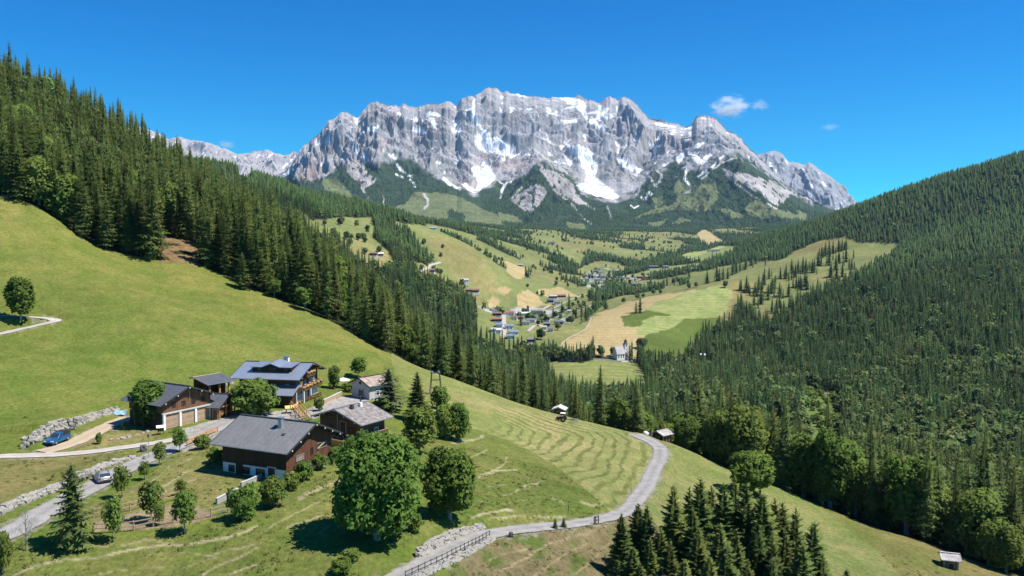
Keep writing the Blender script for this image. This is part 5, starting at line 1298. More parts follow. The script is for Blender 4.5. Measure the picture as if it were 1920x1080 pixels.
# ---- the farmhouse with the blue roof
A_ = at_z(461, 677, G + 8.0); B_ = at_z(588, 680, G + 8.0)
H = House('farmhouse', 'brown wooden farmhouse with bluish metal roof, dormer and flower balconies', 'house', A_, B_, 8.0, 7.4, 7.2, 2.5, 2.4, 1.5, 1.5, G)
H.walls(WD_DARK, None, 2.45, 'ground_floor_wall', .03); H.walls(WD_MID, 2.47, None, 'wall'); q = MB(); q.box((H.x1 + .0, (H.yn + H.yf) / 2, 1.0), (.14, H.yf - H.yn - .1, 3.0)); q.build('white_gable_wall', PLAST, H.root); H.roof(RF_BLUE, .18, METALD)
H.purlins(WD_DARK, (-6.2, -3.4, 0, 3.4, 6.2), (1, -1))
for a in (-3.6, -1.2, 1.2, 3.6): H.window('B', a, 3.95, .8, 1.0, WHITEP)
H.window('B', 0, 6.2, .8, .9, WHITEP); 
for a in (-4.4, -2.2, 3.2, 4.6): H.window('B', a, 1.35, .75, 1.05, WHITEP)
H.door('B', .6, 1.1, 2.0, WD_DARK, 0)
for a in (-5.2, -1.8, 1.6, 4.4): H.window('near', a, 3.7, .8, .95, WHITEP); H.window('near', a, 1.3, .75, .95, WHITEP)
for a in (-3.5, 3.5): H.window('A', a, 3.8, .8, 1.0, WHITEP)
H.balcony('B', -5.6, 5.6, 2.55, 1.25, WD_MID, 6); H.balcony('B', -2.2, 2.2, 5.15, 1.0, WD_MID, 3)
H.chimney(1.2, 1.0, 1.0, .8, 1.2, PLAST); 
# dormer: a long low shed dormer with a small cross gable in the middle
dm = MB(); zf = H.roofz(-4.3) + .02
y0, y1 = -4.3, -.9
def dprof(x): return max(1.05 + .75 * max(0, 1 - abs(x - .3) / 2.0), 1.05)
xs_ = [-4.4, -1.7, .3, 2.3, 5.0]
for x in (xs_[0] + .3, xs_[-1] - .3):
    dm.poly([(x, y0, zf), (x, y1, H.roofz(y1)), (x, y1, H.roofz(y1) + .05), (x, y0, zf + .95)])
for i in range(4):
    a, b = xs_[i] + (.3 if i == 0 else 0), xs_[i + 1] - (.3 if i == 3 else 0)
    dm.poly([(a, y0, zf - .1), (b, y0, zf - .1), (b, y0, zf + dprof(xs_[i + 1]) - .1), (a, y0, zf + dprof(xs_[i]) - .1)])
D_ = dm.build('dormer', WD_DARK, H.root)
dr = MB()
for i in range(4):
    a, b = xs_[i], xs_[i + 1]; za, zb = zf + dprof(a), zf + dprof(b)
    for dz in (0, .12): dr.poly([(a, y0 - .7, za + dz - .1), (b, y0 - .7, zb + dz - .1), (b, -.05, max(H.roofz(-.05), zb + .25) + dz), (a, -.05, max(H.roofz(-.05), za + .25) + dz)])
    dr.poly([(a, y0 - .7, za - .1), (b, y0 - .7, zb - .1), (b, y0 - .7, zb + .02), (a, y0 - .7, za + .02)])
dr.build('dormer_roof', RF_BLUE, D_)
for a in (-2.6, -.1, .75, 3.4):
    f = MB(); M = Matrix.Translation((a, y0 - .03, zf + .48)); w, h, t = .7, .7, .08
    for c, d in (((0, 0, h / 2), (w + t, .1, t)), ((0, 0, -h / 2), (w + t, .1, t)), ((-w / 2, 0, 0), (t, .1, h)), ((w / 2, 0, 0), (t, .1, h))): f.box(c, d, 0, M)
    f.box((0, .02, 0), (w - t, .03, h - t), 0, M); f.build('dormer_window', GLASS if a == 99 else WD_MID, D_)
# low side wing with its own roof, and the entrance posts
wg = MB(); wg.box((3.6, H.yn - 1.9, .4), (5.6, 3.8, 5.0)); w_ = wg.build('side_wing', WD_DARK, H.root)
wr = MB(); wr.v = [(-.2, H.yn + .1, 4.1), (7.2, H.yn + .1, 4.1), (7.6, H.yn - 4.6, 2.75), (-.2, H.yn - 4.6, 2.75)] + [(-.2, H.yn + .1, 3.95), (7.2, H.yn + .1, 3.95), (7.6, H.yn - 4.6, 2.6), (-.2, H.yn - 4.6, 2.6)]
wr.f = [(3, 2, 1, 0), (4, 5, 6, 7), (0, 1, 5, 4), (1, 2, 6, 5), (2, 3, 7, 6), (3, 0, 4, 7)]; wr.build('wing_roof', RF_BLUE, w_)
pl = MB(); pl.box((H.x1 + 1.1, -4.6, 0), (.35, .35, 5.1)); pl.build('pillar', PLAST, H.root); pl = MB(); pl.box((H.x1 + 1.1, -1.0, 0), (.35, .35, 5.1)); pl.build('pillar', PLAST, H.root)
FARM = H
# ---- the garage barn on the left
A_ = at_z(281, 713, G + 7.3); B_ = at_z(356, 723, G + 7.3)
H = House('garage_barn', 'brown boarded barn with dark roof above three tan garage bays', 'barn', A_, B_, 7.3, 6.2, 6.4, 2.6, 2.5, 1.0, 1.0, G - .1)
H.walls(WD_DARK, None, 2.75, 'plinth', .05); H.walls(WD_MID, 2.95, None, 'wall'); H.roof(RF_DARK, .2, METALD); H.purlins(WD_DARK, (-5.2, -2.6, 0, 2.6, 5.2), (1,))
bm_ = MB(); bm_.box((H.x1 + .1, (H.yn + H.yf) / 2, 2.85), (.5, H.yf - H.yn + .3, .22)); bm_.build('lintel', CONC, H.root)
wdt = (H.yf - H.yn) / 3
for i in range(4):
    y = H.yn + .2 + i * (H.yf - H.yn - .4) / 3; q = MB(); q.box((H.x1 + .12, y, .3), (.4, .45, 4.9)); q.build('pillar', PLAST, H.root)
for i in range(3): H.door('B', H.yn + wdt * (i + .5), wdt - .7, 2.6, WD_BARN, 0, 'garage_door', WD_TAN)
for a in (-2.8, -.7, 1.5, 3.6): H.window('B', a, 4.15, .75, .8, WD_DARK)
for y in (-2.9, .6, 3.2):
    t_ = MB(); t_.bar((H.x1 + .06, y, 4.9), (H.x1 + .06, y, H.roofz(y) - .4), .18, .08); t_.build('post', WD_TAN, H.root)
H.door('near', -2.0, 2.2, 2.6, WD_DARK, 0); H.window('near', 2.2, 3.9, .9, .9, WD_DARK)
va = MB(); va.tube([(1.5, -2.2, H.roofz(-2.2) - .1), (1.5, -2.2, H.roofz(-2.2) + .6)], [.09, .09], 8); va.build('vent_pipe', METALG, H.rf)
GAR = H
# ---- open carport behind it
A_ = at_z(362, 713, G + 6.0); B_ = at_z(413, 704.5, G + 6.0)
H = House('carport', 'open dark shed with low grey roof behind the garage barn', 'shed', A_, B_, 6.0, 4.6, 1.2, 1.1, .25, .6, .5, G + .6)
H.roof(RF_DARK, .18, WD_TAN); H.walls(WD_DARK, None, 1.0, 'plinth', .1)
bw = MB(); bw.box((0, H.yf - .1, 2.4), (H.x1 - H.x0, .2, 6.0)); bw.build('wall', WD_MID, H.root)
bw = MB(); bw.box((H.x1 - .1, 0, 2.2), (.2, H.yf - H.yn, 5.6)); bw.build('wall', WD_MID, H.root)
for x in (H.x0 + .3, 0, H.x1 - .4): q = MB(); q.box((x, H.yn + .1, 1.7), (.3, .3, 5.6)); q.build('post', WD_NEW, H.root)
# ---- small shed beside the garages
A_ = at_z(398, 737.5, G + 4.3); B_ = at_z(432, 738.5, G + 4.3)
H = House('wood_shed', 'small brown shed with open timber front beside the garage bays', 'shed', A_, B_, 4.3, 4.0, 3.2, 1.9, 1.5, .5, .5, G)
H.roof(RF_DARK, .16, METALD); H.walls(WD_MID, None, None, 'wall', .35)
for y in (H.yn + .1, -.8, 1.2, H.yf - .1): q = MB(); q.box((H.x1 - .02, y, .8), (.2, .2, 2 * (H.roofz(y) - 1.0))); q.build('post', WD_NEW, H.root)
q = MB(); q.box((H.x1, 0, 2.2), (.18, H.yf - H.yn, .2)); q.box((H.x1 + .1, 0, .9), (.1, H.yf - H.yn, .12)); q.build('rail', WD_NEW, H.root)
H.door('near', .6, .9, 1.9, WD_MID, 0)
# ---- the mill house
A_ = at_z(626, 767, G + 6.4); B_ = at_z(688, 752, G + 6.4)
H = House('mill_house', 'brown timber house with weathered shingle roof and wooden balcony', 'house', A_, B_, 6.4, 6.0, 5.4, 2.0, 1.75, 1.1, 1.0, G)
H.walls(PLASTG, None, 1.5, 'plinth', .05); H.walls(WD_LOG, 1.52, None, 'wall'); H.roof(RF_SHIN, .18, METALG); H.purlins(WD_DARK, (-4.6, -2.3, 0, 2.3, 4.6), (-1, 1))
H.chimney(-.9, -1.1, .55, .55, .7, METALD, False); H.chimney(1.3, -1.0, .5, .5, .65, WHITEP, False)
ct = MB(); ct.tube([(2.7, .3, H.ridge - .3), (2.7, .3, H.ridge + .9)], [.12, .12], 8); ct.box((2.7, .3, H.ridge + 1.0), (.7, .5, .08)); ct.build('stove_pipe', METALD, H.rf)
H.door('A', -1.0, 1.2, 2.0, WD_RED, 2.2); H.window('A', -2.8, 3.0, .7, .8, WD_DARK); H.window('A', 1.9, 3.0, .7, .8, WD_DARK)
st = MB(); st.box((H.x0 - .06, .25, 3.4), (.1, .16, 3.8)); st.build('post', WD_TAN, H.root)
H.balcony('near', H.x0 + .2, H.x1 - .2, 1.7, 1.0, WD_MID, 0, .9)
for a in (-1.8, .8): H.window('near', a, 2.6, .8, .9, WHITEP)
dk = MB(); dk.box((H.x0 - 1.6, -2.6, 1.2), (3.2, 3.4, .16)); d_ = dk.build('deck', WD_NEW, H.root)
for i in range(15):
    q = MB(); q.box((H.x0 - 3.15, -4.2 + i * .23, .8), (.05, .19, 2.2)); q.build('board', WD_TAN if i % 3 else WD_NEW, d_)
for i in range(13):
    q = MB(); q.box((H.x0 - 3.0 + i * .23, -4.28, .75), (.19, .05, 2.4)); q.build('board', WD_TAN if i % 4 else WD_NEW, d_)
q = MB(); q.box((H.x0 - 1.6, -4.3, 2.0), (3.3, .12, .1)); q.box((H.x0 - 3.2, -2.6, 2.0), (.12, 3.4, .1)); q.build('handrail', WD_NEW, d_)
for x, y in ((-3.05, -4.1), (-3.05, -1.1), (-.2, -4.1)): q = MB(); q.box((H.x0 + x, y, -.1), (.2, .2, 4.5)); q.build('post', WD_NEW, d_)
MILL = H
# ---- the white cottage
A_ = at_z(672, 707.5, G + 4.8); B_ = at_z(722, 699.5, G + 4.8)
H = House('white_cottage', 'small white plastered cottage with pale brown roof on the meadow edge', 'cottage', A_, B_, 4.8, 3.6, 3.4, 1.5, 1.4, .5, .5, G - .1)
H.walls(COTT, None, None, 'wall'); H.roof(RF_TAN, .16, WD_DARK); H.door('A', -.3, 1.5, 2.1, METALD, 0, frame=PLASTG); H.window('A', 0, 3.6, .5, .5, WD_DARK, bars=False); H.window('near', -1.0, 1.5, .8, 1.0); H.window('near', 2.4, 1.5, .8, 1.0)

# ---- hay huts
def hut(name, label, px, py, base_d, wpx, hpx, rz, roofm, wallm, dist=None, open_=False):
    dist = dist or base_d
    if dist is None: p = ground(px, py, 100, 330)
    else: u, t = ray(px, py); p = Vector((u * dist, dist, float(height(u * dist, dist))))
    w = wpx / F * p.y; h = hpx / F * p.y
    d = w * .95; ca, sa = math.cos(rz), math.sin(rz)
    A = (p.x - ca * d / 2, p.y - sa * d / 2); B = (p.x + ca * d / 2, p.y + sa * d / 2)
    H = House(name, label, 'hut', A, B, h, w * .52, w * .52, h * .30, h * .30, .5, .45, p.z - .1, depth=1.5)
    H.walls(wallm, None, None, 'wall', .12); H.roof(roofm, .12)
    for x in (H.x0, H.x1):
        for y in (H.yn, H.yf): q = MB(); q.box((x * .99, y * .99, h * .2), (.18, .18, h * .95)); q.build('corner_post', WD_TAN, H.root)
    H.door('A', 0, 1.0, h * .42, WD_DARK, .1); H.door('near', 0, .9, h * .42, WD_DARK, .1)
    for i in range(3): q = MB(); q.box((0, H.yn + .06, h * (.16 + .14 * i)), (H.x1 - H.x0, .08, .12)); q.build('beam', WD_GREY, H.root)
    return H
hut('hay_hut', 'small brown hay hut with pale shingle roof by the road bend', 1241, 823, 205, 33, 20, math.radians(38), RF_LIGHT, WD_DARK)
hut('hay_hut', 'small hay hut with whitish roof at the upper rim of the mown field', 1049, 764, None, 26, 18, math.radians(75), RF_WHITE, WD_MID, 221)
hut('hay_hut', 'lone grey-roofed hay hut on the steep meadow at lower right', 1780, 1061, None, 36, 27, math.radians(-18), RF_LIGHT, WD_GREY, 149)
# ------------------------------------------------------------------ trees and shrubs standing by themselves
def px_height(p, dpx): return dpx / F * p.y
MAPLE = broad_meshes(71, 12.8, 11.2, .03, 34, 22000, .27, M_BRD, shape=.62, trunk_r=.42)
MAPLE2 = broad_meshes(72, 10.6, 7.6, .02, 20, 9000, .28, M_BRD, shape=.9, trunk_r=.3)
ASH = broad_meshes(73, 9, 5.0, .03, 16, 4600, .24, M_BRD, shape=.7, trunk_r=.16)
ASH2 = broad_meshes(74, 9, 4.4, .04, 16, 3400, .22, M_BRDL, shape=.5, trunk_r=.15)
LIME = broad_meshes(75, 7, 6.6, .03, 18, 5600, .25, M_BRDL, shape=.9, trunk_r=.2)
YOUNG = [broad_meshes(76 + i, 5, 3.0, .16, 12, 1200, .17, M_BRDL if i else M_BRD, shape=.8, trunk_r=.07) for i in range(3)]
SHRUB = [broad_meshes(81 + i, 3, 3.6, .02, 9, 1500, .17, M_BRDL if i else M_BRD, shape=.9, trunk_r=.06) for i in range(2)]
PINE = (spruce_mesh(91, 22, 5.2, 13, 7, 5, .12, leaf_mat('pine_needles', (.075, .082, .034), .02, .2, .2), True, .55), trunk_mesh(22, .4, 7, .9, .4, 5, simple('pine_bark', (.20, .12, .08), .9, .3, 3)))
def plant(name, label, cat, px, py, top, wpx, proto, H0, W0, group=None, dmin=60, dmax=330, rz=None, dist=None):
    if dist is None: p = ground(px, py, dmin, dmax)
    else: u, t = ray(px, py); p = Vector((u * dist, dist, float(height(u * dist, dist))))
    s = px_height(p, py - top) / H0 * 1.03; sx = px_height(p, wpx) / W0 / s
    o = grow(name, [proto], 0, p.x, p.y, p.z - .1, s, rng.uniform(0, 6.28) if rz is None else rz, sx)
    return tag(o, label, cat, group)
plant('maple_tree', 'big round bright green maple with a full crown beside the farm road', 'maple', 707, 1012, 806, 176, MAPLE, 12.8, 11.2)
plant('maple_tree', 'second dark green maple right of the big round maple', 'maple', 843, 972, 833, 104, MAPLE2, 10.6, 7.6)
BT = 'leafy tree'
plant('ash_tree', 'tall dark leafy tree hiding the corner of the garage barn', BT, 279, 800, 710, 66, ASH, 9, 5.0)
plant('lime_tree', 'bushy light green tree in front of the farmhouse', BT, 478, 778, 708, 82, LIME, 7, 6.6)
plant('lone_tree', 'single round tree standing alone on the left meadow by the path', BT, 39, 598, 517, 54, ASH, 9, 5.0)
plant('ash_tree', 'slender leafy tree in front of the spruce above the maple', BT, 786, 850, 757, 62, ASH2, 9, 4.4)
plant('ash_tree', 'rounded leafy tree rightmost of the group above the maples', BT, 862, 828, 752, 42, ASH, 9, 5.0)
plant('ash_tree', 'bushy leafy tree left of the rounded tree in the group above the maples', BT, 836, 822, 756, 48, LIME, 7, 6.6)
plant('ash_tree', 'thin pale tree under the steel lift frame', BT, 826, 768, 722, 34, ASH2, 9, 4.4)
LARCH = (spruce_mesh(92, 22, 5.0, 24, 7, 5, .04, leaf_mat('larch_needles', (.115, .150, .044), .02, .2, .4), True, .55), trunk_mesh(22, .35, 7, .93, .3, 6))
plant('larch_tree', 'tall feathery larch beside the lower farm road at far left', 'larch', 138, 1026, 866, 78, LARCH, 22, 9)
plant('ash_tree', 'tree with a round crown behind the white cottage', BT, 672, 709, 667, 34, YOUNG[0], 5, 3.0)
plant('ash_tree', 'thin brownish tree between farmhouse and white parasol', BT, 627, 729, 684, 24, ASH2, 9, 4.4)
plant('ash_tree', 'light green tree at the edge of the upper meadow below the forest', BT, 572, 582, 536, 38, YOUNG[0], 5, 3.0)
plant('ash_tree', 'small light tree by the wayside cross on the upper meadow edge', BT, 515, 558, 522, 30, YOUNG[1], 5, 3.0)
YT = 'young trees along the farm road'
for i, (x, y, t, w, lb) in enumerate([(337, 848, 797, 34, 'young tree on the roadside just below the garage bays'), (299, 872, 826, 32, 'young tree beside the road left of the barn roof'), (229, 934, 868, 42, 'young tree beside the silver car'), (271, 900, 862, 26, 'small young tree between the silver car and the barn'),
                                      (284, 978, 897, 54, 'dense young tree at the upper paddock fence'), (213, 1016, 924, 46, 'young tree at the left end of the paddock fence'), (347, 1002, 910, 58, 'pale leafy tree at the lower paddock fence'), (340, 930, 897, 30, 'small young tree on the bank below the barn'), (300, 985, 940, 24, 'slim sapling inside the paddock')]):
    plant('young_tree', lb, BT, x, y, t, w * .85, YOUNG[i % 3], 5, 3.0, YT)
SG = 'shrubs round the barn'
for i, (x, y, t, w, lb) in enumerate([(455, 975, 905, 62, 'large pale shrub at the manure yard wall'), (515, 950, 890, 58, 'dark rounded shrub below the corner of the barn'), (405, 868, 838, 36, 'shrub at the left corner of the barn'), (378, 842, 812, 34, 'shrub behind the orange railing by the barn'), (571, 900, 862, 40, 'light green shrub against the red-brown gable'), (545, 918, 880, 40, 'shrub at the near corner of the barn gable'), (600, 880, 848, 36, 'shrub below the right end of the barn gable'),
                                      (626, 868, 832, 34, 'shrub in front of the mill wheel'), (598, 770, 744, 20, 'narrow shrub on the farmhouse terrace'), (655, 735, 715, 34, 'low shrub beside the white parasol'), (640, 1075, 1045, 44, 'shrub in the shade below the big maple'), (660, 1050, 1025, 40, 'dark shrub left of the big maple trunk'), (775, 995, 960, 40, 'bright shrub between the two maples'), (5, 1075, 985, 40, 'dark shrub cut off by the left picture edge'), (232, 806, 790, 9, 'tiny columnar shrub on the bank above the driveway'), (185, 833, 808, 12, 'small columnar shrub on the bank beside the driveway'), (1125, 790, 768, 26, 'bright green bush at the forest edge above the hayfield'), (1150, 800, 772, 24, 'second bright bush at the forest edge above the hayfield'), (720, 770, 745, 40, 'dark bush at the foot of the pine')]):
    plant('shrub', lb, 'shrub', x, y, t, w, SHRUB[i % 2], 3, 3.6, SG)
plant('spruce_tree', 'single tall dark spruce above the maples next to the mill house', 'spruce', 783, 792, 697, 54, SPRHI[1], 22, 7.2)
plant('pine_tree', 'dark pine beside the white cottage', 'pine', 729, 768, 688, 66, PINE, 22, 9)
for x, y, t, w, lb in [(1041, 992, 970, 12, 'knee-high young spruce on the lower road verge, left of two'), (1057, 990, 968, 12, 'knee-high young spruce on the lower road verge, right of two'), (455, 542, 474, 30, 'spruce standing forward of the forest by the wayside cross'), (490, 545, 470, 36, 'broad spruce at the corner of the upper meadow')]:
    plant('spruce_tree', lb, 'spruce', x, y, t, w, SPR[2], 22, 6, None)
# bare tree by the lower road
p = ground(50, 1032, 60, 200); o = empty('bare_tree', p, .3); tag(o, 'leafless grey tree on the lower left roadside', 'bare tree')
hb = px_height(p, 78); mb = MB(); mb.tube([(0, 0, -.3), (.05, 0, hb * .4), (-.05, .05, hb * .75), (.05, 0, hb)], [.1, .075, .045, .01], 6); mb.build('trunk', M_GBARK, o)
rr = random.Random(4)
for i in range(22):
    z = hb * rr.uniform(.2, .95); a = rr.uniform(0, 6.28); L_ = (hb - z) * .35 + .35; e = Vector((math.cos(a) * L_, math.sin(a) * L_, z + L_ * 1.1)); mb = MB(); mb.tube([(0, 0, z), (e.x * .5, e.y * .5, z + L_ * .4), e], [.035, .022, .006], 4, False)
    for k in range(3): q = Vector((0, 0, z)).lerp(e, rr.uniform(.4, .9)); mb.tube([q, q + Vector((rr.uniform(-.3, .3), rr.uniform(-.3, .3), .45))], [.014, .004], 3, False)
    mb.build('branch', M_GBARK, o)
# ---- the spruce clump in the right foreground: tip pixel, distance
CG = 'foreground spruce clump'
CLUMP = [(1167, 957, 103, 'front spruce at the left end of the foreground clump'), (1197, 938, 106, 'slim spruce second from the left in the foreground clump'), (1214, 941, 104, 'slim spruce third from the left in the foreground clump'), (1266, 905, 103, 'tall pointed spruce at the left of the main foreground clump'), (1292, 906, 110, 'dark spruce behind the tall pointed one in the clump'), (1316, 891, 105, 'tallest dark spruce in the middle of the foreground clump'), (1340, 905, 112, None), (1357, 898, 106, 'forked-looking spruce right of the tallest in the clump'), (1373, 886, 112, 'tall narrow spruce behind the clump'), (1399, 897, 106, 'broad spruce right of the clump centre'), (1424, 908, 110, None), (1437, 921, 104, None), (1455, 930, 112, 'thin spruce top on the right of the clump, left of two'), (1466, 936, 113, 'thin spruce top on the right of the clump, right of two'), (1495, 948, 105, 'spruce second from the right end of the clump'), (1521, 970, 103, 'spruce near the right end of the clump'), (1545, 1030, 98, 'low spruce at the right foot of the clump'), (1589, 1063, 110, 'single small spruce at the bottom right of the clump'),
         (1255, 1010, 92, 'sunlit bright spruce in the front row of the clump'), (1185, 1020, 95, None), (1310, 985, 94, None), (1350, 975, 96, None), (1385, 985, 94, None), (1420, 975, 97, None), (1460, 1000, 95, None), (1490, 1010, 96, None), (1220, 1005, 97, None), (1330, 1035, 88, None), (1400, 1045, 88, None), (1285, 1040, 89, None), (1270, 960, 108, None), (1345, 940, 109, None), (1383, 930, 108, None), (1240, 985, 101, None), (1300, 950, 100, None), (1440, 960, 108, None), (1475, 985, 101, None), (1505, 1000, 101, None), (1365, 1010, 90, None), (1450, 1040, 90, None), (1200, 1050, 92, None), (1160, 1045, 95, None)]
LAB = [c for c in CLUMP if c[3]]
for i, (x, y, d, lb) in enumerate(CLUMP):
    if not lb:
        nb = sorted(LAB, key=lambda c: abs(c[0] - x) + .5 * abs(c[1] - y)); lb = '%s-row spruce %s the %s' % ('front' if d < 92 else ('second' if d < 99 else 'back'), 'in front of' if d < nb[0][2] - 3 else 'next to', nb[0][3])
        lb = ' '.join(lb.split()[:16])
    u, t = ray(x, y); X = u * d; gz = float(height(X, d)); h = max(5.0, t * d - gz)
    o = grow('spruce_tree', SPRHI, i, X, d, gz - .2, h / 22.4, rng.uniform(0, 6.28), rng.uniform(1.2, 1.5) * (19 / max(h, 12)) ** .35, (rng.normal(0, .015), rng.normal(0, .015)))
    tag(o, lb, 'spruce', CG)
plant('maple_tree', 'round leafy tree rising behind the foreground spruce clump', 'maple', 1408, 935, 852, 80, MAPLE2, 10.6, 7.6, None, dist=176)
plant('maple_tree', 'broad green tree beside the roadside hut', 'maple', 1287, 848, 785, 50, MAPLE2, 10.6, 7.6, None, dist=206)

# ------------------------------------------------------------------ boulder walls
STONEM = simple('pale_limestone_blocks', (.285, .265, .23), .9, .42, 1.6, bump=.6)
def stone_mesh(seed):
    import bmesh
    bm = bmesh.new(); bmesh.ops.create_cube(bm, size=1.0); bmesh.ops.subdivide_edges(bm, edges=bm.edges[:], cuts=1, use_grid_fill=True); r = random.Random(seed)
    for v in bm.verts:
        n = v.co.normalized() * .62; v.co = v.co.lerp(n, .5); v.co += Vector((r.uniform(-1, 1), r.uniform(-1, 1), r.uniform(-1, 1))) * .085
    me = bpy.data.meshes.new('stone'); bm.to_mesh(me); bm.free(); me.materials.append(STONEM); return me
STONES = [stone_mesh(i) for i in range(8)]
def boulder_wall(label, bottom, hs, size, rows, name='boulder_wall', back=.55, jitter=.25, seed=0, gap=1.0):
    L = gline(bottom, 8, 60, 200); c = L[len(L) // 2]
    root = empty(name, c); tag(root, label, 'stone wall'); r = random.Random(seed)
    P = np.array([tuple(p) for p in L]); s = np.r_[0, np.cumsum(np.hypot(*np.diff(P[:, :2], axis=0).T))]
    for k in range(rows):
        q = r.uniform(0, size)
        while q < s[-1]:
            x, y, z = [np.interp(q, s, P[:, i]) for i in range(3)]; x2, y2 = [np.interp(q + .5, s, P[:, i]) for i in range(2)]; d = Vector((x2 - x, y2 - y, 0)); d = d.normalized() if d.length > 0 else Vector((1, 0, 0)); n = Vector((-d.y, d.x, 0)); n = n if n.y > 0 else -n
            sz = size * r.uniform(.65, 1.35) * (1.15 - .12 * k); f = (k + .5) / rows
            h_ = hs * (.55 + .45 * math.sin(math.pi * min(1, .15 + q / s[-1])))
            o = bpy.data.objects.new('stone', STONES[r.randrange(8)]); COL.objects.link(o); o.parent = root
            o.location = Vector((x, y, z)) - c + n * (back * h_ * f + r.uniform(-.1, .1)) + Vector((0, 0, h_ * f - .1 + r.uniform(-.08, .08)))
            o.rotation_euler = (r.uniform(-.3, .3), r.uniform(-.3, .3), math.atan2(d.y, d.x) + r.uniform(-.3, .3)); o.scale = (sz * r.uniform(.95, 1.35), sz * r.uniform(.7, 1), sz * r.uniform(.6, .85))
            q += sz * gap * r.uniform(.95, 1.2)
    return root
boulder_wall('long bank of big pale boulders above the blue car', WALL_UP, 1.9, .85, 4, seed=1)
boulder_wall('low row of pale boulders along the left side of the lower farm road', WALL_LOW, .95, .75, 3, seed=2)
boulder_wall('stone bank on the left side of the road below the maples', WALL_ROAD, 1.3, .62, 4, seed=3)
boulder_wall('strip of small white stones under the road railing', [(772, 1094), (826, 1068), (874, 1044), (904, 1026), (930, 1010)], .6, .42, 3, name='stone_strip', back=1.2, seed=4)
boulder_wall('few loose boulders on the grass verge left of the farm driveway', [(205, 826), (235, 822), (262, 815), (285, 808)], .3, .5, 1, name='stone_row', seed=5, gap=1.7)
boulder_wall('boulders beside the carport', [(412, 724), (425, 722), (436, 719)], 1.0, .7, 3, name='boulder_pile', seed=6)
for x, y, s, lb in [(269, 846, 1.25, 'dark upright boulder at the fork of the driveway'), (958, 1007, .75, 'dark block put in for small figures beside the lower road verge'), (272, 862, .7, 'white boulder at the end of the low stone row')]:  # the dark block is added in place of small unidentified figures
    p = ground(x, y, 60, 250); st = bpy.data.objects.new('boulder', STONES[int(x) % 8].copy()); COL.objects.link(st); st.location = p + Vector((0, 0, s * .35)); st.scale = (s * .8, s * .7, s * 1.15); tag(st, lb, 'boulder')
    if 'dark' in lb: st.data.materials[0] = simple('dark_stone', (.12, .115, .11), .9, .4, 3)

# ------------------------------------------------------------------ fences and rails
def fence(name, label, pts, h=1.1, step=2.2, rails=2, mat=WD_TAN, cat='fence', rw=.12, pw=.14, dmax=330, lift=0.0):
    L = gline(pts, 8, 60, dmax); P = np.array([tuple(p) for p in L]); s = np.r_[0, np.cumsum(np.hypot(*np.diff(P[:, :2], axis=0).T))]
    c = L[len(L) // 2]; root = empty(name, c); tag(root, label, cat); n = max(2, int(s[-1] / step) + 1); Q = []
    for i in range(n):
        q = s[-1] * i / (n - 1); x, y = np.interp(q, s, P[:, 0]), np.interp(q, s, P[:, 1]); Q.append(Vector((x, y, float(height(x, y)) + lift)))
    for p in Q: m = MB(); m.box(tuple(p - c + Vector((0, 0, h / 2 - .1))), (pw, pw, h + .3)); m.build('post', mat, root)
    for i in range(n - 1):
        for k in range(rails):
            z = h * (.95 - .42 * k); m = MB(); m.bar(Q[i] - c + Vector((0, -pw * .6, z)), Q[i + 1] - c + Vector((0, -pw * .6, z + rng.normal(0, .03))), rw * .45, rw); m.build('rail', mat, root)
    return root
fence('paddock_fence', 'wooden rail fence along the upper side of the paddock', c1((430, 812), (560, 790), (740, 748), (825, 728)), 1.2, 2.0, 2)
fence('paddock_fence', 'wooden rail fence along the lower side of the paddock', c1((430, 885), (620, 872), (760, 842), (930, 818), (1050, 788)), 1.2, 2.0, 2)
fence('road_railing', 'dark railing with posts along the outer edge of the lower road', [(760, 1088), (822, 1059), (881, 1029), (918, 1009)], 1.0, 1.05, 2, METALD, 'railing', .07, .08)
fence('wooden_railing', 'orange wooden railing at the yard edge left of the barn roof', [(351, 838), (389, 819), (408, 811)], 1.0, 1.6, 2, WD_NEW, 'railing', .2)
fence('terrace_railing', 'red-brown railing along the farmhouse terrace', [(560, 760), (580, 751), (602, 743)], .9, 1.2, 2, WD_RED, 'railing', .25)
fence('wooden_gate', 'small brown gate frame on the verge of the lower road', [(1114, 984), (1122, 982)], 1.2, .7, 3, WD_DARK, 'gate')
fence('garden_fence', 'pale wooden fence in front of the farmhouse terrace', [(546, 785), (562, 783), (575, 778)], .8, .8, 2, WD_TAN)
def lowwall(label, pts, h, th, mat, name='low_wall', cat='wall'):
    L = gline(pts, 6, 60, 330); c = L[len(L) // 2]; root = empty(name, c); tag(root, label, cat)
    m = MB()
    for a, b in zip(L[:-1], L[1:]): m.bar(a - c + Vector((0, 0, h / 2 - .3)), b - c + Vector((0, 0, h / 2 - .3)), th, h + .6)
    m.build('wall', mat, root); m = MB()
    for a, b in zip(L[:-1], L[1:]): m.bar(a - c + Vector((0, 0, h + .04)), b - c + Vector((0, 0, h + .04)), th + .08, .08)
    m.build('coping', CONC, root)
lowwall('white wall of the manure yard at the paddock', [(406, 946), (425, 936), (446, 926)], .75, .25, PLASTG)
lowwall('white garden wall below the long side of the barn', [(452, 914), (472, 906), (490, 897)], .65, .25, PLASTG)
lowwall('tan timber retaining wall beside the farmhouse terrace', [(607, 757), (622, 750), (640, 741)], .8, .4, WD_TAN, 'timber_wall')
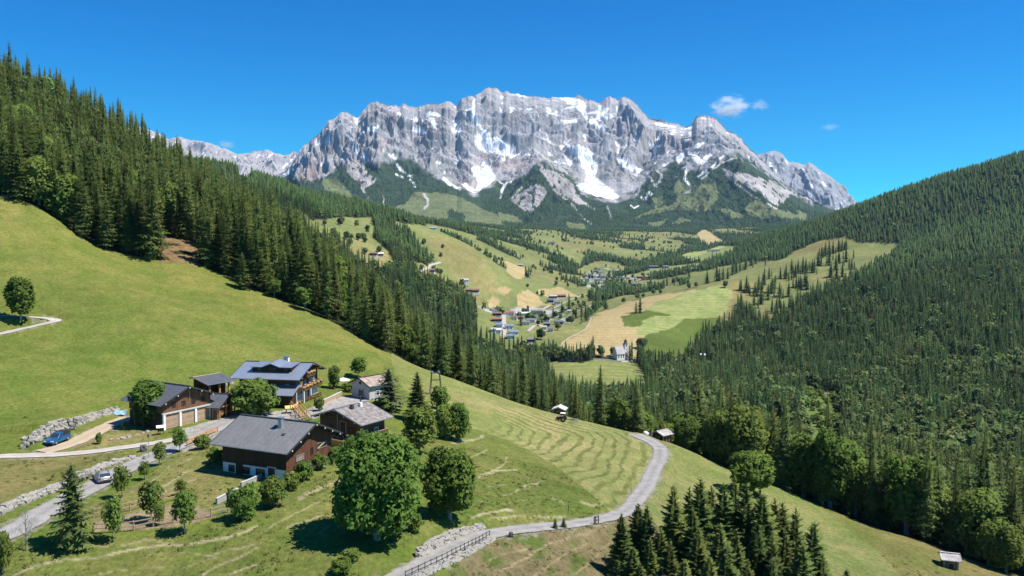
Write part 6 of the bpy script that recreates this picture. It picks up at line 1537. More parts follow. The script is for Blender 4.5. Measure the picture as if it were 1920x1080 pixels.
# ------------------------------------------------------------------ vehicles
PAINT_B = simple('blue_car_paint', (.02, .115, .27), .25, .05, 1, .35, spec=.6); PAINT_S = simple('silver_car_paint', (.37, .39, .42), .28, .05, 1, .4, spec=.6)
TYRE = simple('tyre_rubber', (.02, .02, .02), .9, .1, 3); RIM = simple('alloy_rim', (.45, .45, .47), .35, .1, 3, .8); DKP = simple('dark_plastic', (.03, .03, .032), .6, .1, 3)
LAMPW = simple('headlight_glass', (.7, .72, .75), .15, .05, 2, spec=.7); LAMPR = simple('tail_light_glass', (.35, .02, .015), .2, .1, 2, spec=.7)
def car(name, label, a, b, paint, L=4.5, W_=1.8, Hh=1.5, wagon=True, canopy=None, plate=True):
    """a: pixel of the rear axle, b: pixel of the front axle, both on the ground"""
    import bmesh
    A = ground(*a, 60, 250); B = ground(*b, 60, 250); c = (A + B) / 2; f = (B - A); rz = math.atan2(f.y, f.x)
    zmax = max(float(height(c.x + dx * math.cos(rz), c.y + dx * math.sin(rz))) for dx in (-1.3, 0, 1.3)) + .07
    root = empty(name, (c.x, c.y, zmax), rz); root.rotation_euler = (0, -math.atan2(B.z - A.z, max(f.to_2d().length, 1)), rz); tag(root, label, 'car')
    h = L / 2
    prof = [(-h, .38), (-h + .05, .95), (-h + .25, 1.0), (h - 1.35, .98), (h - .35, .84), (h - .03, .62), (h, .36), (h - .1, .25), (-h + .1, .25)]
    bm = bmesh.new()
    def ext(prof, w0, w1=None, zt=None):
        vs = []
        for sgn in (-1, 1): vs.append([bm.verts.new((x, sgn * (w0 if w1 is None else w0 + (w1 - w0) * (z - prof[0][1]) / (zt - prof[0][1])) / 2, z)) for x, z in prof])
        n = len(prof); bm.faces.new(list(reversed(vs[0]))); bm.faces.new(vs[1])
        for i in range(n): bm.faces.new((vs[0][i], vs[0][(i + 1) % n], vs[1][(i + 1) % n], vs[1][i]))
    ext(prof, W_)
    bmesh.ops.recalc_face_normals(bm, faces=bm.faces[:]); bmesh.ops.bevel(bm, geom=bm.edges[:], offset=.07, segments=2, affect='EDGES', profile=.6)
    me = bpy.data.meshes.new('body'); bm.to_mesh(me); bm.free(); me.materials.append(paint); me.polygons.foreach_set('use_smooth', [True] * len(me.polygons)); link('body', me, root)
    # cabin: roof and pillars of paint, panes set in
    x0 = -h + .12; x1 = h - 1.45; rx0 = x0 + .35; rx1 = x1 - .85; zb, zt = .97, Hh; wb, wt = W_ - .12, W_ - .42
    bm = bmesh.new(); low = [bm.verts.new(p) for p in ((x0, -wb / 2, zb), (x1, -wb / 2, zb), (x1, wb / 2, zb), (x0, wb / 2, zb))]; top = [bm.verts.new(p) for p in ((rx0, -wt / 2, zt), (rx1, -wt / 2, zt), (rx1, wt / 2, zt), (rx0, wt / 2, zt))]
    bm.faces.new(top)
    for i in range(4): bm.faces.new((low[i], low[(i + 1) % 4], top[(i + 1) % 4], top[i]))
    bmesh.ops.bevel(bm, geom=[e for e in bm.edges if len(e.link_faces) == 2], offset=.06, segments=2, affect='EDGES')
    me = bpy.data.meshes.new('roof'); bm.to_mesh(me); bm.free(); me.materials.append(paint); me.polygons.foreach_set('use_smooth', [True] * len(me.polygons)); link('roof', me, root)
    def lerp(a, b, t): return Vector(a).lerp(Vector(b), t)
    def paneq(p0, p1, p2, p3, nm, i0=.06, i1=.94, mat=GLASS):
        n = (p1 - p0).cross(p3 - p0).normalized() * .012; m = MB()
        q = [lerp(lerp(p0, p1, u), lerp(p3, p2, u), v) for u, v in ((i0, .12), (i1, .12), (i1, .88), (i0, .88))]
        m.poly([a + n for a in q]); m.poly([a - n for a in reversed(q)]); return m.build(nm, mat, root)
    Lo = [Vector(p) for p in ((x0, -wb / 2, zb), (x1, -wb / 2, zb), (x1, wb / 2, zb), (x0, wb / 2, zb))]; To = [Vector(p) for p in ((rx0, -wt / 2, zt), (rx1, -wt / 2, zt), (rx1, wt / 2, zt), (rx0, wt / 2, zt))]
    paneq(Lo[1], Lo[2], To[2], To[1], 'windscreen'); paneq(Lo[3], Lo[0], To[0], To[3], 'rear_window')
    for s_, (i, j) in ((-1, (0, 1)), (1, (2, 3))):
        for u0, u1 in ((.05, .30), (.34, .62), (.66, .93)):
            a0 = lerp(Lo[i], Lo[j], u0); a1 = lerp(Lo[i], Lo[j], u1); b0 = lerp(To[i], To[j], u0); b1 = lerp(To[i], To[j], u1); paneq(a0, a1, b1, b0, 'side_window', .03, .97)
    if canopy: m = MB(); m.box((-h + .85, 0, 1.32), (1.55, W_ - .2, .62)); m.build('canopy', canopy, root)
    for x in (-h + .85, h - .9):
        for y in (-1, 1):
            m = MB(); m.tube([(x, y * (W_ / 2 - .2), .33), (x, y * (W_ / 2 + .02), .33)], [.33, .33], 16); w = m.build('wheel', TYRE, root, False)
            m = MB(); m.tube([(x, y * (W_ / 2 + .021), .33), (x, y * (W_ / 2 + .035), .33)], [.2, .19], 12); m.build('rim', RIM, w)
    for y in (-1, 1):
        m = MB(); m.box((h - .12, y * (W_ / 2 - .3), .70), (.16, .36, .16)); m.build('headlight', LAMPW, root); m = MB(); m.box((-h + .03, y * (W_ / 2 - .17), .84), (.1, .2, .26)); m.build('tail_light', LAMPR, root)
        m = MB(); m.box((x1 - .2, y * (W_ / 2 + .1), 1.05), (.14, .2, .13)); m.build('wing_mirror', paint, root)
    for x in (-h, h): m = MB(); m.box((x * 1.0, 0, .42), (.12, W_ - .1, .2)); m.build('bumper', DKP, root)
    m = MB(); m.box((-h - .035, 0, .68), (.03, .5, .12)); m.build('number_plate', WHITEP, root)
    m = MB()
    for y in (-1, 1): m.bar((rx0 + .1, y * (wt / 2 - .08), zt + .06), (rx1 - .1, y * (wt / 2 - .08), zt + .06), .04)
    m.build('roof_rail', DKP, root)
    return root
car('parked_car', 'blue pick-up with dark rear canopy parked below the boulder bank', (120, 826), (95, 836), PAINT_B, 4.7, 1.85, 1.62, canopy=DKP)
car('parked_car', 'silver estate car on the lower farm road seen from behind', (198, 908), (185, 897), PAINT_S, 4.1, 1.78, 1.5)
# tractor with hay rake on the mown field
p = ground(1054, 790, 100, 330); root = empty('tractor', (p.x, p.y, p.z), 2.9); tag(root, 'small dark tractor with a hay rake working on the mown field', 'tractor')
m = MB(); m.box((.75, 0, .85), (1.5, .75, .6)); m.box((1.4, 0, .7), (.3, .6, .5)); m.build('bonnet', simple('dull_red_paint', (.20, .05, .03), .5), root)
m = MB(); 
for x in (-.7, .3):
    for y in (-.55, .55): m.bar((x, y, .8), (x, y, 2.1), .08)
m.build('cab_frame', DKP, root); m = MB(); m.box((-.2, 0, 2.15), (1.3, 1.3, .1)); m.build('cab_roof', WHITEP, root); m = MB(); m.box((-.35, 0, 1.0), (.6, .6, .5)); m.build('seat', DKP, root)
for x, r_, y in ((-.4, .65, .7), (1.2, .42, .6)):
    for s_ in (-1, 1): m = MB(); m.tube([(x, s_ * y, r_), (x, s_ * (y + .35), r_)], [r_, r_], 14); w = m.build('wheel', TYRE, root); m = MB(); m.tube([(x, s_ * (y + .351), r_), (x, s_ * (y + .38), r_)], [r_ * .5, r_ * .45], 10); m.build('rim', simple('rim_paint', (.5, .4, .1), .6), w)
m = MB(); m.bar((-1.2, 0, .6), (-3.2, 0, .6), .12); m.build('drawbar', METALD, root)
for y in (-1.3, 1.3):
    m = MB(); m.tube([(-3.2, y, .35), (-3.2, y, .42)], [1.2, 1.2], 14, False)
    for k in range(10): a = k * .628; m.bar((-3.2, y, .5), (-3.2 + math.cos(a) * 1.25, y + math.sin(a) * 1.25, .35), .05)
    m.build('rake_rotor', METALG, root)
# ------------------------------------------------------------------ yard things
p = ground(643, 728, 100, 330); root = empty('parasol', p); tag(root, 'white garden parasol on the lawn between farmhouse and cottage', 'parasol')
m = MB(); m.tube([(0, 0, 0), (0, 0, 2.3)], [.04, .04], 8); m.build('pole', WHITEP, root); m = MB(); q = [(math.cos(k * .785) * 1.7, math.sin(k * .785) * 1.7, 2.0) for k in range(8)]
for k in range(8): m.poly([q[k], q[(k + 1) % 8], (0, 0, 2.55)]); m.poly([q[(k + 1) % 8], q[k], (q[k][0], q[k][1], 1.85), (q[(k + 1) % 8][0], q[(k + 1) % 8][1], 1.85)])
m.build('canopy', WHITEP, root); m = MB(); m.tube([(0, 0, 0), (0, 0, .12)], [.4, .35], 12); m.build('base', CONC, root)
p = ground(302, 815, 60, 250); root = empty('notice_board', p, .5); tag(root, 'small roofed notice board on the bank by the driveway', 'notice board')
for x in (-.45, .45): m = MB(); m.box((x, 0, .55), (.1, .1, 1.3)); m.build('post', WD_DARK, root)
m = MB(); m.box((0, 0, .95), (.85, .08, .7)); m.build('board', WD_MID, root); m = MB(); m.poly([(-.75, -.45, 1.35), (.75, -.45, 1.35), (.75, .35, 1.65), (-.75, .35, 1.65)]); m.poly([(-.75, .35, 1.6), (.75, .35, 1.6), (.75, -.45, 1.3), (-.75, -.45, 1.3)]); m.build('roof', WHITEP, root)
p = ground(279, 860, 60, 250); root = empty('lamp_post', p); tag(root, 'thin lamp post at the driveway fork', 'lamp post'); m = MB(); m.tube([(0, 0, -.2), (0, 0, 3.5)], [.05, .04], 8); m.build('post', METALG, root); m = MB(); m.tube([(0, 0, 3.45), (0, 0, 3.75), (0, 0, 3.9)], [.10, .22, .05], 8); m.build('lamp_head', METALD, root)
p = ground(226, 778, 60, 250); o_ = MB(); r = random.Random(2); gx = [(-1.2 + .4 * i, -.5 + .35 * j) for i in range(7) for j in range(4)]
for i in range(6):
    for j in range(3):
        def zz1(i, j): return .15 + .9 * (j / 3) * (1 - .15 * ((i * 7 + j * 3) % 4)) + .1 * math.sin(i * 2 + j)
        o_.poly([(-1.2 + .4 * a, -.5 + .35 * b, zz1(a, b)) for a, b in ((i, j), (i + 1, j), (i + 1, j + 1), (i, j + 1))])
t_ = o_.build('tarpaulin', simple('pale_blue_tarp', (.24, .40, .48), .7, .2, 3)); t_.location = p; tag(t_, 'pale blue tarpaulin heaped at the end of the boulder bank', 'tarpaulin')
p = ground(554, 768, 100, 330); m = MB(); m.tube([(0, -.5, .6), (0, -.3, .6), (0, .3, .6), (0, .5, .6)], [.42, .56, .56, .42], 14); o_ = m.build('garden_barrel', WD_NEW, None, True); o_.location = p; tag(o_, 'round orange wooden barrel beside the farmhouse terrace', 'barrel')
p = ground(544, 774, 100, 330); root = empty('play_hut', p, .4); tag(root, 'small yellow-roofed wooden play hut on posts by the farm yard', 'play hut'); m = MB()
for x in (-.7, .7):
    for y in (-.5, .5): m.box((x, y, .5), (.1, .1, 1.2))
m.build('posts', WD_NEW, root); m = MB(); m.poly([(-1, -.8, 1.05), (1, -.8, 1.05), (1, 0, 1.5), (-1, 0, 1.5)]); m.poly([(1, .8, 1.05), (-1, .8, 1.05), (-1, 0, 1.5), (1, 0, 1.5)]); m.build('roof', simple('yellow_boards', (.62, .43, .14), .7, .2, 4), root)
# plank stairs below the terrace
a = ground(553, 772, 100, 330); b = ground(576, 790, 100, 330); root = empty('wooden_stairs', a); tag(root, 'orange wooden stairs running down from the terrace behind the barn', 'stairs'); d = b - a; d.z = 0; n_ = d.normalized(); s_ = Vector((-n_.y, n_.x, 0))
for k in (-.7, .7): m = MB(); m.bar(s_ * k + Vector((0, 0, 1.4)), d + s_ * k + Vector((0, 0, .4)), .1, .25); m.build('stringer', WD_NEW, root)
for i in range(9): f = (i + .5) / 9; m = MB(); q = d * f + Vector((0, 0, 1.35 - f)); m.bar(q - s_ * .65, q + s_ * .65, .28, .06); m.build('tread', WD_TAN, root)
for k in (-.75, .75):
    m = MB(); m.bar(s_ * k + Vector((0, 0, 2.2)), d + s_ * k + Vector((0, 0, 1.2)), .08, .14); m.build('handrail', WD_NEW, root)
    for i in range(4): q = d * (i / 3) + s_ * k; m = MB(); m.box((q.x, q.y, 1.2 - i / 3), (.1, .1, 2.0)); m.build('post', WD_NEW, root)
# mill wheel
p = ground(637, 838, 100, 330); root = empty('water_mill', p + Vector((0, 0, 1.2)), math.radians(-25)); tag(root, 'wooden water wheel between barn and mill house', 'water wheel')
for y in (-.3, .3):
    m = MB(); R_ = 1.25
    for k in range(16): a0, a1 = k * math.pi / 8, (k + 1) * math.pi / 8; m.bar((math.cos(a0) * R_, y, math.sin(a0) * R_), (math.cos(a1) * R_, y, math.sin(a1) * R_), .12, .16, (0, 1, 0))
    m.build('rim', WD_GREY, root)
    for k in range(8): a0 = k * math.pi / 4; m = MB(); m.bar((0, y, 0), (math.cos(a0) * R_, y, math.sin(a0) * R_), .09); m.build('spoke', WD_GREY, root)
for k in range(16): a0 = k * math.pi / 8 + .1; m = MB(); m.bar((math.cos(a0) * 1.2, -.3, math.sin(a0) * 1.2), (math.cos(a0) * 1.2, .3, math.sin(a0) * 1.2), .04, .3, (math.cos(a0), 0, math.sin(a0))); m.build('paddle', WD_MID, root)
m = MB(); m.tube([(0, -.9, 0), (0, .9, 0)], [.12, .12], 8); m.build('axle', WD_DARK, root)
# steel lift frame on the meadow
p = ground(817, 741, 100, 330); root = empty('lift_frame', p, .3); tag(root, 'tall steel cable-lift frame standing on the mown slope', 'lift frame'); hh = px_height(p, 43)
for sx in (-1, 1):
    for sy in (-1, 1): m = MB(); m.bar((sx * 1.5, sy * .9, -.4), (sx * .95, sy * .25, hh), .15); m.build('leg', METALD, root)
for z in (.35, .68): f = z; w0 = 1.5 - .55 * f; m = MB(); m.bar((-w0, -.6, hh * z), (w0, -.6, hh * z), .1); m.bar((-w0, .6, hh * z), (w0, .6, hh * z), .1); m.bar((-w0, -.6, hh * z), (-w0, .6, hh * z), .1); m.bar((w0, -.6, hh * z), (w0, .6, hh * z), .1); m.build('brace', METALD, root)
m = MB(); m.box((0, 0, hh), (2.6, .5, .25)); m.build('top_beam', METALD, root)
for x in (-.8, .8): m = MB(); m.tube([(x, -.4, hh + .2), (x, .4, hh + .2)], [.25, .25], 10); m.build('pulley', METALG, root)
# wayside cross with its little roof
p = ground(468, 546, 150, 300); root = empty('wayside_cross', p); tag(root, 'dark wooden wayside cross with a small roof on the upper meadow edge', 'wayside cross'); m = MB(); m.box((0, 0, 1.5), (.3, .3, 3.4)); m.box((0, 0, 2.3), (1.5, .25, .25)); m.build('cross', WD_DARK, root); m = MB(); m.poly([(-1.1, -.5, 2.6), (0, -.5, 3.5), (0, .5, 3.5), (-1.1, .5, 2.6)]); m.poly([(0, -.5, 3.5), (1.1, -.5, 2.6), (1.1, .5, 2.6), (0, .5, 3.5)]); m.build('roof', WD_DARK, root)
# poles
def pole(name, label, px, py, top, r_=.12, mat=WD_TAN, arms=0, dist=None, group=None):
    if dist is None: p = ground(px, py, 100, 330)
    else: u, t = ray(px, py); p = Vector((u * dist, dist, float(height(u * dist, dist))))
    h = px_height(p, py - top); root = empty(name, p); tag(root, label, 'pole', group); m = MB(); m.tube([(0, 0, -.5), (0, 0, h)], [r_, r_ * .7], 8); m.build('shaft', mat, root)
    for k in range(arms): z = h * (.96 - .2 * k); m = MB(); m.bar((-h * .14, 0, z), (h * .14, 0, z), r_ * 1.2); m.build('crossarm', mat, root)
pole('utility_pole', 'grey wooden pole standing left of the roadside hay hut', 1225, 815, 778, .12, WD_GREY, 1, 213)
pole('fence_pole', 'thin snow pole on the bend of the road above the pasture', 1211, 868, 852, .05)
pole('fence_pole', 'thin snow pole on the inner verge of the road bend', 1184, 928, 908, .05)
pole('fence_pole', 'thin pole at the corner of pasture and road', 1066, 958, 945, .05, WD_DARK)
pole('power_mast', 'pale transmission mast rising above the forest ridge', 375, 314, 282, .5, WHITEP, 3, 700)
for x, y, lb in [(1211, 817, 'white bale-shaped stand-in at the forest road end'), (1226, 826, 'white bale-shaped stand-in beside the roadside hut')]:  # bale shapes added in place of unidentified white things
    u, t = ray(x, y); d_ = 208; q = Vector((u * d_, d_, float(height(u * d_, d_)))); m = MB(); m.tube([(-.6, 0, .6), (-.5, 0, .6), (.5, 0, .6), (.6, 0, .6)], [.5, .6, .6, .5], 14); o_ = m.build('bale_stand_in', WHITEP, None, True); o_.location = q; o_.rotation_euler = (0, 0, x * .3); tag(o_, lb, 'bale')
# ------------------------------------------------------------------ the church on its knoll, the villages and far farms
CH_D = 868
def far_pt(px, py, a=500, b=4700): return ground(px, py, a, b)
p = far_pt(1166, 673, 700, 1000); root = empty('church', p, math.radians(27)); tag(root, 'small white church with onion-domed tower on the green knoll', 'church')
DOME = simple('dark_dome_shingles', (.10, .07, .06), .6, .2, 2)
k_ = p.y / F; w = 15.5 * k_; 
L_ = 18 * k_; Wd = 9.0; He = 11.5 * k_; Hr = 25 * k_; x0 = -16 * k_; x1 = x0 + L_
m = MB(); m.v = [(x, y, z) for x in (x0, x1) for y, z in ((-Wd / 2, -2), (Wd / 2, -2), (Wd / 2, He), (0, Hr - .3), (-Wd / 2, He))]; m.f = [(4, 3, 2, 1, 0), (5, 6, 7, 8, 9)] + [(i, (i + 1) % 5, 5 + (i + 1) % 5, 5 + i) for i in range(5)]; m.build('nave', PLAST, root)
m = MB(); 
for s_ in (-1, 1): m.poly([(x0 - .4, s_ * (Wd / 2 + .5), He - .55), (x1 + .2, s_ * (Wd / 2 + .5), He - .55), (x1 + .2, 0, Hr), (x0 - .4, 0, Hr)]); m.poly([(x0 - .4, s_ * (Wd / 2 + .5), He - .75), (x1 + .2, s_ * (Wd / 2 + .5), He - .75), (x1 + .2, 0, Hr - .2), (x0 - .4, 0, Hr - .2)])
m.build('roof', RF_LIGHT, root)
for i in range(3): x = x0 + L_ * (.2 + .3 * i); m = MB(); m.box((x, -Wd / 2 - .02, He * .55), (1.1, .12, He * .45)); m.build('window', GLASS, root)
# choir, narrower, with a hipped end
cx0, cx1 = x1, x1 + 9 * k_; cw = 6.6; ce = 11 * k_; cr = 20 * k_
m = MB(); P = [(cx0, -cw / 2), (cx1 - 2.2, -cw / 2), (cx1, -cw / 5), (cx1, cw / 5), (cx1 - 2.2, cw / 2), (cx0, cw / 2)]
m.v = [(x, y, -2) for x, y in P] + [(x, y, ce) for x, y in P]; m.f = [(i, (i + 1) % 6, 6 + (i + 1) % 6, 6 + i) for i in range(6)]; m.build('choir', PLAST, root)
m = MB(); ap = (cx1 - 3.4, 0, cr); a0 = (cx0, 0, cr); Q = [(x * 1.0 + (.3 if x > cx0 else 0), y * 1.1, ce - .3) for x, y in P]
for i in range(1, 4): m.poly([Q[i], Q[i + 1], ap])
m.poly([Q[0], Q[1], ap, a0]); m.poly([Q[4], Q[5], a0, ap]); m.build('choir_roof', RF_LIGHT, root)
for x in (cx0 + 2, cx1 - 1.2): m = MB(); m.box((x, -cw / 2 + (.5 if x > cx0 + 3 else -.02), ce * .55), (.8, .3, ce * .45)); m.build('window', GLASS, root)
tx = x0 + 25.5 * k_; tw = 7.6 * k_; th = 28 * k_
m = MB(); m.box((tx, 1.2, th / 2 - 1), (tw, tw, th + 2)); T_ = m.build('tower', PLAST, root)
m = MB(); R_ = tw * .58; prof = [(R_ * 1.1, 0), (R_ * .95, .8), (R_ * .55, 1.6), (R_ * .62, 2.2), (R_ * .78, 3.0), (R_ * .62, 3.9), (R_ * .25, 4.9), (.12, 5.8), (.05, 7.2)]
m.tube([(tx, 1.2, th + z) for r_, z in prof], [r_ for r_, z in prof], 12); m.build('onion_dome', DOME, T_)
for z in (th * .86,):
    for dx, dy, rx, ry in ((0, -tw / 2 - .02, 1.0, .1), (tw / 2 + .02, 0, .1, 1.0)): m = MB(); m.box((tx + dx, 1.2 + dy, z), (rx, ry, 1.7)); m.build('belfry_opening', GLASS, T_)
m = MB(); m.tube([(tx, 1.2 - tw / 2 - .05, th * .70), (tx, 1.2 - tw / 2 - .15, th * .70)], [1.0, 1.0], 14); m.build('clock_face', WHITEP, T_)
p1 = [far_pt(x, y, 700, 1000) for x, y in ((1112, 675), (1135, 676), (1165, 679), (1186, 678))]; c = p1[1]; root = empty('churchyard_wall', c); tag(root, 'low white wall round the churchyard', 'wall'); m = MB()
for a, b in zip(p1[:-1], p1[1:]): m.bar(a - c + Vector((0, 0, .3)), b - c + Vector((0, 0, .3)), .5, 2.0)
m.build('wall', PLAST, root)

ROOFS = {'g': RF_BARN, 'b': RF_BLUE, 'd': RF_DARK, 'l': RF_LIGHT, 'r': simple('red_brown_roof', (.27, .10, .07), .8, .2, 1), 'w': RF_WHITE, 'n': simple('brown_roof', (.16, .105, .08), .85, .25, 1), 'p': RF_SHIN}
WALLS = {'w': PLAST, 'n': WD_MID, 'd': WD_DARK, 'g': PLASTG}
RN = {'g': 'grey-roofed', 'b': 'blue-grey-roofed', 'd': 'dark-roofed', 'l': 'pale-roofed', 'r': 'red-roofed', 'w': 'white-roofed', 'n': 'brown-roofed', 'p': 'shingle-roofed'}
WNM = {'w': 'white', 'n': 'brown wooden', 'd': 'dark wooden', 'g': 'grey'}
def house(px, py, wpx, hpx, rdeg, rf, wl, place, group, a, b, name='village_house', cat='house'):
    p = far_pt(px, py, a, b); k = p.y / F; w = max(7.5, wpx * k * .95); h = max(6.0, hpx * k * 1.2); d = max(6.5, min(w * .75, 12)); rz = math.radians(rdeg)
    A = (p.x - math.cos(rz) * w / 2, p.y - math.sin(rz) * w / 2); B = (p.x + math.cos(rz) * w / 2, p.y + math.sin(rz) * w / 2)
    H = House(name, '%s %s %s' % (RN[rf], WNM[wl] + ' house', place), cat, A, B, h, d / 2, d / 2, h * .27, h * .27, .7, .7, p.z - .2, group, 3.0)
    if wl in 'nd': H.walls(PLAST, None, h * .33, 'ground_floor_wall', .04); H.walls(WALLS[wl], h * .335, None, 'wall')
    else: H.walls(WALLS[wl], None, None, 'wall')
    th = .3; hw = H.L / 2; m = MB(); pr = [(-H.wn, H.ridge - H.dn), (0, H.ridge), (H.wf, H.ridge - H.df)]
    for (y0, z0), (y1, z1) in ((pr[0], pr[1]), (pr[1], pr[2])):
        m.poly([(-hw, y0, z0), (hw, y0, z0), (hw, y1, z1), (-hw, y1, z1)]); m.poly([(-hw, y1, z1 - th), (hw, y1, z1 - th), (hw, y0, z0 - th), (-hw, y0, z0 - th)])
        for x in (-hw, hw): m.poly([(x, y0, z0), (x, y1, z1), (x, y1, z1 - th), (x, y0, z0 - th)])
    for s_, (y, z) in ((-1, pr[0]), (1, pr[2])): m.poly([(-hw, y, z), (hw, y, z), (hw, y, z - th), (-hw, y, z - th)])
    rfo = m.build('roof', ROOFS[rf], H.root)
    m = MB(); m.box((w * .15, .6, h - .1), (.8, .8, 1.8)); m.build('chimney', PLASTG, rfo)
    n = max(2, int(w / 4))
    for fl in ((.2, .5) if h > 7 else (.3,)):
        for i in range(n):
            x = H.x0 + (i + .5) * (H.x1 - H.x0) / n; q = MB(); q.box((x, H.yn - .02, h * fl), (1.0, .12, 1.2)); q.build('window', GLASS, H.root)
        for y in (-d * .2, d * .2): 
            q = MB(); q.box((H.x1 + .02, y, h * fl), (.12, 1.0, 1.2)); q.build('window', GLASS, H.root)
    return H
c6 = lambda x, y: (860 + x / 4.908, 520 + y / 4.908)
V1 = [(340, 318, 95, 32, 5, 'b', 'w', 'at the upper left end of the near village'), (352, 362, 95, 40, 3, 'n', 'd', 'below the uppermost house of the near village'), (455, 352, 120, 38, 4, 'r', 'w', 'long and red in the middle of the near village'), (352, 412, 105, 36, 4, 'r', 'd', 'left of the street in the near village'), (590, 352, 135, 30, 6, 'w', 'w', 'long and low behind the red house in the near village'), (720, 338, 115, 36, 8, 'g', 'g', 'long at the right upper end of the near village'),
      (372, 462, 70, 38, 8, 'b', 'w', 'beside the street in the near village'), (362, 512, 66, 38, 0, 'w', 'w', 'at the lower left of the near village'), (318, 506, 60, 32, 10, 'l', 'w', 'at the left forest edge of the near village'), (462, 482, 84, 46, 10, 'b', 'w', 'large on the right of the village street'), (506, 532, 92, 40, 12, 'b', 'w', 'below the large house of the near village'), (478, 566, 80, 36, 8, 'b', 'w', 'lowest at the forest edge of the near village'), (510, 392, 72, 32, -8, 'n', 'w', 'on the slope right of the red house'), (568, 392, 62, 32, 10, 'n', 'n', 'between gardens in the near village'), (682, 386, 84, 36, 12, 'n', 'w', 'under the long grey building'), (660, 416, 92, 32, 5, 'g', 'w', 'below the brown-roofed house on the slope'), (618, 440, 80, 34, 8, 'g', 'w', 'in the gardens of the near village'),
      (800, 410, 84, 44, -10, 'd', 'd', 'at the right side of the near village'), (812, 462, 72, 46, -10, 'g', 'd', 'right of the curved lane'), (920, 438, 92, 36, 4, 'd', 'd', 'standing alone right of the near village'), (848, 500, 62, 34, -8, 'g', 'w', 'at the foot of the right village slope'), (786, 484, 58, 34, -8, 'l', 'w', 'beside the curved lane'), (664, 606, 82, 46, 10, 'g', 'd', 'among the trees below the near village'), (625, 652, 46, 26, 0, 'w', 'w', 'hidden among trees above the church meadow'), (868, 200, 82, 34, 6, 'l', 'n', 'in the hamlet below the tan fields'), (942, 194, 92, 34, 8, 'r', 'n', 'in the hamlet beside the tan field'), (842, 238, 66, 34, 5, 'd', 'd', 'at the left of the hamlet'), (908, 250, 62, 32, 5, 'g', 'w', 'lowest in the hamlet'), (1016, 326, 24, 16, 0, 'l', 'w', 'tiny on the open meadow')]
for x, y, w_, h_, r_, rf, wl, pl in V1: q = c6(x, y); house(q[0], q[1], w_ / 4.908, h_ / 4.908, r_, rf, wl, pl, 'houses of the near village', 900, 2600)
c5p = lambda x, y: (880 + x / 3.375, 400 + y / 3.375)
V2L = [(820, 362, 24, 14, 0, 'g', 'w', 'uppermost in the far village'), (798, 378, 26, 14, 20, 'g', 'n', 'second row from the top of the far village'), (762, 400, 30, 16, -10, 'g', 'w', 'on the left slope of the far village'), (832, 388, 26, 14, 10, 'd', 'w', 'right of the upper lane in the far village'), (790, 412, 30, 16, 0, 'b', 'w', 'in the middle of the far village'), (732, 404, 26, 14, 0, 'n', 'n', 'at the far left of the far village'), (852, 412, 30, 16, 10, 'g', 'w', 'in the centre right of the far village'), (745, 434, 32, 18, -8, 'd', 'w', 'beside the road into the far village'), (810, 434, 42, 18, 5, 'b', 'w', 'large on the main road of the far village'), (862, 442, 36, 18, 5, 'r', 'w', 'red in the street row of the far village'), (902, 436, 30, 16, 8, 'n', 'n', 'first of the roadside row right of the far village'), (938, 432, 30, 16, 8, 'g', 'w', 'second of the roadside row right of the far village'), (968, 424, 30, 16, 8, 'd', 'w', 'third of the roadside row right of the far village'), (1002, 422, 26, 14, 8, 'n', 'w', 'fourth of the roadside row right of the far village'), (1082, 418, 46, 18, 5, 'r', 'n', 'long and reddish at the end of the roadside row'), (1124, 412, 30, 14, 5, 'l', 'w', 'at the right end of the roadside row'), (932, 374, 30, 14, 0, 'l', 'w', 'alone on the meadow above the roadside row'), (1164, 354, 62, 18, 3, 'd', 'd', 'long hall below the upper field'), (1242, 348, 40, 14, 3, 'g', 'g', 'small beside the long hall'), (1060, 470, 66, 24, 4, 'g', 'g', 'big barn on the valley floor'), (1142, 448, 36, 14, 4, 'd', 'n', 'small beside the valley barn'), (850, 498, 44, 20, 5, 'b', 'w', 'bluish below the far village road'), (882, 500, 32, 16, 8, 'n', 'w', 'next to the bluish house below the road'), (732, 462, 26, 14, 0, 'g', 'w', 'at the lower left edge of the far village'), (1422, 362, 62, 14, 3, 'l', 'g', 'long glassy building below the right forest'), (1560, 244, 50, 12, 3, 'd', 'w', 'farm at the head of the valley'), (1520, 244, 30, 10, 3, 'n', 'w', 'left of the farm at the valley head'), (522, 196, 44, 12, 0, 'n', 'w', 'farm on the high pasture under the mountain'), (322, 336, 36, 12, 0, 'l', 'n', 'barn on the steep tan pasture'), (40, 502, 52, 18, 0, 'n', 'n', 'farm at the left valley side')]
for x, y, w_, h_, r_, rf, wl, pl in V2L: q = c5p(x, y); house(q[0], q[1], w_ / 3.375, h_ / 3.375 * 1.15, r_, rf, wl, pl, 'houses of the far village', 1100, 4700)
c4p = lambda x, y: (560 + x / 3.6, 380 + y / 3.6)
for x, y, w_, h_, r_, rf, wl, pl in [(505, 362, 56, 22, 8, 'n', 'd', 'farm on the upper left pasture'), (556, 364, 40, 20, 8, 'w', 'n', 'beside the upper left pasture farm'), (905, 476, 36, 26, -10, 'g', 'n', 'at the bend of the hillside road'), (1122, 548, 56, 32, 10, 'l', 'w', 'white farm above the near village'), (1150, 608, 52, 24, 6, 'n', 'd', 'left of the twin farms above the village'), (1192, 612, 52, 26, 6, 'n', 'd', 'right of the twin farms above the village'), (905, 182, 62, 16, 4, 'l', 'w', 'farm on the ridge pasture')]:
    q = c4p(x, y); house(q[0], q[1], w_ / 3.6, h_ / 3.6, r_, rf, wl, pl, 'farms on the valley sides', 800, 4000, 'farmstead', 'farm')
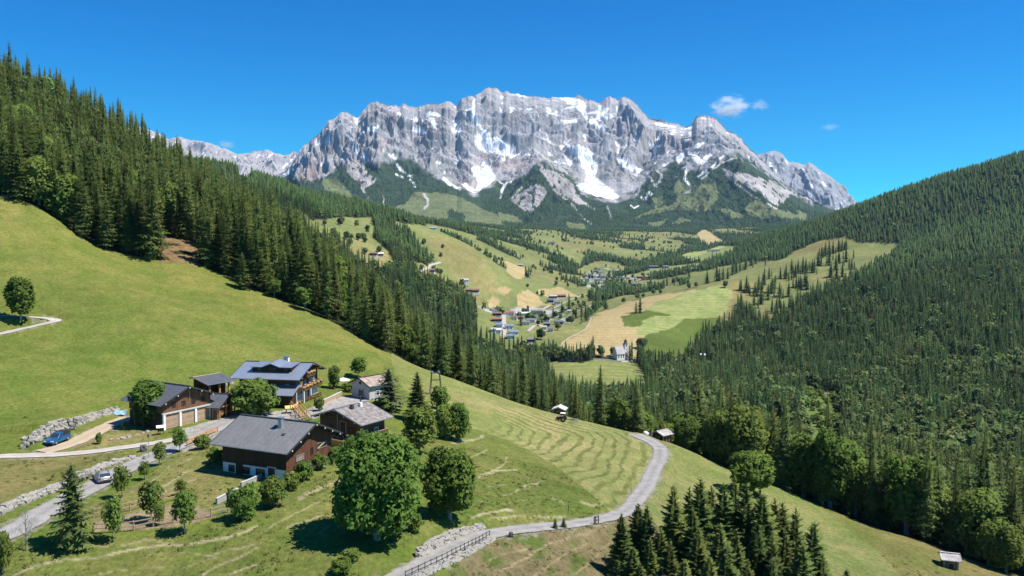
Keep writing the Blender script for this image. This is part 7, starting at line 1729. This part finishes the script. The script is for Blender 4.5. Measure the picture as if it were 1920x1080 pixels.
house(1268, 706, 14, 13, -20, 'l', 'w', 'white among trees in the right valley below the church', None, 480, 900, 'valley_house'); house(1316, 672, 6, 5, 0, 'w', 'w', 'tiny in the clearing of the right forest', None, 600, 1200, 'forest_hut', 'hut')
# lone trees on the meadows, from the photograph
LONE_S = [c5p(*q) for q in [(1055, 628), (1080, 630), (760, 555), (800, 545), (800, 622), (865, 605), (675, 665), (735, 670), (710, 655), (750, 660), (585, 625), (630, 605), (910, 525), (960, 520), (1505, 445), (1580, 430), (1565, 425), (1605, 420), (1390, 412), (1250, 458), (1145, 480), (530, 660), (325, 710)]]
LONE_S += [(1280 + x / 2.842, 280 + y / 2.842) for x, y in [(130, 715), (350, 765), (340, 755), (385, 765), (405, 745), (420, 780), (380, 830), (420, 825), (455, 800), (475, 765), (435, 720), (460, 690), (490, 740), (520, 690), (515, 785), (565, 785), (550, 690), (580, 660), (600, 680), (615, 655), (640, 650), (655, 660), (690, 645), (700, 655), (720, 620), (740, 580), (760, 570), (780, 560), (800, 555), (830, 545), (850, 535), (870, 530), (780, 620), (815, 640), (830, 600), (870, 600), (900, 640), (895, 690), (850, 680), (820, 690), (790, 680), (605, 735), (630, 740), (660, 745), (650, 730), (405, 905), (515, 845), (500, 870), (335, 640), (365, 620), (390, 610), (305, 650), (285, 660), (265, 670), (240, 690), (195, 700), (310, 870), (340, 880)]]
LB = [c5p(*q) for q in [(1065, 545), (1165, 515), (1210, 510), (975, 570), (655, 590), (690, 575), (1390, 478), (1435, 468), (1620, 470), (1100, 535), (780, 470), (990, 515), (500, 905), (540, 880), (620, 935), (670, 935), (705, 925), (765, 905), (560, 920), (470, 880), (910, 905), (1080, 855), (1100, 860), (645, 700), (770, 650), (560, 740), (450, 800)]]
LB += [c4p(*q) for q in [(235, 220), (325, 250), (355, 250), (405, 255), (440, 250), (450, 270), (350, 290), (280, 155), (175, 155), (450, 350), (545, 340), (830, 455), (940, 480), (960, 485), (970, 555), (1165, 690), (660, 430), (690, 450)]]
SFAR1 = [(spruce_mesh(95 + i, 22, 5.6, 12, 6, 3, .05, M_SPRF, True, .75), trunk_mesh(22, .3, 5, .9, .2, i)) for i in range(3)]
BFAR1 = [broad_meshes(97 + i, 12, 10, .08, 9, 420, .95, M_BRDF) for i in range(2)]
for i, (x, y) in enumerate(LONE_S):
    p = far_pt(x, y, 600, 4600); s = max(.75, min(1.35, 29 / F * p.y / 22)) * rng.uniform(.75, 1.15)
    o = grow('spruce_tree', SFAR1, i, p.x, p.y, p.z - .3, s, rng.uniform(0, 6.28), 1.35); k = x > 1380
    sz = 'big' if s > 1.15 else ('middle-sized' if s > .9 else 'small')
    if k: pl = ('by the upper forest edge' if y < 472 else ('in the middle rows' if y < 525 else 'near the lower wood')) + (' at the left end' if x < 1420 else (' at the centre' if x < 1520 else ' towards the right')) + ' of the right mountain meadow'
    else: pl = 'on the dark green patch of the church field' if 1185 < x < 1205 else ('in the tree row along the left rim of the church field' if x < 1140 and y > 570 else ('on the strips above the church field' if y > 540 else 'along the hill strip running up to the right forest'))
    tag(o, '%s dark spruce %s' % (sz, pl), 'spruce', 'spruces on the right mountain meadow' if k else 'spruces on the church hill fields')
# their smaller neighbours, too close together to tell apart
Lm = [far_pt(x + rng.normal(0, 9), y + rng.normal(0, 3), 600, 4600) for x, y in LONE_S if x > 1380 for _ in range(2)]
stuff('meadow_thicket', 'young spruces crowding round the bigger ones on the right mountain meadow', dict(x=np.array([p.x for p in Lm]), y=np.array([p.y for p in Lm]), z=np.array([p.z for p in Lm]) - .3, h=rng.uniform(11, 22, len(Lm)), rot=rng.uniform(0, 6.28, len(Lm))), FARS0[:3], rng.integers(0, 3, len(Lm)), 1.5)
for i, (x, y) in enumerate(LB):
    p = far_pt(x, y, 600, 4600); s = rng.uniform(.7, 1.1) * (1.1 if p.y < 1000 else 1)
    o = grow('broadleaf_tree', BFAR1, i, p.x, p.y, p.z - .3, s, rng.uniform(0, 6.28)); k = x < 800
    tag(o, 'round leafy tree dotted on the pasture of the left valley side' if k else ('leafy tree in the hedge below the tan field beside the church' if y > 640 else 'leafy tree on the field strips behind the church hill'), 'tree', 'leafy trees on the left pasture' if k else ('hedge trees by the church' if y > 640 else 'leafy trees on the field strips'))

# lanes and forest tracks far off
def lane(pts, w, a, b, mat=None):
    mat = mat or grav; P = [far_pt(x, y, a, b) for x, y in smooth_line(pts, 4)]; V = []; Fc = []
    for i, p in enumerate(P):
        d = P[min(i + 1, len(P) - 1)] - P[max(i - 1, 0)]; s_ = Vector((d.y, -d.x, 0)).normalized() * w
        for k in (-1, 1): q = p + s_ * k; V.append((q.x, q.y, float(height(q.x, q.y)) + .35 + .0003 * p.y))
    Fc = [(2 * i, 2 * i + 2, 2 * i + 3, 2 * i + 1) for i in range(len(P) - 1)]
    tag(link('lane', np_mesh('lane', np.array(V), np.array(Fc), [mat], True)), kind='structure')
lane([c5p(*q) for q in [(585, 870), (590, 825), (640, 787), (738, 733), (772, 660)]], 1.4, 700, 1300, dirt)
lane([c5p(*q) for q in [(520, 610), (620, 560), (720, 520), (840, 500)]], 2.2, 1200, 2600)
lane([c5p(*q) for q in [(560, 690), (650, 640), (760, 590), (830, 560)]], 2.5, 900, 2200)
lane([c4p(*q) for q in [(790, 490), (830, 462), (880, 440), (890, 425), (960, 405)]], 2.0, 800, 2400)
lane([(x + 1400, y + 640) for x, y in [(122, 99), (140, 98), (160, 100), (176, 104)]], 2.4, 300, 1100)
lane([(x + 1400, y + 640) for x, y in [(376, 34), (395, 38), (424, 47)]], 2.4, 400, 1300)
lane([c6(*q) for q in [(640, 500), (690, 455), (740, 435), (770, 470), (800, 500)]], 2.0, 900, 2200)
lane([c6(*q) for q in [(400, 560), (420, 480), (415, 400), (430, 350), (560, 330), (700, 330), (840, 260)]], 3.0, 900, 2600)

# ------------------------------------------------------------------ small fair-weather clouds, far behind the massif
def cloud(label, px, py, wpx, hpx, d, dens, seed):
    u, t = ray(px, py); p = Vector((u * d, d, t * d)); w = wpx / F * d; h = hpx / F * d
    import bmesh
    bm = bmesh.new(); bmesh.ops.create_icosphere(bm, subdivisions=3, radius=1.0)
    me = bpy.data.meshes.new('cloud'); bm.to_mesh(me); bm.free(); o = link('cloud', me); o.location = p; o.scale = (w / 2, w * .35, h / 2); tag(o, label, 'cloud')
    m = bpy.data.materials.new('cloud_vapour'); m.use_nodes = True; n = m.node_tree.nodes; l = m.node_tree.links; n.clear()
    out = n.new('ShaderNodeOutputMaterial'); pv = n.new('ShaderNodeVolumePrincipled'); l.new(pv.outputs[0], out.inputs['Volume']); pv.inputs['Color'].default_value = (1, 1, 1, 1); pv.inputs['Anisotropy'].default_value = .3
    tc = n.new('ShaderNodeTexCoord'); ln = n.new('ShaderNodeVectorMath'); ln.operation = 'LENGTH'; l.new(tc.outputs['Object'], ln.inputs[0])
    mp = N(n, 'ShaderNodeMapping'); mp.inputs['Location'].default_value = (seed * 3.1, seed, 0); mp.inputs['Rotation'].default_value = (0, .5, 0); mp.inputs['Scale'].default_value = (1.3, 1, 1.9); l.new(tc.outputs['Object'], mp.inputs[0])
    tx = N(n, 'ShaderNodeTexNoise', Scale=1.5, Detail=6.0, Roughness=.62, Distortion=.4); l.new(mp.outputs[0], tx.inputs['Vector'])
    s = n.new('ShaderNodeMath'); s.operation = 'MULTIPLY_ADD'; l.new(ln.outputs['Value'], s.inputs[0]); s.inputs[1].default_value = -.38; l.new(tx.outputs[0], s.inputs[2])
    r = n.new('ShaderNodeMapRange'); l.new(s.outputs[0], r.inputs[0]); r.inputs[1].default_value = .20; r.inputs[2].default_value = .42; r.inputs[3].default_value = 0; r.inputs[4].default_value = dens / w * 6
    l.new(r.outputs[0], pv.inputs['Density']); me.materials.append(m)
cloud('small white puff of cloud right of the summit', 1368, 201, 84, 52, 13500, 1.0, 1)
cloud('tiny wisp of cloud just right of the small white cloud', 1424, 198, 44, 24, 13500, .3, 2)
cloud('thin flat wisp of cloud low in the right sky', 1556, 239, 42, 16, 13500, .16, 3)
cloud('faint low cloud behind the distant left ridge', 424, 271, 40, 18, 13500, .35, 4)

# ------------------------------------------------------------------ the air of the valley
hz = MB(); zlo = min(GZ.min(), MZ.min()) - 1.5; hz.box((0, 6000, (zlo + 1620) / 2), (20000, 12400, 1620 - zlo)); o = hz.build('haze', None or MATS.get('x') or WHITEP); o.data.materials.clear(); tag(o, kind='stuff')
hm = bpy.data.materials.new('thin_haze'); hm.use_nodes = True; n = hm.node_tree.nodes; l = hm.node_tree.links; n.clear(); out = n.new('ShaderNodeOutputMaterial'); pv = n.new('ShaderNodeVolumePrincipled'); l.new(pv.outputs[0], out.inputs['Volume'])
pv.inputs['Color'].default_value = (.34, .60, 1.0, 1); pv.inputs['Density'].default_value = HAZE; pv.inputs['Anisotropy'].default_value = .1
o.data.materials.append(hm)
# end of the scene
